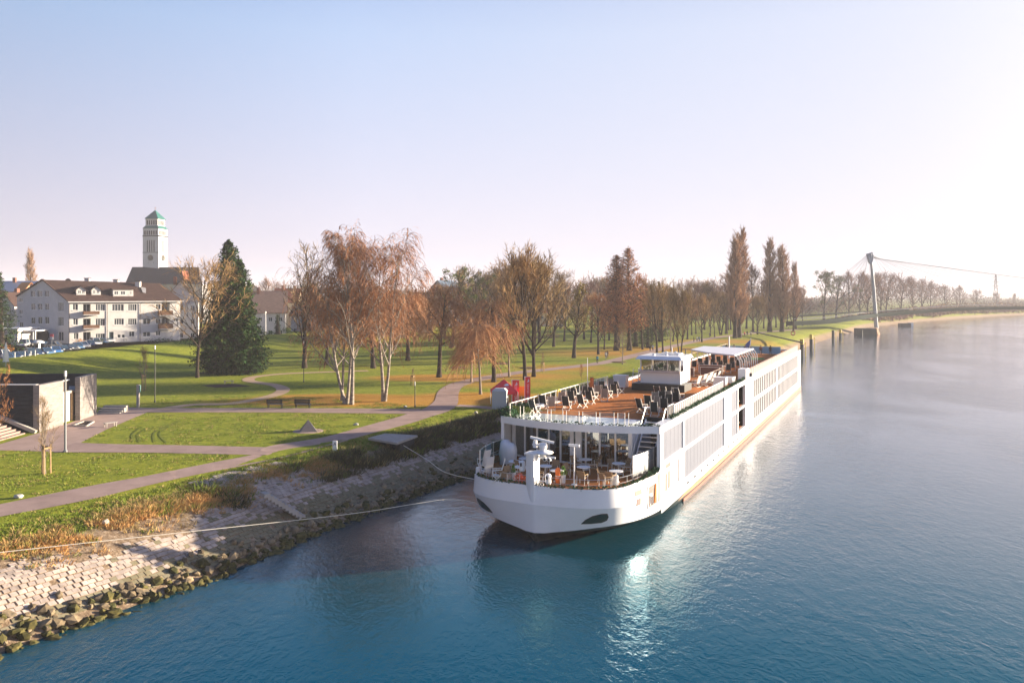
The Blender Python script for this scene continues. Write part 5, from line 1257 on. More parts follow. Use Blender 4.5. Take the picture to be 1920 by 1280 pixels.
mb = MB(); mb.bx(a.x,b_.x,182.6,182.8,4.5,a.z-.25,M_darkwall); wobj(mb,'rear_wall',o)
for x in (a.x+.2,(a.x+b_.x)/2+1.2,b_.x-.2): mb = MB(); mb.bx(x-.07,x+.07,178.1,178.3,4.5,a.z-.25,M_wfr); wobj(mb,'post',o)
# --- church
Yc = 330; ch = thing('church', 'white church tower with green copper roofs and clock above a dark nave roof', 'church', pd(283,500,Yc))
M_cop = mat('copper_green', (.004,.095,.08), .6, var=.2, vscale=.4); M_tow = mat('tower_render', (.52,.50,.50), .8, var=.04, vscale=.3)
cz = lambda py: H-(py-HOR)*Yc/F
cx = (283-960)*Yc/F; TA = math.radians(-20); hw = 3.35; T0 = Vector((cx, Yc+4))
def tw(u, v, z): return (T0.x+u*math.cos(TA)-v*math.sin(TA), T0.y+u*math.sin(TA)+v*math.cos(TA), z)
# tower turned so that a wide west face and a narrower sunlit east face show
TA = math.radians(-7.5)
def stage(h_, z0, z1, holesW, nm, m=M_tow, dep=.16):
    for q in range(4):
        a = TA+q*math.pi/2; dx, dy = math.cos(a), math.sin(a)
        Cc = (T0.x-dx*h_+dy*h_, T0.y-dy*h_-dx*h_); f = Face(Cc, (dx,dy)); mb = MB()
        wall_grid(mb, 0, 2*h_, z0, z1, holesW, lambda u,v,o: f.P(u,v,o), m, dep)
        for h in holesW: mb.quad(f.P(h[0],h[2],-dep),f.P(h[1],h[2],-dep),f.P(h[1],h[3],-dep),f.P(h[0],h[3],-dep),M_blackm)
        mb.obj(nm, None, ch, world=True)
        if nm == 'tower_shaft':
            mb = MB(); c = f.P(h_, cz(483), .12); n_ = Vector((f.N.x,f.N.y,0)); mb.tube([Vector(c)-n_*.1,Vector(c)+n_*.12],1.15,20,mat('clock_dark',(.05,.055,.05),.5)); k_ = mb.obj('clock_face', None, ch, world=True)
            mb = MB(); c = Vector(c)+n_*.2; d3 = Vector((f.D.x,f.D.y,0))
            for i in range(12):
                an = i*math.pi/6; e_ = d3*math.sin(an)+Vector((0,0,math.cos(an))); mb.bar(c+e_*.82, c+e_*1.05, .12, .06, M_gold)
            mb.bar(c, c+d3*.5+Vector((0,0,.15)), .12,.05,M_gold); mb.bar(c, c+d3*-.2+Vector((0,0,.8)), .09,.05,M_gold); mb.obj('clock_hands', None, k_)
w_ = 2*hw
stage(hw, 10, cz(442), [(w_*f_-.28, w_*f_+.28, cz(472), cz(450)) for f_ in (.29,.43,.57,.71)]+[(w_*.33-.12,w_*.33+.12,cz(494),cz(491)),(w_*.67-.12,w_*.67+.12,cz(494),cz(491))], 'tower_shaft')
h2 = hw*.99; stage(h2, cz(441), cz(428), [(2*h2*(.07+.145*k), 2*h2*(.07+.145*k)+.72, cz(440), cz(432)) for k in range(6)], 'lower_gallery')
h3 = hw*.78; stage(h3, cz(423), cz(409.5), [(2*h3*(.07+.18*k), 2*h3*(.07+.18*k)+.72, cz(421), cz(412.5)) for k in range(5)], 'upper_gallery')
def pyr(h0, h1, z0, z1, nm, m):
    mb = MB(); v = [tw(a*h0,b_*h0,z0) for a,b_ in ((-1,-1),(1,-1),(1,1),(-1,1))]+[tw(a*h1,b_*h1,z1) for a,b_ in ((-1,-1),(1,-1),(1,1),(-1,1))]
    mb.add(v,[(0,1,5,4),(1,2,6,5),(2,3,7,6),(3,0,4,7),(4,5,6,7),(3,2,1,0)],m); return mb.obj(nm,None,ch,world=True)
pyr(hw+.12,hw+.12,cz(443),cz(441),'string_course',M_darkwall); pyr(hw+.12,hw+.12,cz(473.5),cz(472.6),'string_course',M_darkwall)
pyr(hw*1.05,hw*.8,cz(428),cz(422.5),'lower_roof',M_cop); pyr(hw*.9,.05,cz(409.5),cz(392),'spire_roof',M_cop)
mb = MB(); mb.bar((T0.x,T0.y,cz(392)),(T0.x,T0.y,cz(386)),.1,.1,M_gold); mb.bar((T0.x-.5,T0.y,cz(388.5)),(T0.x+.5,T0.y,cz(388.5)),.1,.1,M_gold); mb.obj('cross',None,ch,world=True)
mb = MB(); a, b_, c, d = pd(234,533,322), pd(380,533,322), pd(372,501,331), pd(248,500.5,331); e1, e2 = pd(380,533,345), pd(240,533,345)
mb.add([a,b_,c,d,e1,e2],[(0,1,2,3),(1,4,2),(3,2,4,5),(0,3,5)],M_roofd); mb.obj('nave_roof',None,ch,world=True)
mb = MB(); mb.bx(a.x+.5,b_.x-.5,323,344,4,a.z,W_grey); mb.obj('nave_wall',None,ch,world=True)
o = thing('transept_gable','orange tiled side roof on the dark nave of the church','roof',pd(348,530,318)); mb = MB(); mb.add([pd(341,508,320),pd(352,508,322),pd(357,525,318),pd(345,524,316),pd(341,512,330),pd(352,512,330),pd(357,533,330),pd(345,533,330)],[(0,1,2,3),(0,3,7,4),(1,5,6,2),(2,6,7,3),(4,7,6,5),(0,4,5,1)],M_roofr); mb.obj('tiles',None,o,world=True)
# far low hills behind the town
mb = MB(); R = random.Random(4); N_ = 60; vs_ = []
for k in range(N_+1):
    a = math.radians(-75+85*k/N_); d = 3200; hz_ = .33*(120+110*noise.noise(Vector((k*.11,3,0)))+60*noise.noise(Vector((k*.33,8,0)))); hz_ = max(2,hz_)*(1 if k < 42 else max(0,1-(k-42)/14)); vs_ += [(d*math.sin(a),d*math.cos(a),-2),(d*1.05*math.sin(a),d*1.05*math.cos(a),hz_+4),(d*1.25*math.sin(a),d*1.25*math.cos(a),-2)]
mb.add(vs_,[(3*k,3*k+3,3*k+4,3*k+1) for k in range(N_)]+[(3*k+1,3*k+4,3*k+5,3*k+2) for k in range(N_)],mat('hill_blue',(.05,.07,.06),.95)); mb.obj('far_hills',None,kind='structure',smooth=True)
# ---------------------------------------------------------------- park pavilion
pv = thing('park_pavilion', 'low stone park pavilion with two bright slab walls and a dark side', 'pavilion', (-42,73.2,3)); pz = 7.3
M_ston = mat('pavilion_stone', (.22,.195,.185), .85, var=.25, vscale=1.3, stretch=(1,1,6), bump=.3, bscale=6)
mb = MB(); mb.prism([(-41.75,73.2),(-42.15,77.2),(-42.6,77.2),(-64,77.2),(-64,73.2)],2.9,7.16,M_darkwall); 
mb = MB()
courses = 12
for k in range(courses):
    z0 = 2.95+(7.16-2.95)*k/courses; z1 = 2.95+(7.16-2.95)*(k+1)/courses-.02; q = .0 if k%2 else .015; b2 = MB(); b2.bx(-66,-42.42,73.2-q,73.6,z0,z1,M_darkwall); b2.obj('slate_course',None,pv,world=True)
mb = MB(); mb.prism([(-41.86,73.2),(-42.0,77.4),(-42.5,77.4),(-42.4,73.2)],2.95,7.16,M_ston); mb.obj('slab_wall',None,pv,world=True)
mb = MB(); mb.prism([(-41.9,80.2),(-42.35,84.3),(-42.9,84.3),(-42.4,80.2)],2.95,7.18,M_ston); mb.obj('slab_wall',None,pv,world=True)
mb = MB(); mb.bx(-66,-42.7,83.9,84.3,2.95,7.17,M_darkwall); mb.obj('rear_wall',None,pv,world=True)
mb = MB(); mb.bx(-66,-42.6,73.6,83.9,5.7,5.95,M_conc); mb.obj('roof_slab',None,pv,world=True)
mb = MB(); mb.bx(-66,-42.2,73.25,73.7,7.165,7.22,M_steel); mb.obj('coping',None,pv,world=True)
mb = MB(); mb.bx(-42.9,-42.75,77.4,80.2,2.95,5.75,mat('door_white',(.36,.33,.31),.6)); mb.obj('sliding_door',None,pv,world=True)
mb = MB(); mb.bx(-43.1,-43.0,77.4,80.2,5.9,7.0,M_gdk); mb.bx(-43.0,-42.9,77.4,80.2,6.9,7.0,M_wfr); mb.obj('clerestory_window',None,pv,world=True)
mb = MB(); mb.bx(-42.7,-42.55,80.0,80.2,2.95,5.9,M_wood); mb.obj('door_jamb',None,pv,world=True)
st_ = thing('pavilion_stairs','broad flight of pinkish stone steps climbing beside the dark pavilion wall','stairs',(-43,70,3))
M_stp = mat('step_stone',(.28,.20,.17),.85,var=.08,vscale=1)
for k in range(14):
    mb = MB(); x0 = -42.6-.40*k; mb.bx(x0-14+.0,x0,66.0,72.3,2.95+.16*k+.004*k,3.11+.16*k,M_stp) if 0 else mb.bx(x0-.46,x0,65.6,72.4,2.7,3.10+.165*k,M_stp); mb.obj('step',None,st_,world=True)
mb = MB(); mb.bar((-41.9,72.75,3.1),(-48.2,72.75,5.75),.35,.3,M_conc); mb.obj('stringer',None,st_,world=True)
mb = MB(); mb.bx(-66,-48.1,60,73,2.5,5.3,M_conc); mb.obj('landing',None,st_,world=True)
s2_ = thing('side_steps','short stone steps at the far corner of the pavilion','steps',(-41.5,86,3))
for k in range(4): mb = MB(); mb.bx(-42.6,-40.2+.0*k,84.6+.5*k,85.2+.5*k,2.9,3.12+.17*k,M_conc); mb.obj('step',None,s2_,world=True)
pb = thing('sunken_bed','dark sunken planting bed let into the plaza','planting bed',gnd(165,796)); 
P_ = [gnd(*q) for q in ((137,799),(158,791),(176,791.5),(162,800))]; mb = MB(); mb.add([(p.x,p.y,3.05) for p in P_],[(3,2,1,0)],mat('bed_soil',(.05,.035,.03),.95)); mb.obj('soil',None,pb,world=True)
mb = MB(); q = P_+[P_[0]]
for a,b_ in zip(q[:-1],q[1:]): mb.bar((a.x,a.y,3.08),(b_.x,b_.y,3.08),.12,.12,M_conc)
mb.obj('kerb',None,pb,world=True)
# ---------------------------------------------------------------- cars
def car_proto(m, kind):
    o = thing('parked_car', 'x', 'car')
    # side profile (y along the car, z up); front at -y
    L_, Hh, W = (3.8,1.3,1.55) if kind == 0 else ((4.0,1.55,1.6) if kind == 1 else (4.1,1.22,1.58))
    h = L_/2; zb = .28
    low = [(-h,.30),(-h,.52),(-h*.93,.62),(-h*.45,.74),(h*.80,.80),(h*.97,.72),(h,.50),(h,.30)]
    mb = MB(); n = len(low)
    for i in range(n): pass
    vs_ = []
    for x, k in ((-W/2,.0),(-W/2*1.0,1),(W/2,1),(W/2,0)): pass
    sec = [(-1,.97),(-.88,1),(.88,1),(1,.97)]
    for sx, q in sec: vs_ += [(sx*W/2, y*q, .28+(z-.28)*(1 if abs(sx) < .95 else .93)) for y, z in low]
    fs_l = [(j*n+i, j*n+(i+1)%n, (j+1)*n+(i+1)%n, (j+1)*n+i) for j in range(3) for i in range(n)]+[tuple(range(n)), tuple(3*n+i for i in range(n))[::-1]]
    mb.add(vs_, fs_l, m); mb.obj('body', None, o, smooth=False)
    r0, r1 = (-h*.42, h*.82) if kind != 1 else (-h*.5, h*.93); t0, t1 = (-h*.08, h*.45) if kind == 0 else ((-h*.2,h*.8) if kind == 1 else (-h*.02,h*.38))
    zt = Hh; cw = W*.46; cw2 = W*.37
    mb = MB(); v = [(-cw,r0,.74),(cw,r0,.74),(cw,r1,.80),(-cw,r1,.80),(-cw2,t0,zt),(cw2,t0,zt),(cw2,t1,zt),(-cw2,t1,zt)]
    mb.add(v,[(0,1,5,4),(1,2,6,5),(2,3,7,6),(3,0,4,7),(4,5,6,7)],MATS.get('car_glass') or mat('car_glass',(.03,.05,.07),.05,spec=.9)); mb.obj('windows', None, o)
    mb = MB(); mb.add([(-cw2-.02,t0-.05,zt+.01),(cw2+.02,t0-.05,zt+.01),(cw2+.02,t1+.05,zt+.01),(-cw2-.02,t1+.05,zt+.01),(-cw2*.9,t0+.1,zt+.05),(cw2*.9,t0+.1,zt+.05),(cw2*.9,t1-.1,zt+.05),(-cw2*.9,t1-.1,zt+.05)],[(0,1,5,4),(1,2,6,5),(2,3,7,6),(3,0,4,7),(4,5,6,7)],m)
    for y0, z0, y1, z1, s_ in ((r0,.74,t0,zt,0),(r1,.8,t1,zt,0)):
        for sx in (-1,1): mb.bar((sx*cw,y0,z0),(sx*cw2,y1,z1),.07,.07,m)
    mb.obj('roof', None, o)
    for sx in (-1,1):
        for y in (-h*.62,h*.62):
            mb = MB(); mb.tube([(sx*(W/2-.16),y,.29),(sx*(W/2+.01),y,.29)],.29,14,M_dark); w_ = mb.obj('wheel', None, o); mb = MB(); mb.tube([(sx*(W/2+.0),y,.29),(sx*(W/2+.02),y,.29)],.17,10,M_steel); mb.obj('rim', None, w_)
        mb = MB(); mb.box((sx*W*.36,-h*.97,.57),(.3,.1,.12),M_wfr); mb.obj('headlight', None, o)
        mb = MB(); mb.box((sx*W*.38,h*.985,.62),(.22,.06,.14),M_red); mb.obj('tail_light', None, o)
    return o
CC = [('silver',(.50,.50,.52)),('black',(.02,.022,.025)),('dark blue',(.03,.06,.14)),('steel blue',(.10,.20,.34)),('white',(.72,.70,.70)),('dark grey',(.07,.075,.08)),('bright blue',(.05,.18,.45)),('champagne',(.55,.46,.32))]
cars = {}
def car(ci, kind, px, Y, rz, label):
    key = (ci, kind); n, c = CC[ci]; x = (px-960)*Y/F
    if key not in cars: o = car_proto(mat('car_paint_'+n.replace(' ','_'), c, .25, coat=1.0), kind); cars[key] = o
    else: o = dup(cars[key])
    e = sdist(CREST, ctan, x, Y); z = 4.6 if e > 3 else hgt(x, Y)
    o.location = (x, Y, z); o.rotation_euler.z = rz; o['label'] = label; o['group'] = 'cars parked behind the grass embankment'
KN = ['hatchback','estate car','saloon']
front = [(18,3,2,134),(30,2,0,137),(45,1,2,140),(62,5,1,143.5),(72,2,0,146),(92,3,2,149),(108,6,2,153),(124,1,0,157),(139,5,2,161),(150,3,0,165),(160,0,2,169),(172,2,0,174),(183,4,1,179),(194,3,2,184),(207,0,0,189),(222,4,2,195),(236,0,1,200)]
for i, (px, ci, kd, Y) in enumerate(front):
    car(ci, kd, px-4, Y-1, .75+.05*(i%3), '%s %s in the row along the embankment, %s' % (CC[ci][0], KN[kd], ['first from the folded parasol','second from the folded parasol','third from the folded parasol','fourth from the folded parasol','fifth from the folded parasol','sixth from the folded parasol','seventh from the folded parasol','eighth from the folded parasol','ninth from the folded parasol','tenth from the folded parasol','eleventh from the folded parasol','twelfth from the folded parasol','opposite the orange bush','just past the orange bush','before the blue entrance door','second from the far end','last before the mound'][i]))
car(0,1,44,172,.3,'silver estate car before the open carport'); car(1,2,82,170,1.2,'black saloon under the gable windows'); car(7,0,104,168,1.5,'champagne hatchback parked under the gable windows')
car(4,1,6,138,1.2,'white estate car behind the folded parasol'); car(1,1,-8,160,.6,'black estate car near the arched garage')
car(1,2,58,176,.2,'black saloon at the carport post')
# ---------------------------------------------------------------- street furniture
def lamp(px, py, ytop, label, arm=False, r=.055, name='street_lamp', m=M_pole, Y=None):
    p = gnd(px,py) if Y is None else pd(px,py,Y); h = (py-ytop)/F*p.y
    if Y: p.z -= 0
    o = thing(name, label, 'lamp post', p); mb = MB(); mb.tube([(0,0,-.1),(0,0,h)],[r*1.1,r*.8],8,m); mb.obj('pole',None,o)
    mb = MB(); mb.lathe([(r*2,0),(r*2,.12),(r*1.2,.2)],(0,0,-.02),8,m); mb.obj('base',None,o)
    mb = MB()
    if arm: mb.bar((-.05,0,h),(.9,-.1,h+.12),.16,.07,M_wfr)
    else: mb.lathe([(r*.9,0),(r*1.2,.04),(r*1.2,.42),(r*.8,.46)],(0,0,h),8,M_steel)
    mb.obj('lamp_head',None,o); return o
lamp(122.5,847,706,'tall slim grey lamp post standing before the pavilion door',r=.085)
lamp(290.5,754,655,'thin dark lamp post right of the staked tree',m=M_blackm)
lamp(569.5,716,645,'thin dark lamp post near the bend of the winding path',m=M_blackm,r=.05)
lamp(778,763,723,'short dark lamp post on the leaf strewn verge',m=M_blackm,r=.05)
lamp(6.5,640,594,'curved street lamp by the garage wing',arm=True,Y=150)
lamp(498,632,587,'white mast lamp before the brown roofed house',m=M_wfr,r=.12,Y=212)
lamp(489,632,589,'grey angled street lamp beside the white mast',arm=True,Y=214)
o = thing('info_post','grey-beige wooden information post beside the lawn path','post',gnd(259,763)); mb = MB(); mb.bx(-.13,.13,-.13,.13,0,2.45,M_conc); mb.obj('post',None,o); mb = MB(); mb.bx(.1,.26,-.1,.1,1.6,2.4,mat('sign_greenish',(.12,.25,.22),.6)); mb.obj('sign',None,o)
p = gnd(628,846); o = thing('marker_post','white round-topped marker post with a black A at the path edge','post',p); hm = 20/F*p.y
mb = MB(); mb.bx(-.17,.17,-.09,.09,0,hm,M_white); mb.obj('post',None,o); mb = MB(); mb.bx(-.2,.2,-.12,.12,-.02,.07,M_conc); mb.obj('foot',None,o)
text_mesh('lettering','A',.36,.004,M_blackm,o,(-.11,-.098,hm*.7),(math.pi/2,0,0))
# pyramid sculpture on a disc
p = gnd(578,808); o = thing('stone_pyramid','dark grey stone pyramid standing on the near lawn','sculpture',p,.3); mb = MB(); s_ = .72; mb.add([(-s_,-s_,.03),(s_,-s_,.03),(s_,s_,.03),(-s_,s_,.03),(0,0,1.05)],[(3,2,1,0),(0,1,4),(1,2,4),(2,3,4),(3,0,4)],mat('basalt',(.11,.095,.095),.7,var=.15,vscale=3)); mb.obj('pyramid',None,o)
mb = MB(); mb.lathe([(1.35,0),(1.3,.035)],(0,0,0),24,M_plaza); mb.obj('base',None,o)
for px, py, lab in ((668,797,'small pale stone marker near the main path'),(892,775,'tiny pale stone marker below the tent'),(35,933,'pale stone lump on the lawn beside the main path'),(760,764,'dark boulder under the leaf litter lamp'),(198,981,'white scrap lying on the bank grass')):
    p = gnd(px,py); q = rock_mesh(px, mat('marker_stone',(.40,.38,.33),.9)); o = q.obj('boulder',None,None,loc=p+Vector((0,0,.08))); o.scale = (.32,)*3; o['label'] = lab; o['category'] = 'stone'
# benches
def bench(px, py, w_px, label, back=True, rz=0, m=M_blackm):
    p = gnd(px,py); w_ = w_px*p.y/F; o = thing('park_bench',label,'bench',p,rz,'park benches')
    for y in (-.18,0,.18): mb = MB(); mb.bx(-w_/2,w_/2,y-.075,y+.075,.38,.42,m); mb.obj('seat_slat',None,o)
    if back:
        for k in range(3): mb = MB(); mb.bx(-w_/2,w_/2,-.30-.03*k,-.26-.03*k,.50+.16*k,.63+.16*k,m); mb.obj('back_slat',None,o)
    for x in (-w_/2+.15,w_/2-.15):
        mb = MB(); mb.bar((x,-.22,0),(x,-.24,.4),.07,.06,m); mb.bar((x,.2,0),(x,.2,.4),.07,.06,m); mb.bar((x,-.24,.38),(x,.24,.38),.06,.05,m)
        if back: mb.bar((x,-.24,.4),(x,-.37,.98),.06,.06,m)
        mb.obj('leg_frame',None,o)
    return o
bench(516,764.5,30,'black slatted bench beside the lawn path, the one left of its twin'); bench(568,764.5,30,'black slatted bench beside the lawn path, the one right of its twin')
bench(429,719,18,'backless pale bench on a paved square near the conifer',False,m=M_conc); bench(207,800,24,'low pale backless bench on the plaza edge',False,.9,M_conc)
P_ = [gnd(*q) for q in ((375,722.5),(405,727),(472,724.5),(440,719.5))]; mb = MB(); mb.add([(q.x,q.y,q.z+.03) for q in P_],[(0,1,2,3)],mat('bark_mulch',(.06,.04,.03),.95)); mb.obj('mulch_square',None,kind='structure')
# kiosk, tent, banners
p = gnd(936,768.5); k_ = thing('grey_kiosk','grey ribbed kiosk box with sloping roof beside the red tent','kiosk',p,-.15); w_ = 1.6; M_kio = mat('kiosk_grey',(.44,.46,.46),.6)
for k in range(12): z0 = .06+k*.16; mb = MB(); mb.bx(-w_/2,w_/2,-.02,.0,z0,z0+.145,M_kio); mb.obj('front_slat',None,k_)
mb = MB(); mb.bx(-w_/2,w_/2,0,1.3,0,2.02,M_kio); mb.obj('body',None,k_)
mb = MB(); mb.add([(-w_/2-.05,-.07,2.02),(w_/2+.05,-.07,2.02),(w_/2+.05,1.35,2.02),(-w_/2-.05,1.35,2.02),(-w_/2+.3,.2,2.32),(w_/2-.3,.2,2.32),(w_/2-.3,1.1,2.32),(-w_/2+.3,1.1,2.32)],[(0,1,5,4),(1,2,6,5),(2,3,7,6),(3,0,4,7),(4,5,6,7),(3,2,1,0)],M_kio); mb.obj('roof',None,k_)
mb = MB(); mb.bx(w_/2,w_/2+.03,.2,1.0,.05,1.3,M_dark); mb.obj('side_hatch',None,k_)
M_tent = mat('tent_red',(.72,.02,.035),.7); M_logo = mat('print_white',(.75,.66,.66),.7); M_banr = mat('banner_red',(.75,.035,.03),.7)
p = gnd(945,763); t_ = thing('red_tent','small red pop-up tent with a pale ship emblem behind the kiosk','tent',p,.10); a = 1.4; pk_ = MB()
z0, z1 = 1.85, 3.1
pk_.add([(-a,-a,z0),(a,-a,z0),(a,a,z0),(-a,a,z0),(0,0,z1)],[(0,1,4),(1,2,4),(2,3,4),(3,0,4)],M_tent); pk_.obj('canopy',None,t_)
for i,(x0,y0,x1,y1) in enumerate(((-a,-a,a,-a),(a,-a,a,a),(a,a,-a,a),(-a,a,-a,-a))): mb = MB(); mb.quad((x0,y0,z0-.3),(x1,y1,z0-.3),(x1,y1,z0),(x0,y0,z0),M_tent); mb.obj('valance',None,t_)
for x,y in ((-a,-a),(a,-a),(a,a),(-a,a)): mb = MB(); mb.tube([(x,y,0),(x,y,z0)],.035,6,M_steel); mb.obj('leg',None,t_)
mb = MB(); f = lambda x, z: (x, -a*(z1-z)/(z1-z0)-.02, z)
mb.add([f(-.1,2.5),f(.1,2.42),f(.42,2.44),f(.48,2.54),f(.36,2.65),f(.15,2.64),f(.03,2.55)],[tuple(range(7))],M_logo); mb.obj('ship_emblem',None,t_)
tx = text_mesh('lettering','VIKING',.2,.002,M_logo,t_,(-.22,-a*(z1-2.25)/(z1-z0)-.04,2.24),(math.atan2(z1-z0,a),0,0))
mb = MB(); mb.tube([(.25,-a*.8,2.6),(.25,-a*.8,2.61)],.01,3,M_logo)
def banner(px, py, ytop, w_px, label, rz):
    p = gnd(px,py); w_ = w_px*p.y/F; h = (py-ytop)*p.y/F; o = thing('banner_flag',label,'banner',p,rz,'red banners by the kiosk')
    mb = MB(); mb.tube([(-w_/2-.04,0,0),(-w_/2-.04,0,h+.05)],.04,6,M_wfr); mb.bar((-w_/2,0,h),(w_/2,0,h),.04,.04,M_wfr); mb.obj('pole',None,o)
    zb = .25 if h > 4 else .35; mb = MB(); n = 6; vs_ = []
    for k in range(n+1):
        z = zb+(h-zb)*k/n; q = .04*math.sin(k*1.1); vs_ += [(-w_/2,q*.3,z),(w_/2,q,z),(-w_/2,q*.3+.015,z),(w_/2,q+.015,z)]
    mb.add(vs_,[(4*k,4*k+1,4*k+5,4*k+4) for k in range(n)]+[(4*k+2,4*k+6,4*k+7,4*k+3) for k in range(n)],M_banr); mb.obj('cloth',None,o)
    tx = text_mesh('lettering','VIKING CRUISES',w_*.52,.002,M_logo,o,(w_*.02,-.10,zb+.25),(math.pi/2,-math.pi/2,0))
    L_ = tx.dimensions.x if tx.dimensions.x > .1 else 4
    xs = [v.co.x for v in tx.data.vertices]; tx.scale.x = (h*.62)/(max(xs)-min(xs))
    mb = MB(); mb.add([(-.2*w_,-.09,h-.62),(.22*w_,-.09,h-.56),(.25*w_,-.09,h-.42),(.08*w_,-.09,h-.22),(-.02*w_,-.09,h-.45)],[(0,1,2,3,4)],M_logo); mb.obj('ship_emblem',None,o); return o
banner(967,767,712,13,'red vertical banner with white lettering beside the kiosk',0.05); banner(989.5,768,706,10,'taller red banner half hidden by the bank-side rail',.25)
mb = MB(); p = gnd(977,764); o = thing('yellow_sign','small bright yellow sign between the red banners','sign',p); 
mb = MB(); mb.bx(-.3,.45,0,.05,1.3,2.4,mat('sign_yellow',(.80,.55,.02),.6)); mb.obj('board',None,o); mb = MB(); mb.tube([(.05,.03,0),(.05,.03,1.3)],.03,5,M_steel); mb.obj('post',None,o)
# red no entry style board and white parasol near the car park
p = pd(97,640,160); p.z = 4.6; o = thing('red_sign_board','red and white notice board on a post before the gable','sign',p); mb = MB(); mb.tube([(0,0,0),(0,0,2.3)],.05,6,M_pole); mb.obj('post',None,o); mb = MB(); mb.bx(-.32,.32,-.05,0,2.6,3.2,mat('sign_red',(.6,.10,.12),.6)); mb.bx(-.28,.28,-.05,0,2.1,2.58,M_wfr); mb.obj('board',None,o)
p = pd(70,652,154); p.z = 4.6; o = thing('ticket_machine','white ticket machine with a pale dome roof in the car park','machine',p); mb = MB(); mb.bx(-.4,.4,-.3,.3,0,1.7,M_wfr); mb.obj('body',None,o); mb = MB(); mb.bx(-.25,.25,-.33,-.3,.8,1.5,M_gdk); mb.obj('screen',None,o); mb = MB(); mb.lathe([(1.0,0),(.95,.2),(.5,.45),(.1,.5)],(.2,0,1.8),14,M_wfr); mb.obj('roof',None,o)
pY = 118; p = pd(11,694,pY); p.z = hgt(p.x,p.y); zt = pd(11,641,pY).z-p.z; o = thing('folded_parasol','folded white parasol wrapped on its pole above the grass slope','parasol',p)
mb = MB(); mb.tube([(0,0,0),(0,0,zt)],.04,6,M_steel); mb.obj('pole',None,o); mb = MB(); mb.lathe([(.42,0),(.36,.2),(.40,.5),(.26,1.4),(.16,2.2),(.04,2.75)],(0,0,zt-2.8),9,M_wfr); mb.obj('canopy',None,o)
for i, (px, py) in enumerate(((28,672),(47,668),(66,668),(58,668))):
    q = pd(px,py,129+i*2.5); z = hgt(q.x,q.y); mb = MB(); mb.lathe([(.06,-.1),(.06,.8),(.02,.85)],(0,0,0),6,M_wfr); o = mb.obj('bollard',None,None,loc=(q.x,q.y,z)); o['label'] = ['first','second','fourth','third'][i]+' white bollard right of the folded parasol'; o['category'] = 'bollard'; o['group'] = 'white bollards at the car park edge'
# white container behind the mound
p = pd(247,638,196); p.z = 4.6; o = thing('white_container','low white container box behind the embankment crest','container',p); mb = MB(); mb.bx(-2.6,2.6,0,2,0,1.9,M_wfr); mb.obj('body',None,o); mb = MB(); mb.bx(-2.7,2.7,-.1,2.1,1.9,2.0,M_white); mb.obj('lid',None,o)
# ---------------------------------------------------------------- river piles, gangway, bridge
M_pile = mat('steel_pile',(.035,.04,.035),.7,var=.3,vscale=1); M_yel = mat('pile_yellow',(.60,.42,.03),.6)
def pile(px, yt, yb, label, yel=True, r=.45, pole=True):
    Y = F*H/(yb-HOR); x = (px-960)*Y/F; h = (yb-yt)*Y/F; o = thing('mooring_pile',label,'pile',(x,Y,0),0,'steel mooring piles in the river')
    mb = MB(); mb.tube([(0,0,-3),(0,0,h)],r,12,M_pile); mb.obj('shaft',None,o); mb = MB(); mb.lathe([(r*1.06,0),(r*1.06,1.3 if yel else .2)],(0,0,h-(1.0 if yel else 0)),12,M_yel if yel else M_pile); mb.obj('head',None,o)
    if pole: mb = MB(); mb.tube([(r+.5,0,-.5),(r+.5,0,h-.5)],.10,6,M_yel); mb.bar((r,0,h-.8),(r+.5,0,h-.8),.1,.1,M_yel); mb.obj('gauge_pole',None,o)
pile(1503.5,638,668,'mooring pile with yellow head right at the stern of the ship'); pile(1521,629,656,'mooring pile with yellow pole just beyond the stern'); pile(1562,620,640,'first of the two close dark piles farther upstream',False); pile(1575.5,619,633.5,'second of the two close dark piles farther upstream',True); pile(1615.5,620,628,'lone short pile nearest the bridge pier',False,pole=False)
a = pd(1408,644,262); b_ = pd(1504,646,205); o = thing('gangway_boom','dark steel boom spanning from the bank to the stern pile','boom',(a.x,a.y,0)); a.z = 4.1; b_.z = 3.6; mb = MB(); mb.bar(a,b_,.35,.3,M_pile); wobj(mb,'beam',o)
a2 = pd(1482,624,330); mb = MB(); mb.bar((a2.x,a2.y,5.2),(a2.x+14,a2.y-28,5.0),.12,.12,M_pile); mb.bar((a2.x,a2.y,5.2),(a2.x-6,a2.y+5,3),.12,.12,M_pile); wobj(mb,'upper_rail',o)
p = gnd(1487,633); o = thing('life_ring_stand','life ring on a stand at the water edge','life ring',p); mb = MB(); mb.tube([(.6*math.cos(q),0,1.4+.6*math.sin(q)) for q in [math.pi*2*k/14 for k in range(15)]],.18,6,M_red); mb.obj('ring',None,o); mb = MB(); mb.tube([(0,.05,0),(0,.05,1.2)],.06,6,M_pole); mb.obj('post',None,o)
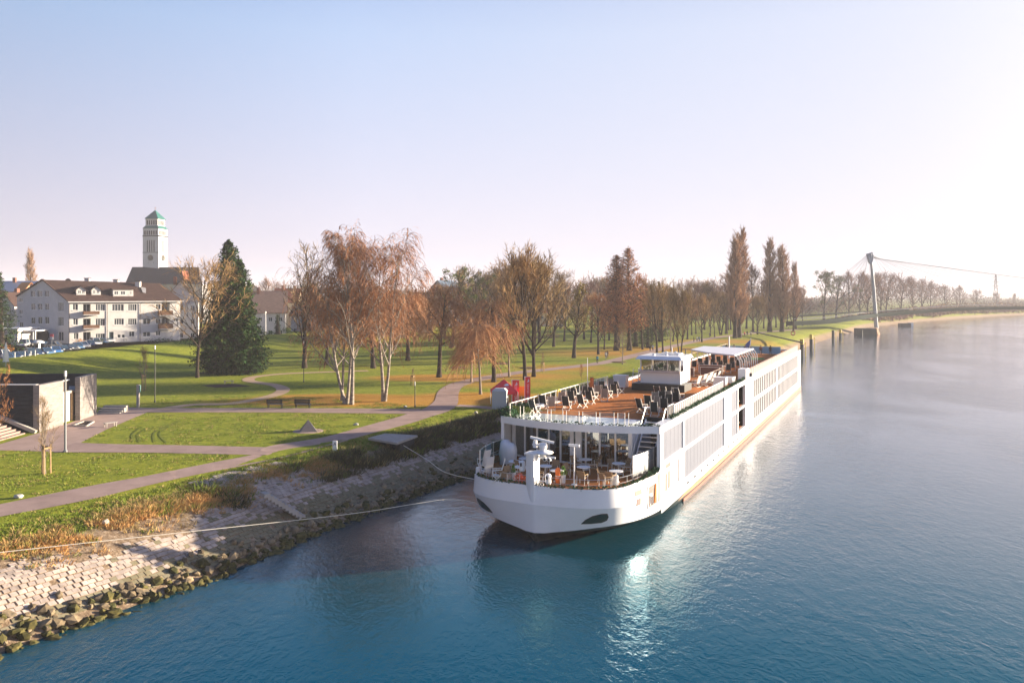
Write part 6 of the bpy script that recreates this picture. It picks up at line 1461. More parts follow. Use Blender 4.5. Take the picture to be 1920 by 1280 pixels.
# bridge
br = thing('cable_stayed_bridge','slender footbridge hung by cables from one leaning white pylon','bridge',(148,337,0))
M_brd = mat('bridge_deck_green',(.015,.028,.025),.9); M_pyl = mat('pylon_white',(.34,.36,.38),.5); M_cab = mat('cable_grey',(.22,.22,.23),.6)
D = [(1480,604,300),(1545,601,310),(1600,594,322),(1640,589,337),(1720,582.5,352),(1800,577.5,366),(1920,575.5,386),(2100,577,415),(2400,589,460),(2700,610,520)]
Dp = smooth_px([tuple(pd(*q)) for q in D], 6) if False else None
Dp = [pd(*q) for q in D]
def spl(P_, n=6):
    out = []
    for i in range(len(P_)-1):
        p0 = P_[max(i-1,0)]; p1 = P_[i]; p2 = P_[i+1]; p3 = P_[min(i+2,len(P_)-1)]
        for k in range(n):
            u = k/n; out.append(.5*((2*p1)+(-p0+p2)*u+(2*p0-5*p1+4*p2-p3)*u*u+(-p0+3*p1-3*p2+p3)*u**3))
    out.append(P_[-1]); return out
dk = spl(Dp); mb = MB(); vs_ = []
for i, p in enumerate(dk):
    d = (dk[min(i+1,len(dk)-1)]-dk[max(i-1,0)]); d.z = 0; d.normalize(); q = Vector((-d.y,d.x,0))*1.6
    for s_, z in ((-1,0),(-.8,-1.2),(.8,-1.2),(1,0),(1,.3),(-1,.3)): vs_.append(p+q*s_+Vector((0,0,z)))
n = len(dk); mb.add(vs_,[(6*i+k,6*i+(k+1)%6,6*i+6+(k+1)%6,6*i+6+k) for i in range(n-1) for k in range(6)],M_brd); wobj(mb,'deck',br)
mb = MB(); mb.tube([p+Vector((0,-1.5,1.15)) for p in dk],.06,4,M_cab); mb.tube([p+Vector((0,1.5,1.15)) for p in dk],.06,4,M_cab)
for p in dk[::1]: mb.bar(p+Vector((0,-1.5,.2)),p+Vector((0,-1.5,1.15)),.06,.06,M_cab)
wobj(mb,'railing',br)
D2 = [pd(1490,593,318),pd(1560,588,325),pd(1640,583.5,338),pd(1700,581,349)]; mb = MB()
for a,b_ in zip(spl(D2)[:-1],spl(D2)[1:]): mb.bar(a,b_,2.2,.45,M_brd)
wobj(mb,'upper_deck',br)
top = pd(1632,476,331); mb = MB(); mb.tube([pd(1643,616,337),pd(1638,540,334),top],[.8,.65,.45],10,M_pyl); wobj(mb,'pylon',br)
mb = MB(); mb.add([top+Vector(v) for v in ((-1.3,0,0),(.9,0,.7),(1.2,0,-2.2),(.5,0,-4.2),(-.3,0,-3.6),(-1.3,1.2,0),(.9,1.2,.7),(1.2,1.2,-2.2),(.5,1.2,-4.2),(-.3,1.2,-3.6))],[(4,3,2,1,0),(5,6,7,8,9),(0,1,6,5),(1,2,7,6),(2,3,8,7),(3,4,9,8),(4,0,5,9)],M_pyl); wobj(mb,'pylon_head',br)
for k in range(12):
    i = 19+int(k*(n-26)/11.5)
    if i < n: mb = MB(); mb.tube([top+Vector((.9,0,-.15*k)),dk[min(n-1,i+3)]+Vector((0,0,.3))],.05 if k < 11 else .11,4,M_cab); wobj(mb,'cable',br)
for k in range(11):
    t2 = spl(D2,8); q = dk[int(k*1.5)] if k % 2 else t2[min(len(t2)-1,int(k*1.6))]; mb = MB(); mb.tube([top+Vector((-.9,0,-.15*k)),q+Vector((0,0,.2))],.05,4,M_cab); wobj(mb,'cable',br)
mb = MB(); p = pd(1641,628,323); mb.lathe([(3.0,-3),(2.9,0),(2.4,1.2),(1.9,2.6)],(p.x+1.6,p.y+6,0),10,mat('pier_sandstone',(.48,.30,.20),.9,var=.15,vscale=.6)); pr_ = wobj(mb,'pier',br)
mb = MB(); mb.prism([(p.x-5.2,p.y+4.5),(p.x+1.5,p.y+2),(p.x+1.5,p.y+9),(p.x-4.6,p.y+9)],-2,2.4,mat('pier_fender_dark',(.06,.07,.06),.8)); wobj(mb,'pier_fender',br)
# anchored work raft beyond the bridge
p = pw(1700,612,0); o = thing('river_raft','small dark raft with a white box moored beyond the bridge','raft',(p.x,p.y,0)); mb = MB(); mb.bx(-3,2.2,0,3,-.3,1.6,M_pile); mb.obj('hull',None,o); mb = MB(); mb.bx(2.2,3.4,0,3,-.3,1.9,M_wfr); mb.obj('box',None,o)
# lattice power pylon in the haze
Yp = 900; o = thing('power_pylon','faint lattice power mast far behind the bridge','pylon',pd(1867,572,Yp)); q0 = pd(1867,572,Yp); q1 = pd(1867,514,Yp); hh_ = q1.z-q0.z
mb = MB()
for sx in (-1,1): mb.bar((sx*3.2,0,0),(sx*.4,0,hh_),.5,.5,M_cab)
for k in range(8):
    z0, z1_ = hh_*k/8, hh_*(k+1)/8; w0, w1 = 3.2-2.8*k/8, 3.2-2.8*(k+1)/8; mb.bar((-w0,0,z0),(w1,0,z1_),.35,.35,M_cab); mb.bar((w0,0,z0),(-w1,0,z1_),.35,.35,M_cab)
mb.obj('lattice',None,o)
for z in (.62,.76,.9): mb = MB(); mb.bar((-4.2,0,hh_*z),(4.2,0,hh_*z),.45,.45,M_cab); mb.obj('crossarm',None,o)
# ---------------------------------------------------------------- people
def skin_body(bones, radii, name, m, parent):
    vs_ = list(bones.keys()); idx = {k: i for i, k in enumerate(vs_)}; co = [bones[k][0] for k in vs_]; ed = [(idx[k], idx[bones[k][1]]) for k in vs_ if bones[k][1]]
    me = bpy.data.meshes.new(name); me.from_pydata(co, ed, []); o = bpy.data.objects.new(name, me); COL.objects.link(o)
    sk = o.modifiers.new('s','SKIN'); 
    for i, k in enumerate(vs_): me.skin_vertices[0].data[i].radius = (radii[k],)*2; me.skin_vertices[0].data[i].use_root = (k == 'pelvis')
    sb = o.modifiers.new('u','SUBSURF'); sb.levels = 1; sb.render_levels = 1
    dg = bpy.context.evaluated_depsgraph_get(); dg.update(); m2 = bpy.data.meshes.new_from_object(o.evaluated_get(dg)); bpy.data.objects.remove(o)
    return m2
def person_meshes(sit=False, ph=.16):
    hz = .80 if not sit else .45
    B = {'pelvis':((0,0,hz),None),'belly':((0,0,hz+.15),'pelvis'),'chest':((0,0,hz+.38),'belly'),'neck':((0,0,hz+.52),'chest'),'skull':((0,-.02,hz+.62),'neck'),'crown':((0,-.01,hz+.74),'skull')}
    for s_, q in (('l',1),('r',-1)):
        B['sh'+s_] = ((.17*q,0,hz+.46),'chest'); B['el'+s_] = ((.22*q,.05*q*ph*6,hz+.20),'sh'+s_); B['wr'+s_] = ((.22*q,-.08+.05*q,hz-.02),'el'+s_); B['ha'+s_] = ((.22*q,-.10+.05*q,hz-.12),'wr'+s_)
        B['hp'+s_] = ((.09*q,0,hz-.04),'pelvis')
        if sit: B['kn'+s_] = ((.11*q,-.42,hz+.02),'hp'+s_); B['an'+s_] = ((.11*q,-.44,.07),'kn'+s_)
        else: B['kn'+s_] = ((.10*q,-.10*q-.03,hz*.52),'hp'+s_); B['an'+s_] = ((.10*q,ph*q+.03,.07),'kn'+s_)
        B['to'+s_] = ((.11*q,B['an'+s_][0][1]-.15,.035),'an'+s_)
    r_ = {'pelvis':.13,'belly':.125,'chest':.14,'neck':.055,'skull':.085,'crown':.06}
    for s_ in 'lr': r_.update({'sh'+s_:.06,'el'+s_:.045,'wr'+s_:.033,'ha'+s_:.035,'hp'+s_:.085,'kn'+s_:.06,'an'+s_:.042,'to'+s_:.035})
    return skin_body(B, r_, 'body', None, None), hz
BM = {s_: person_meshes(s_) for s_ in (False, True)}
M_skin = mat('skin',(.50,.30,.21),.6); PCOL = {}
def person(loc, rz, top, bottom, label, sit=False, hair=(.05,.03,.02), sc=.95, group='people walking in the park'):
    me0, hz = BM[sit]; key = (sit, top, bottom)
    if key not in PCOL:
        me = me0.copy(); me.materials.clear()
        for nm, c in (('cloth_%d'%len(PCOL), top), ('trouser_%d'%len(PCOL), bottom)): me.materials.append(mat(nm+str(top), c, .8))
        me.materials.append(M_skin)
        for p in me.polygons:
            z = p.center.z; p.material_index = 2 if (z > hz+.535 or (z < hz-.06 and abs(p.center.x) > .19 and not sit)) else (1 if z < hz+.02 else 0); p.use_smooth = True
        PCOL[key] = me
    o = link('person', PCOL[key], None, loc, rz, label, 'person', group); o.scale = (sc,)*3
    mb = MB(); mb.lathe([(.075,-.02),(.098,.05),(.085,.12),(.03,.16)],(0,.018,hz+.63),10,mat('hair_%s'%str(hair),hair,.9)); mb.obj('hair',None,o,smooth=True)
    return o
def walker(px, py, rz, top, bottom, label, **k): return person(gnd(px,py), rz, top, bottom, label, **k)
walker(1120,681,0.2,(.02,.16,.24),(.03,.03,.04),'walker in a teal jacket alone on the park path')
walker(1136,673,3,(.55,.53,.5),(.10,.12,.18),'walker in a pale coat just ahead of the teal jacket'); walker(1139,671.5,3,(.06,.03,.03),(.04,.04,.05),'darkly dressed walker beside the pale coat')
walker(1219,659,2.8,(.03,.03,.035),(.03,.03,.04),'dark figure of the couple by the big tree trunk'); walker(1224,658,2.8,(.35,.38,.42),(.05,.05,.08),'grey figure of the couple by the big tree trunk')
for i,(px,py,c,lab) in enumerate(((1301,641,(.03,.03,.03),'black coated member of the group of three'),(1307,640.5,(.45,.45,.47),'pale grey member of the group of three'),(1311,640.5,(.12,.2,.3),'blue member of the group of three'),(1330,632,(.05,.05,.05),'lone dark walker past the group of three'),(1396,630,(.5,.1,.08),'red dressed walker near the poplars'),(1401,629,(.05,.05,.06),'dark walker beside the red dressed one'),(1408,629.5,(.4,.4,.4),'grey walker near the poplars'),(1421,627,(.04,.04,.05),'dark walker right of the poplar trunk'),(1478,616,(.6,.58,.55),'white dressed walker close to the bridge'),(1515,612,(.5,.48,.45),'pale walker on the lawn before the bridge'),(1520,612,(.06,.05,.05),'dark walker on the lawn before the bridge'),(1527,611,(.07,.05,.05),'brown walker on the lawn before the bridge'),(1533,610,(.3,.05,.04),'reddish walker on the lawn before the bridge'),(1567,606,(.65,.63,.6),'white walker by the bridge foot'))):
    walker(px,py,R.uniform(0,6),c,(.04,.04,.06),lab,sc=.95)
for i,(t,s,c) in enumerate(((-3.8,83,(.05,.05,.05)),(-2.7,83.2,(.5,.48,.45)),(-.9,82.4,(.03,.04,.05)),(-.3,83,(.05,.04,.04)),(1.3,83,(.25,.1,.06)),(2.7,83,(.06,.05,.05)))):
    person(S2W(t,s,6.22), SA+math.pi*(i%2), c, (.04,.04,.06), ['first','second','third','fourth','fifth','last'][i]+' guest from the bank side at the blue wind screen', sit=False, group='guests on the after deck', sc=.92)
for i,(t,s,c) in enumerate(((-1.0,51.5,(.3,.06,.03)),(1.0,53.9,(.06,.05,.05)),(2.4,57.5,(.05,.05,.06)))):
    person(S2W(t,s,6.26), SA+math.pi*(i%2), c, (.04,.04,.06), ['guest in rusty red seated at the awning front','dark dressed guest seated under the awning middle','dark dressed guest seated near the awning poles'][i], sit=True, group='guests under the awning', sc=.92)
# ---------------------------------------------------------------- trees
class Tree:
    def __init__(s, seed): s.r = random.Random(seed); s.wood = MB(); s.TV = []; s.TF = []; s.TM = []
    def tube(s, pts, rs, n): s.wood.tube(pts, rs, n, cap=False)
    def ribbon(s, pts, w0, mi=0):     # a thin tapering twig along pts
        r = s.r; a = r.uniform(0, 6.283); q = Vector((math.cos(a), math.sin(a), r.uniform(-.4,.4)))*w0; o = len(s.TV); n = len(pts)
        for i, p in enumerate(pts[:-1]): k = 1-.6*i/(n-1); s.TV += [tuple(p-q*k), tuple(p+q*k)]
        s.TV.append(tuple(pts[-1]))
        for i in range(n-2): s.TF.append((o+2*i, o+2*i+1, o+2*i+3, o+2*i+2)); s.TM.append(mi)
        s.TF.append((o+2*(n-2), o+2*(n-2)+1, o+2*(n-1))); s.TM.append(mi)
    def leaf(s, c, sz, mi=1):
        r = s.r; o = len(s.TV)
        for _ in range(3): s.TV.append((c[0]+r.uniform(-1,1)*sz, c[1]+r.uniform(-1,1)*sz, c[2]+r.uniform(-1,1)*sz))
        s.TF.append((o,o+1,o+2)); s.TM.append(mi)
    def path(s, p, d, L_, n, wob, trop):
        r = s.r; pts = [Vector(p)]; d = Vector(d).normalized()
        for i in range(n):
            d = (d+Vector((r.uniform(-1,1),r.uniform(-1,1),r.uniform(-1,1)))*wob+Vector((0,0,trop))).normalized(); pts.append(pts[-1]+d*L_/n)
        return pts
    def at(s, pts, f):
        k = f*(len(pts)-1); i = min(int(k), len(pts)-2); return pts[i].lerp(pts[i+1], k-i), (pts[i+1]-pts[i]).normalized()
    def side(s, d, ang, az=None):
        u = d.cross(Vector((0,0,1)) if abs(d.z) < .9 else Vector((1,0,0))).normalized(); v = d.cross(u); a = s.r.uniform(0,6.283) if az is None else az
        return (d*math.cos(ang)+(u*math.cos(a)+v*math.sin(a))*math.sin(ang)).normalized()
    def meshes(s, bark, mats):
        w_ = s.wood.mesh('trunk', bark, smooth=True); me = bpy.data.meshes.new('crown'); me.from_pydata(s.TV, [], s.TF)
        for m in mats: me.materials.append(m)
        if len(mats) > 1: me.polygons.foreach_set('material_index', s.TM)
        me.update(); return w_, me
def round_tree(seed, h=12., bole=.28, spread=.42, n1=9, n2=7, n3=6, n4=4, up=.10, r0=.24, tw=.026, twl=.8, ang=(.5,1.0), mist=0, wob=.16, lean=0, leafn=0, stems=1, drop=0., l1k=1.0, forked=False, leafsz=.09, shape='round'):
    T = Tree(seed); r = T.r
    for st in range(stems):
        ld = Vector((lean+(r.uniform(-.2,.2) if stems > 1 else 0), (r.uniform(-.2,.2) if stems > 1 else 0), 1)).normalized() if stems == 1 else Vector(((st-(stems-1)/2)*.35+lean, r.uniform(-.12,.12), 1)).normalized()
        hs = h*(1 if st == 0 else r.uniform(.8,.97)); tr = T.path((st*.2,0,-.2), ld, hs*.86, 9, .05, .06)
        R0 = r0*(1 if st == 0 else .8); rs = [R0*(1.35 if i == 0 else 1)*(1-.86*i/9)+.01 for i in range(10)]; T.tube(tr, rs, 8)
        for i in range(n1):
            f = bole+(1-bole)*(i+r.uniform(0,.8))/n1; f = min(.99, f); p, d = T.at(tr, f)
            a = r.uniform(*ang)*(1.05-.5*f); d1 = T.side(d, a, i*2.4+r.uniform(-.4,.4))
            q = (f-bole)/(1-bole)
            prof_ = {'round':(.75+.35*math.sin(math.pi*min(1,q*1.15)))*(1-.55*q),'cone':1.08-.92*q,'col':.9-.5*q}[shape]
            L1 = h*spread*l1k*prof_*r.uniform(.8,1.12); b1 = T.path(p, d1, L1, 6, wob, up); r1 = R0*(1-.8*f)*.55+.015
            T.tube(b1, [r1*(1-.78*k/6) for k in range(7)], 5)
            if mist and r.random() < mist: T.mist(T.at(b1, r.uniform(.5,.9))[0], r.uniform(.35,.8))
            for j in range(n2):
                f2 = .22+.78*(j+r.random())/n2; p2, d2 = T.at(b1, min(.99,f2)); L2 = L1*.52*(1.15-.6*f2)*r.uniform(.7,1.2)
                b2 = T.path(p2, T.side(d2, r.uniform(.45,.95)), L2, 4, wob*1.2, up*1.3-drop*.3); T.tube(b2, [r1*.38*(1-.7*k/4)+.004 for k in range(5)], 3)
                if mist and r.random() < mist*.35: T.mist(b2[-1], r.uniform(.3,.6))
                for k in range(n3):
                    f3 = .25+.75*(k+r.random())/n3; p3, d3 = T.at(b2, min(.99,f3)); L3 = twl*r.uniform(.8,1.6)
                    b3 = T.path(p3, T.side(d3, r.uniform(.35,.9)), L3, 3, wob*1.5, up-drop); T.ribbon(b3, tw*1.3)
                    for m_ in range(n4):
                        p4, d4 = T.at(b3, r.uniform(.2,.98)); T.ribbon([p4, p4+T.side(d4, r.uniform(.3,.8))*L3*r.uniform(.35,.7)+Vector((0,0,-drop*.25))], tw)
                    for _ in range(leafn):
                        if r.random() < leafn: pl = T.at(b3, r.random())[0]; T.leaf(pl+Vector((r.uniform(-.1,.1),)*3), leafsz)
    return T
def _mist(s, c, R_):
    r = s.r
    for _ in range(int(160*R_)+30):
        v = Vector((r.gauss(0,1),r.gauss(0,1),r.gauss(0,1))).normalized()*R_*r.random()**.4; s.leaf(c+v, .13, 2)
Tree.mist = _mist
def weep_tree(seed, h=15., r0=.22, n1=11, spread=.34, lean=0., bole=.3, hang=(1.0,3.0), n2=7, strands=9, forks=1, wood_up=.12, arch=False, tw=.022, dens=1.0, wup=.12):
    """birch: ascending pale limbs, thin hanging strands of twigs"""
    T = Tree(seed); r = T.r
    for st in range(forks):
        ld = Vector((lean+(st-(forks-1)/2)*.3, r.uniform(-.15,.15), 1)).normalized(); hs = h*(1 if st == forks-1 else r.uniform(.78,.95))
        tr = T.path((st*.12,0,-.2), ld, hs*.92, 10, .055, .085); R0 = r0*(1 if st == 0 else .85); T.tube(tr, [R0*(1.4 if i == 0 else 1)*(1-.9*i/10)+.012 for i in range(11)], 8)
        for i in range(n1):
            f = min(.985, bole+(1-bole)*(i+r.uniform(0,.9))/n1); p, d = T.at(tr, f); q = (f-bole)/(1-bole)
            L1 = h*spread*(1.0-.55*q)*r.uniform(.7,1.15); b1 = T.path(p, T.side(d, r.uniform(.55,.95)*(1-.2*q), i*2.4+r.uniform(-.5,.5)), L1, 6, .13, wood_up if not arch else -.05)
            r1 = R0*(1-.85*f)*.5+.014; T.tube(b1, [r1*(1-.78*k/6) for k in range(7)], 5)
            for j in range(n2):
                f2 = .25+.75*(j+r.random())/n2; p2, d2 = T.at(b1, min(.99,f2)); L2 = L1*.42*r.uniform(.6,1.2)*(1.1-.4*f2)
                b2 = T.path(p2, T.side(d2, r.uniform(.4,.9)), L2, 4, .16, .0); T.tube(b2, [r1*.32*(1-.7*k/4)+.004 for k in range(5)], 3)
                for k in range(int(strands*dens)):
                    p3, d3 = T.at(b2, r.uniform(.15,1)); Lh = r.uniform(*hang)*(.6+.4*r.random()); dd = (d3*.9+Vector((r.uniform(-.5,.5),r.uniform(-.5,.5),-.15))).normalized()
                    pts = [p3]; n = 4
                    for m_ in range(n): dd = (dd+Vector((r.uniform(-.12,.12),r.uniform(-.12,.12),-.62))).normalized(); pts.append(pts[-1]+dd*Lh/n)
                    T.ribbon(pts, tw*1.15)
                    for m_ in range(5):
                        p4, d4 = T.at(pts, r.uniform(.1,.95)); T.ribbon([p4, p4+(d4*.5+Vector((r.uniform(-.5,.5),r.uniform(-.5,.5),-.25)))*r.uniform(.25,.6)], tw)
    return T
def poplar_tree(seed, h=24., wd=2.3, n=120, tw=.038, leaf_=0, r0=.4):
    T = Tree(seed); r = T.r; tr = T.path((0,0,-.2),(0,0,1),h*.97,8,.02,.1); T.tube(tr,[r0*(1.3 if i == 0 else 1)*(1-.93*i/8)+.02 for i in range(9)],8)
    for i in range(n):
        f = .07+.88*(i+r.random())/n; p, d = T.at(tr, f); env = wd*(math.sin(math.pi*min(1,(.12+.88*f)**1.0))**.55)*(1 if f < .6 else 1-.35*(f-.6)/.4)
        L1 = h*.20*(1.05-.65*f)*r.uniform(.7,1.2); az = r.uniform(0,6.283); sp = min(.62, env/max(L1,.1)*.8)
        b1 = T.path(p, Vector((math.cos(az)*sp*1.5,math.sin(az)*sp*1.5,1)), L1, 5, .07, .22); T.tube(b1,[.055*(1-.8*k/5)*(1.2-f) for k in range(6)],3)
        for j in range(13):
            p2, d2 = T.at(b1, r.uniform(.15,1)); b2 = T.path(p2, T.side(d2, r.uniform(.2,.55)), r.uniform(.7,1.7), 3, .1, .25); T.ribbon(b2, tw*1.3)
            for _ in range(3): p3, d3 = T.at(b2, r.uniform(.2,1)); T.ribbon([p3, p3+T.side(d3, r.uniform(.2,.6))*r.uniform(.3,.8)+Vector((0,0,.15))], tw)
    return T
def conifer_tree(seed, h=22., wd=4.6, n=520, peaks=((0,0,1.0),), leafsz=.20, per=30, pw_=.85, r0=.5, gap=0., feather=False, low=.03):
    T = Tree(seed); r = T.r
    for (ox, oy, kh) in peaks:
        hh_ = h*kh; tr = T.path((ox,oy,-.2),(0,0,1),hh_*.985,8,.012,.1); T.tube(tr,[r0*(1.4 if i == 0 else 1)*(1-.95*i/8)+.02 for i in range(9)],8)
        for i in range(n):
            f = low+(1-low)*((i+r.random())/n)**.9; p, d = T.at(tr, min(.995,f)); env = wd*kh*((1-f)**pw_)*(1.0 if f > .12 else .75+2*f)*(1+.22*noise.noise(Vector((f*9,seed,ox)))); az = r.uniform(0,6.283)
            env *= 1+.25*noise.noise(Vector((math.cos(az)*1.3,math.sin(az)*1.3,f*7+seed)))
            L1 = max(.35, env*r.uniform(.72,1.08)); dr = -.12 if not feather else .35
            b1 = T.path(p, Vector((math.cos(az),math.sin(az),dr)), L1, 4, .05, .05); T.tube(b1,[.04*(1-.8*k/4)+.006 for k in range(5)],3)
            m_ = max(5, int(per*(.35+L1/wd)))
            for j in range(m_):
                fj = r.random()**.55; q, d2 = T.at(b1, fj); sp = .12+.30*fj*L1*.5
                if feather: q2 = q+Vector((r.gauss(0,.22),r.gauss(0,.22),r.gauss(-.05,.15)))
                else: q2 = q+Vector((r.uniform(-1,1)*sp*.6, r.uniform(-1,1)*sp*.6, -abs(r.gauss(0,.22))))
                T.leaf(q2, leafsz*r.uniform(.6,1.3), 1 if r.random() < .8 else 0)
    return T
M_twig = mat('twig_grey_brown', (.16,.105,.055), .95, col2=(.36,.25,.12), vscale=.5)
M_twigo = mat('twig_golden_brown', (.25,.15,.06), .95, col2=(.44,.28,.13), vscale=.5)
M_twigr = mat('birch_twig_red', (.22,.095,.045), .95, col2=(.42,.21,.11), vscale=.6)
M_twigw = mat('weeping_twig_orange', (.29,.14,.065), .95, col2=(.46,.26,.13), vscale=.6)
M_bwhite = mat('birch_bark_white', (.36,.31,.26), .85, col2=(.07,.055,.045), vscale=1.6, stretch=(1,1,2.2))
MATS['birch_bark_white'].node_tree.nodes['Color Ramp'].color_ramp.elements[0].position = .30
MATS['birch_bark_white'].node_tree.nodes['Color Ramp'].color_ramp.elements[1].position = .78
M_barkp = mat('bark_pale', (.22,.18,.14), .9, var=.3, vscale=2)
M_needle = mat('conifer_needle', (.008,.032,.010), .85, col2=(.03,.07,.014), vscale=.5); M_needle2 = mat('conifer_needle_tip', (.04,.07,.012), .85, col2=(.085,.10,.022), vscale=.6)
M_mist = mat('mistletoe_green', (.06,.095,.02), .9, col2=(.12,.14,.035), vscale=1)
M_rust = mat('larch_rust', (.38,.15,.065), .9, col2=(.5,.25,.11), vscale=.5); M_rust2 = mat('larch_rust_dark', (.16,.065,.035), .9)
M_redl = mat('leaf_orange_brown', (.42,.16,.04), .9, col2=(.55,.27,.08), vscale=.8)
M_ivy = mat('ivy_yellow_green', (.12,.13,.02), .9, col2=(.26,.20,.04), vscale=.6)
M_poptw = mat('poplar_twig', (.30,.18,.11), .95, col2=(.46,.29,.18), vscale=.4)
M_pinkt = mat('far_twig_rose', (.24,.15,.11), .95, col2=(.34,.22,.17), vscale=.3)
PR = {}
def proto(key, T, bark, mats, h): PR[key] = (T.meshes(bark, mats), h)
proto('lime1', round_tree(1,h=12,bole=.24,spread=.60,n1=13,n2=9,n3=7,n4=4,r0=.22,up=.13,ang=(.55,1.1)), M_bark, [M_twigo,M_redl,M_mist], 12)
proto('lime2', round_tree(2,h=12,bole=.22,spread=.60,n1=13,n2=9,n3=7,n4=4,r0=.20,up=.16,ang=(.5,1.0),stems=2), M_bark, [M_twig,M_redl,M_mist], 12)
proto('lime3', round_tree(3,h=12,bole=.26,spread=.56,n1=12,n2=8,n3=6,n4=4,r0=.2,up=.10,drop=.05), M_bark, [M_twig,M_redl,M_mist], 12)
proto('rusty', round_tree(4,h=12,bole=.22,spread=.50,n1=12,n2=8,n3=6,n4=3,r0=.2,leafn=2,leafsz=.10), M_bark, [M_twigr,M_redl,M_mist], 12)
proto('mist', round_tree(5,h=14,bole=.30,spread=.46,n1=11,n2=7,n3=5,n4=3,r0=.3,mist=.8,wob=.22,lean=.12), M_bark, [M_twig,M_redl,M_mist], 14)
proto('ash', round_tree(6,h=15,bole=.16,spread=.62,n1=15,n2=6,n3=5,n4=3,r0=.32,ang=(.22,.5),up=.05,wob=.07,shape='col'), M_bark, [M_twig,M_redl,M_mist], 15)
proto('ivy', round_tree(7,h=12,bole=.2,spread=.26,n1=16,n2=6,n3=6,n4=2,r0=.25,leafn=2,leafsz=.16,shape='cone'), M_bark, [M_twig,M_ivy,M_mist], 12)
proto('bare', round_tree(8,h=12,bole=.22,spread=.40,n1=12,n2=6,n3=5,n4=3,r0=.12,up=.15,ang=(.45,.9),tw=.024), M_barkp, [M_twig,M_redl,M_mist], 12)
proto('front', round_tree(9,h=12,bole=.26,spread=.56,n1=16,n2=8,n3=6,n4=4,r0=.16,up=.02,ang=(.6,1.15),wob=.2,tw=.02), M_bark, [M_twigo,M_redl,M_mist], 12)
proto('far1', round_tree(10,h=12,bole=.2,spread=.58,n1=12,n2=7,n3=5,n4=3,r0=.18,tw=.035,twl=1.0), M_bark, [M_pinkt,M_redl,M_mist], 12)
proto('far2', round_tree(11,h=12,bole=.2,spread=.50,n1=12,n2=7,n3=5,n4=3,r0=.16,tw=.035,twl=1.0,up=.2), M_bark, [M_pinkt,M_redl,M_mist], 12)
proto('farmist', round_tree(12,h=14,bole=.25,spread=.42,n1=10,n2=6,n3=4,n4=3,r0=.25,tw=.03,mist=1.0,wob=.2), M_bark, [M_twig,M_redl,M_mist], 14)
proto('birch1', weep_tree(21,h=19,r0=.20,n1=20,spread=.40,lean=.02,bole=.26,hang=(.5,1.7),n2=11,strands=8), M_bwhite, [M_twigr], 19)
proto('birch2', weep_tree(22,h=17.5,r0=.19,n1=17,spread=.46,lean=-.08,bole=.22,hang=(.6,2.4),n2=10,strands=8,forks=2), M_bwhite, [M_twigr], 17.5)
proto('birch3', weep_tree(23,h=17.5,r0=.20,n1=16,spread=.46,lean=.05,bole=.22,hang=(.8,3.2),n2=10,strands=8,forks=2), M_bwhite, [M_twigr], 17.5)
proto('weep1', weep_tree(24,h=10.5,r0=.26,n1=14,spread=.36,lean=.02,bole=.35,hang=(1.5,4.2),n2=8,strands=10,arch=True), M_bark, [M_twigw], 10.5)
proto('weep2', weep_tree(25,h=10,r0=.15,n1=12,spread=.28,lean=-.02,bole=.4,hang=(2.0,5.2),n2=7,strands=10,arch=True), M_barkp, [M_twigw], 10)
proto('poplar1', poplar_tree(31,24,2.6,150), M_bark, [M_poptw], 24); proto('poplar2', poplar_tree(32,24,2.2,120), M_bark, [M_poptw], 24)
proto('seq', conifer_tree(41,22,7.0,760,((0,0,1.0),(1.9,.8,.86),(-2.0,1.5,.66),(3.4,-.6,.62)),leafsz=.26,per=24,pw_=.62,low=.01), M_bark, [M_needle2,M_needle], 22)
proto('spruce', conifer_tree(42,16,3.2,360,leafsz=.16,per=22), M_bark, [M_needle2,M_needle], 16)
proto('meta', conifer_tree(43,22,6.4,420,((0,0,1.0),(-2.6,.5,.93)),leafsz=.15,per=34,pw_=.62,feather=True,low=.16,r0=.45), M_bark, [M_rust2,M_rust], 22)
proto('cypress', conifer_tree(44,6,.75,120,leafsz=.12,per=14,pw_=.35), M_bark, [M_needle2,M_needle], 6)
TN = {'lime':'lime_tree','rusty':'autumn_tree','mist':'mistletoe_tree','ash':'ash_tree','ivy':'ivy_clad_tree','bare':'bare_tree','front':'bare_tree','far':'bare_tree','farmist':'mistletoe_tree','birch':'birch_tree','weep':'weeping_tree','poplar':'poplar_tree','seq':'giant_conifer','spruce':'spruce_tree','meta':'dawn_redwood_tree','cypress':'cypress_tree'}
RT = random.Random(77)
def tree(key, px, py, ptop, label, wk=1.0, rz=None, Y=None, group=None):
    """trunk foot at pixel (px, py) of the photograph, tip at row ptop; wk widens the crown"""
    (wm, cm), h0 = PR[key]
    if Y: p = pd(px,py,Y); p.z = hgt(p.x,p.y) if Y < 800 else 4
    else: p = gnd(px,py)
    zt = H-(ptop-HOR)*p.y/F; sc = (zt-p.z)/h0
    nm = TN.get(key) or TN.get(key.rstrip('0123456789'), 'tree')
    o = thing(nm, label, 'tree', p, RT.uniform(0,6.28) if rz is None else rz, group or 'park trees'); o.scale = (sc*wk,sc*wk,sc)
    link('trunk', wm, o); link('crown', cm, o); return o
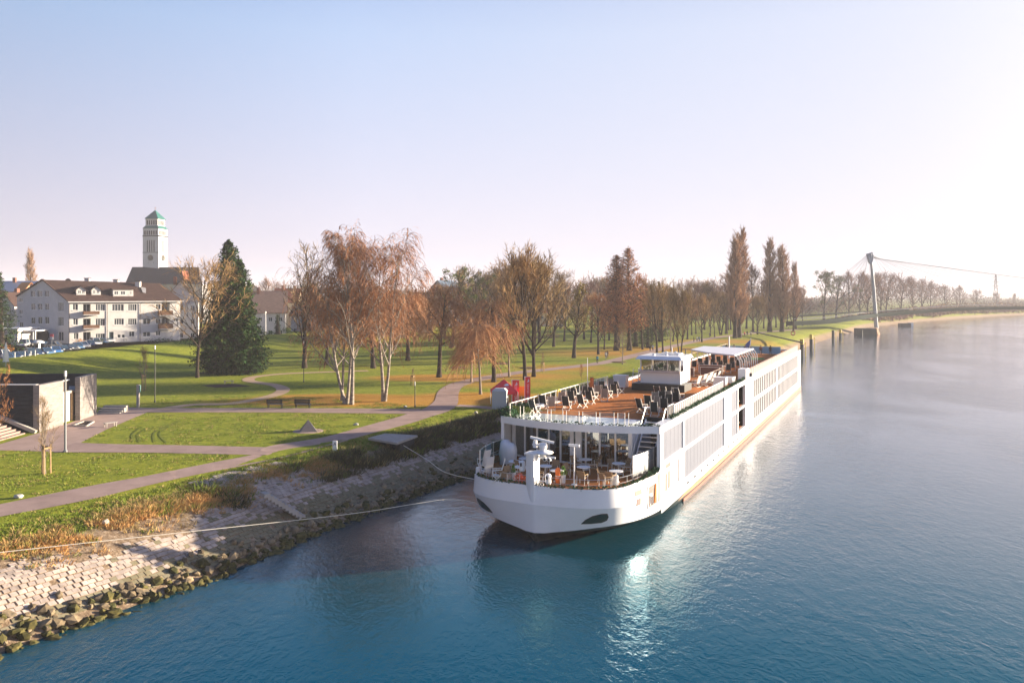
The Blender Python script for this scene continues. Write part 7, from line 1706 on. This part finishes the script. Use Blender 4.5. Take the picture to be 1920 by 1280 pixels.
# hero trees beside the path
tree('birch1',659,758,437,'tallest white-barked birch at the centre of the leaf-strewn lawn',1.05,rz=.4)
tree('birch2',648,757,452,'forked white birch leaning left over the two benches',1.0,rz=.1)
tree('birch1',641,751,462,'slim pale birch just left of the tallest one',.9,rz=2.2)
tree('birch3',719,752,458,'V-shaped white birch with long hanging twigs beside the short lamp',1.0,rz=0.)
tree('weep1',823,707,534,'stout dark-trunked weeping tree with orange twigs before the path bend',1.05)
tree('weep2',901,739,598,'weeping tree with curtain of orange twigs nearest the red tent',1.25)
tree('weep1',926,716,560,'tall weeping tree with reddish curtain just behind the kiosk',1.1,rz=1.)
tree('weep2',884,716,612,'second curtain-like weeping tree behind the one by the tent',1.3)
tree('weep1',612,684,566,'weeping tree with orange hanging twigs left behind the white birches',1.25)
tree('weep1',700,690,552,'weeping orange tree between the white birches',1.35,rz=2.)
tree('weep1',765,676,548,'weeping orange tree right behind the V-shaped birch',1.3,rz=4.)
tree('bare',955,706,498,'tall pale-barked tree directly behind the kiosk',.8)
tree('lime1',985,712,486,'dark-trunked lime, the left one of the pair behind the banners',.92,rz=1.0)
tree('lime2',1001,706,498,'dark-trunked lime, the right one of the pair behind the banners',1.02,rz=2.0)
tree('mist',846,652,498,'dark tree full of mistletoe balls leaning right behind the orange weeping tree',1.25,rz=.1)
tree('mist',900,648,506,'mistletoe-laden tree behind the curtain-like weeping trees',1.0,rz=2.0)
tree('ivy',1076,671,521,'ivy-clad yellow-green tree standing left of the walkers',1.15)
tree('lime3',1038,650,515,'broad brown tree behind the right lime of the pair',1.2)
tree('rusty',1122,664,556,'orange-brown leaved tree between ivy-clad tree and dawn redwood',1.3)
tree('rusty',1133,655,575,'lower rust-coloured tree at the left foot of the dawn redwood',1.2)
tree('meta',1180,657,461,'tall rust-red dawn redwood with twin spires',1.05,rz=.2)
tree('meta',1160,652,500,'shorter rust-red dawn redwood left of the twin spires',.8,rz=1.2)
tree('spruce',1192,650,560,'dark evergreen at the foot of the dawn redwood',1.5)
tree('spruce',1215,652,585,'low dark evergreen right of the dawn redwood',1.6)
tree('bare',1167,683,606,'small pale young tree on a round mulch bed beside the path',1.1)
tree('lime3',1232,664,531,'brown rounded tree whose trunk rises by the walking couple',1.0)
tree('lime1',1243,662,545,'thin-trunked lime just right of the walking couple',.85)
tree('bare',1258,657,560,'small bare tree between the two thin-trunked limes',1.1)
tree('rusty',1205,655,520,'reddish leaved tree hugging the right flank of the dawn redwood',.8)
tree('lime2',1276,671,548,'dark thin-trunked lime rising just behind the wheelhouse roof',.75)
tree('spruce',1238,640,524,'layered spruce tip rising above the brown limes',1.0)
tree('far1',1297,628,534,'pale bare tree with round crown right of the spruce tip',.9)
tree('lime1',1316,641,560,'lime right of the group of three walkers',1.0)
tree('rusty',1289,636,562,'red-brown tree behind the pale bare tree',1.3)
tree('lime3',1332,630,566,'small brown tree behind the awning',1.2)
tree('lime2',1352,628,553,'bushy brown tree left of the largest poplar',1.2)
tree('far1',1362,626,520,'wide bare tree whose crown touches the largest poplar',1.5)
tree('far2',1412,622,507,'pinkish bare tree in the gap between the poplars',1.3)
tree('poplar1',1385,633,435,'widest and tallest columnar poplar behind the awning',1.45)
tree('poplar2',1378,634,446,'slimmer columnar poplar merged into the left side of the widest one',1.1)
tree('poplar2',1443,622,451,'tall narrow poplar, left of the twin columns',1.35)
tree('poplar1',1466,622,464,'broad poplar, right of the twin columns',1.4)
tree('poplar2',1491,617,494,'lone slim poplar nearest the bridge',1.15)
tree('lime3',1340,632,560,'brown tree just left of the poplar trunks',.9)
tree('lime2',1420,627,560,'low brown tree between poplars at the lawn edge',1.0)
tree('ash',571,690,477,'tall fan-shaped dark ash left of the birches',.95,rz=1.0)
tree('seq',427,700,443,'giant dark green conifer with drooping crown and side peaks',.88,rz=0)
tree('front',370,708,490,'bare spreading tree standing in front of the giant conifer',1.05,rz=.5)
tree('poplar2',59,560,471,'bare poplar behind the roofs left of the church',1.15,Y=270)
tree('spruce',2,640,503,'dark spruce cut by the picture edge before the garage',1.4,Y=150)
tree('cypress',521,632,588,'narrow dark cypress before the brown roofed house',1.6,Y=211)
tree('bare',270,733,650,'staked sapling beside the info post',.8)
tree('bare',85,888,770,'thin staked sapling on the near lawn',.95,rz=2.)
tree('bare',774,723,690,'tiny staked sapling beyond the birches',.6); tree('bare',1018,697,660,'tiny staked sapling right of the lime pair',.6); tree('rusty',1090,715,684,'slender reddish sapling on the lawn before the deck',.5)
tree('bare',80,845,742,'tangled bare shoots before the dark pavilion wall',.9,Y=70.5)
# middle band behind the hero trees
bandl = [('lime3',592,640,545),('rusty',628,655,560),('lime1',700,650,548),('lime2',742,655,560),('rusty',776,645,556),('rusty',805,640,560),('lime3',835,632,540),('far1',870,635,528),('lime2',920,640,520),('lime1',945,645,505),('rusty',968,638,530),('lime3',1012,642,500),('rusty',1058,640,545),('far1',1095,636,530),('lime1',1108,642,560),('far2',1142,638,545),('lime2',1222,640,545),('rusty',1262,640,570),('lime3',1305,626,565),('far1',1370,618,535),('far2',1432,616,530),('far1',1455,614,540),('rusty',1475,612,548),('far2',1505,611,545),('far1',1350,620,540)]
LB = ['behind the left birch stem','behind the forked birch','between tallest birch and V-shaped birch','behind the V-shaped birch','at the left skirt of the orange weeping tree','touching the left mistletoe tree','under the leaning mistletoe limb','above the left mistletoe tree crown','between mistletoe tree and pale-barked tree','left of the pale-barked tree','under the lime pair crowns','above the right lime crown','between right lime and ivy-clad tree','right of the ivy-clad tree','behind the teal jacket walker','left of the shorter dawn redwood','right of the low evergreen','before the pale round bare tree','behind the group of three','behind the largest poplar','between the poplar groups','behind the twin poplar columns','right of the twin poplar columns','right of the slim poplar','left of the largest poplar']
for (k, px, py, pt), lb in zip(bandl, LB): tree(k,px,py,pt,{'lime':'brown leafless tree','rusty':'rust-brown tree','far':'pale pinkish bare tree'}[k.rstrip('123')]+' '+lb,1.25,group='trees in the middle of the park')
for i,(px,py,pt,k) in enumerate(((590,612,550,'far1'),(640,610,556,'far2'),(725,612,552,'far1'),(795,612,548,'far2'),(350,600,545,'far1'),(120,600,549,'far2'),(80,600,546,'rusty'),(500,600,528,'far2'),(520,600,532,'far1'),(1000,612,540,'far2'),(1060,610,528,'far1'),(1120,610,545,'far2'),(1200,608,540,'far1'),(1250,608,545,'far2'),(1290,606,548,'far1'),(1330,604,546,'far2'),(1020,610,532,'far1'),(900,612,536,'far2'),(860,612,534,'far1'),(400,608,548,'far2'),(460,604,540,'far1'))):
    tree(k,px,py,pt,'hazy bare tree far back in the town, '+['left of the ash','below the left birch crown','between the two birches','above the rose house','behind the apartment roof end','behind the satellite dish','orange one by the dish','above the red hipped roof','close to the chimney house','behind the lime pair left side','just left of the ivy tree top','right of the ivy tree top','behind the dawn redwood','behind the spruce tip','by the pale round crown','left of the wide bare tree','behind the right lime','behind the mistletoe tree','left of the mistletoe tree','behind the giant conifer','between conifer and red roof'][i],1.3,Y=330+12*i%60,group='far trees behind the park')
R2 = random.Random(55); PL = ['spot %s' for _ in ()]
TONE = ['umber','russet','tawny','fawn','ashen']
for i in range(24):
    px = 585+i*39+R2.uniform(-6,6); k = ['lime3','rusty','lime1','far1','lime2'][i%5]; Yb = 614+R2.uniform(0,10)
    tree(k,px,Yb,524+22*R2.random()+(8 if px < 900 else 0),TONE[i%5]+' leafless tree in the rear belt, '+['behind the left birch','above the ochre house','above the cream house','over the rose house','behind the leaning mistletoe tree','above the lime pair','behind the ivy-clad tree','behind the dawn redwood','behind the walking couple','behind the wheelhouse','behind the awning','left of the poplars','between the poplars','beside the slim poplar'][min(13,int(i/1.75))]+(', nearer one' if Yb > 619 else ', farther one'),1.35,group='rear belt of park trees')
# trees beyond the bridge foot
for i,(px,pt,k,Y,lb) in enumerate(((1545,503,'farmist',420,'large tree dotted with mistletoe right of the poplars'),(1568,512,'farmist',440,'second mistletoe-dotted tree right beside the large one'),(1592,517,'far2',450,'slim bare tree right of the mistletoe pair'),(1612,516,'far2',455,'bare tree just left of the bridge pylon'),(1627,520,'far1',470,'bare tree behind the bridge pylon'),(1652,518,'far2',480,'bare tree just right of the bridge pylon'),(1662,516,'far1',490,'wider bare tree right of the pylon'),(1690,525,'far1',520,'first hazy tree under the long cables'),(1712,524,'far2',540,'second hazy tree under the long cables'),(1728,527,'far1',560,'third hazy tree under the long cables'),(1745,532,'far2',590,'fourth hazy tree under the long cables'),(1772,537,'far1',640,'low hazy tree under the cable middle'),(1800,539,'far2',700,'low hazy tree further along the cables'),(1830,545,'far1',760,'low hazy tree left of the power mast'),(1868,550,'far1',820,'hazy tree at the foot of the power mast'),(1900,552,'far2',880,'hazy tree right of the power mast'))):
    tree(k,px,590,pt,lb,1.35,Y=Y,group='hazy trees beyond the bridge')
# the woodland that reads as one mass, and shrubs
def mass(name, spots, mats, leafs, sz, kind='stuff', seed=1):
    r = random.Random(seed); V = []; Fq = []; MI = []
    for (x,y,z,rx,rz_,n,mi) in spots:
        for _ in range(n):
            v = Vector((r.gauss(0,1),r.gauss(0,1),r.gauss(0,1))).normalized()*r.random()**.4; c = (x+v.x*rx, y+v.y*rx, z+rz_*(.5+.5*v.z)*1.0); o = len(V)
            for _k in range(3): V.append((c[0]+r.uniform(-1,1)*sz, c[1]+r.uniform(-1,1)*sz, c[2]+r.uniform(-1,1)*sz))
            Fq.append((o,o+1,o+2)); MI.append(mi)
    me = bpy.data.meshes.new(name); me.from_pydata(V,[],Fq)
    for m_ in mats: me.materials.append(m_)
    me.polygons.foreach_set('material_index', MI); me.update(); return link(name, me, kind=kind)
spots = []
for px in range(1500,1990,5):
    Y = 520+max(0,(px-1560))*1.35+RT.uniform(-30,60); t_ = 556-38*math.exp(-((px-1690)/110)**2)-6+RT.uniform(-4,5)+max(0,(px-1800)*.02); p = pd(px,590,Y); zt = H-(t_+8-HOR)*Y/F
    spots.append((p.x,p.y,3,7+Y*.006,max(4,zt-3),420,RT.randrange(2)))
for px in range(1080,1520,9):
    Y = 460+RT.uniform(0,80); p = pd(px,590,Y); spots.append((p.x,p.y,3,7,RT.uniform(10,17),420,RT.randrange(2)))
for px in range(560,1090,9):
    Y = 340+RT.uniform(0,60); p = pd(px,590,Y); spots.append((p.x,p.y,4,6,RT.uniform(8,13),420,RT.randrange(2)))
for px in range(-40,560,14):
    Y = 420+RT.uniform(0,60); p = pd(px,590,Y); spots.append((p.x,p.y,4,8,RT.uniform(7,12),300,RT.randrange(2)))
thick = []; a_ = arc_of_Y(430)
while a_ < arc_of_Y(1700):
    p_, _q = on_shore(a_, RT.uniform(5, 20)); g_ = min(1, (p_.y-420)/160)
    thick.append((p_.x, p_.y, 1.5, 5+p_.y*.007, 2.5+5.5*g_*RT.uniform(.8,1.2), 330, RT.randrange(2))); a_ += 4+p_.y*.005
mass('bank_thicket', thick, [M_pinkt, M_twig], 1, 1.0, seed=3)
mass('far_woodland', spots, [M_pinkt, mat('far_wood_brown',(.12,.09,.07),.95)], 1, .55)
spots = []
def shrub(px, py, hpx, wpx, label, mats=(M_needle,), Y=None, n=500, sz=.12, cat='shrub'):
    p = gnd(px,py) if not Y else pd(px,py,Y)
    if Y: p.z = 4.6 if sdist(CREST,ctan,p.x,p.y) > 2 else hgt(p.x,p.y)
    r = random.Random(int(px*7+py)); V = []; Fq = []; hh_ = hpx*p.y/F; w_ = wpx*p.y/F/2
    for _ in range(n):
        v = Vector((r.gauss(0,1),r.gauss(0,1),r.gauss(0,1))).normalized()*r.random()**.35; q = 1+.25*noise.noise(Vector((v.x*2,v.y*2,v.z*2+px)))
        c = (v.x*w_*q, v.y*w_*q*.8, hh_*(.5+.5*v.z)*q); o = len(V)
        for _k in range(3): V.append((c[0]+r.uniform(-1,1)*sz, c[1]+r.uniform(-1,1)*sz, c[2]+r.uniform(-1,1)*sz))
        Fq.append((o,o+1,o+2))
    o = thing('shrub',label,cat,p); me = bpy.data.meshes.new('foliage'); me.from_pydata(V,[],Fq); me.materials.append(mats[0]); link('foliage',me,o)
    mb = MB(); mb.tube([(0,0,-.1),(.05,0,hh_*.6)],[.06,.03],5,M_bark); mb.obj('stem',None,o); return o
shrub(150,645,13,20,'orange-leaved bush before the apartment facade',(M_redl,),Y=176); shrub(184,645,12,28,'green hedge-like bush beside the orange one',(M_mist,),Y=178)
shrub(232,642,9,16,'dark low bush near the blue entrance door',Y=190); shrub(508,632,12,14,'dark bush left of the narrow cypress',Y=214); shrub(497,634,11,10,'small dark bush by the white mast lamp',Y=214); shrub(536,632,13,16,'dark bush right of the narrow cypress',Y=214)
tree('rusty',-16,866,684,'leafy brown tree cut by the picture edge before the pavilion',.62)
shrub(10,640,20,30,'orange-brown shrub before the garage wing',(M_redl,),Y=150,n=500)
shrub(300,648,9,60,'low dark hedge at the right foot of the apartment block',Y=186,n=900); shrub(355,655,12,60,'dark scrub between the apartment block and conifer',Y=170,n=900)
for i in range(16):
    px = 600+i*29; shrub(px,632+3*math.sin(i),9+4*math.sin(i*2.1),34,['dark low shrub','bronze low shrub'][i%2]+' below the park houses, '+['first','second','third','fourth','fifth','sixth','seventh','eighth','ninth','tenth','eleventh','twelfth','thirteenth','fourteenth','fifteenth','last'][i]+' of the row from the ash',((M_scrub,),(M_twig,))[i%2],n=300,sz=.25)
for i,(px,py) in enumerate(((1160,679),(1215,673),(1335,651),(1290,655),(858,689),(990,690),(940,682))):
    p = gnd(px,py); mb = MB(); mb.lathe([(1.5,0),(1.1,.12),(.3,.16)],(0,0,0),14,mat('mulch_mound',(.10,.055,.035),.95,var=.3,vscale=2)); o = mb.obj('mulch_mound',None,None,loc=p); o['label'] = ['round mulch bed at the foot of the pale young tree','dark mound of mulch close to the wheelhouse roof','mulch mound behind the awning roof','mulch mound left of the awning','dark tree stump mound beside the orange weeping tree','small earth mound right of the lime pair','small earth mound behind the tent'][i]; o['category'] = 'mound'
# hanging bright leaves on the birch and stakes of saplings
def stakes(px, py, hpx, wpx, label):
    p = gnd(px,py); h = hpx*p.y/F; w_ = wpx*p.y/F/2; o = thing('tree_stakes',label,'stakes',p,.2)
    for a in (0,2.1,4.2): mb = MB(); mb.tube([(w_*math.cos(a+2.6),w_*math.sin(a+2.6),-.05),(w_*.92*math.cos(a+2.6),w_*.92*math.sin(a+2.6),h)],.05,6,M_wood); mb.obj('stake',None,o)
    for a in (0,2.1,4.2): b_ = a+2.1; mb = MB(); mb.bar((w_*.9*math.cos(a+2.6),w_*.9*math.sin(a+2.6),h*.88),(w_*.9*math.cos(b_+2.6),w_*.9*math.sin(b_+2.6),h*.88),.05,.12,M_wood); mb.obj('rail',None,o)
    mb = MB(); mb.tube([(-w_*.5,0,h*.93),(w_*.5,0,h*.93)],.05,6,M_dark); mb.obj('tie',None,o); return o
stakes(85.5,888,55,17,'three wooden stakes round the thin sapling on the near lawn'); stakes(269,732,31,8,'three wooden stakes round the sapling by the info post'); stakes(774,723,20,8,'pale stakes behind the V-shaped birch'); stakes(1018,697,18,7,'small stake frame right of the lime pair')
# ---------------------------------------------------------------- the winter air
hm = bpy.data.materials.new('winter_haze'); hm.use_nodes = True; t = hm.node_tree; t.nodes.clear()
vo = t.nodes.new('ShaderNodeVolumePrincipled'); vo.inputs['Color'].default_value = (.93,.90,.96,1); vo.inputs['Density'].default_value = .00030; vo.inputs['Anisotropy'].default_value = 0
ou = t.nodes.new('ShaderNodeOutputMaterial'); t.links.new(vo.outputs[0], ou.inputs['Volume'])
mb = MB(); mb.bx(-12000,14000,-2500,14000,-9,57,hm); mb.obj('haze', None, kind='stuff')
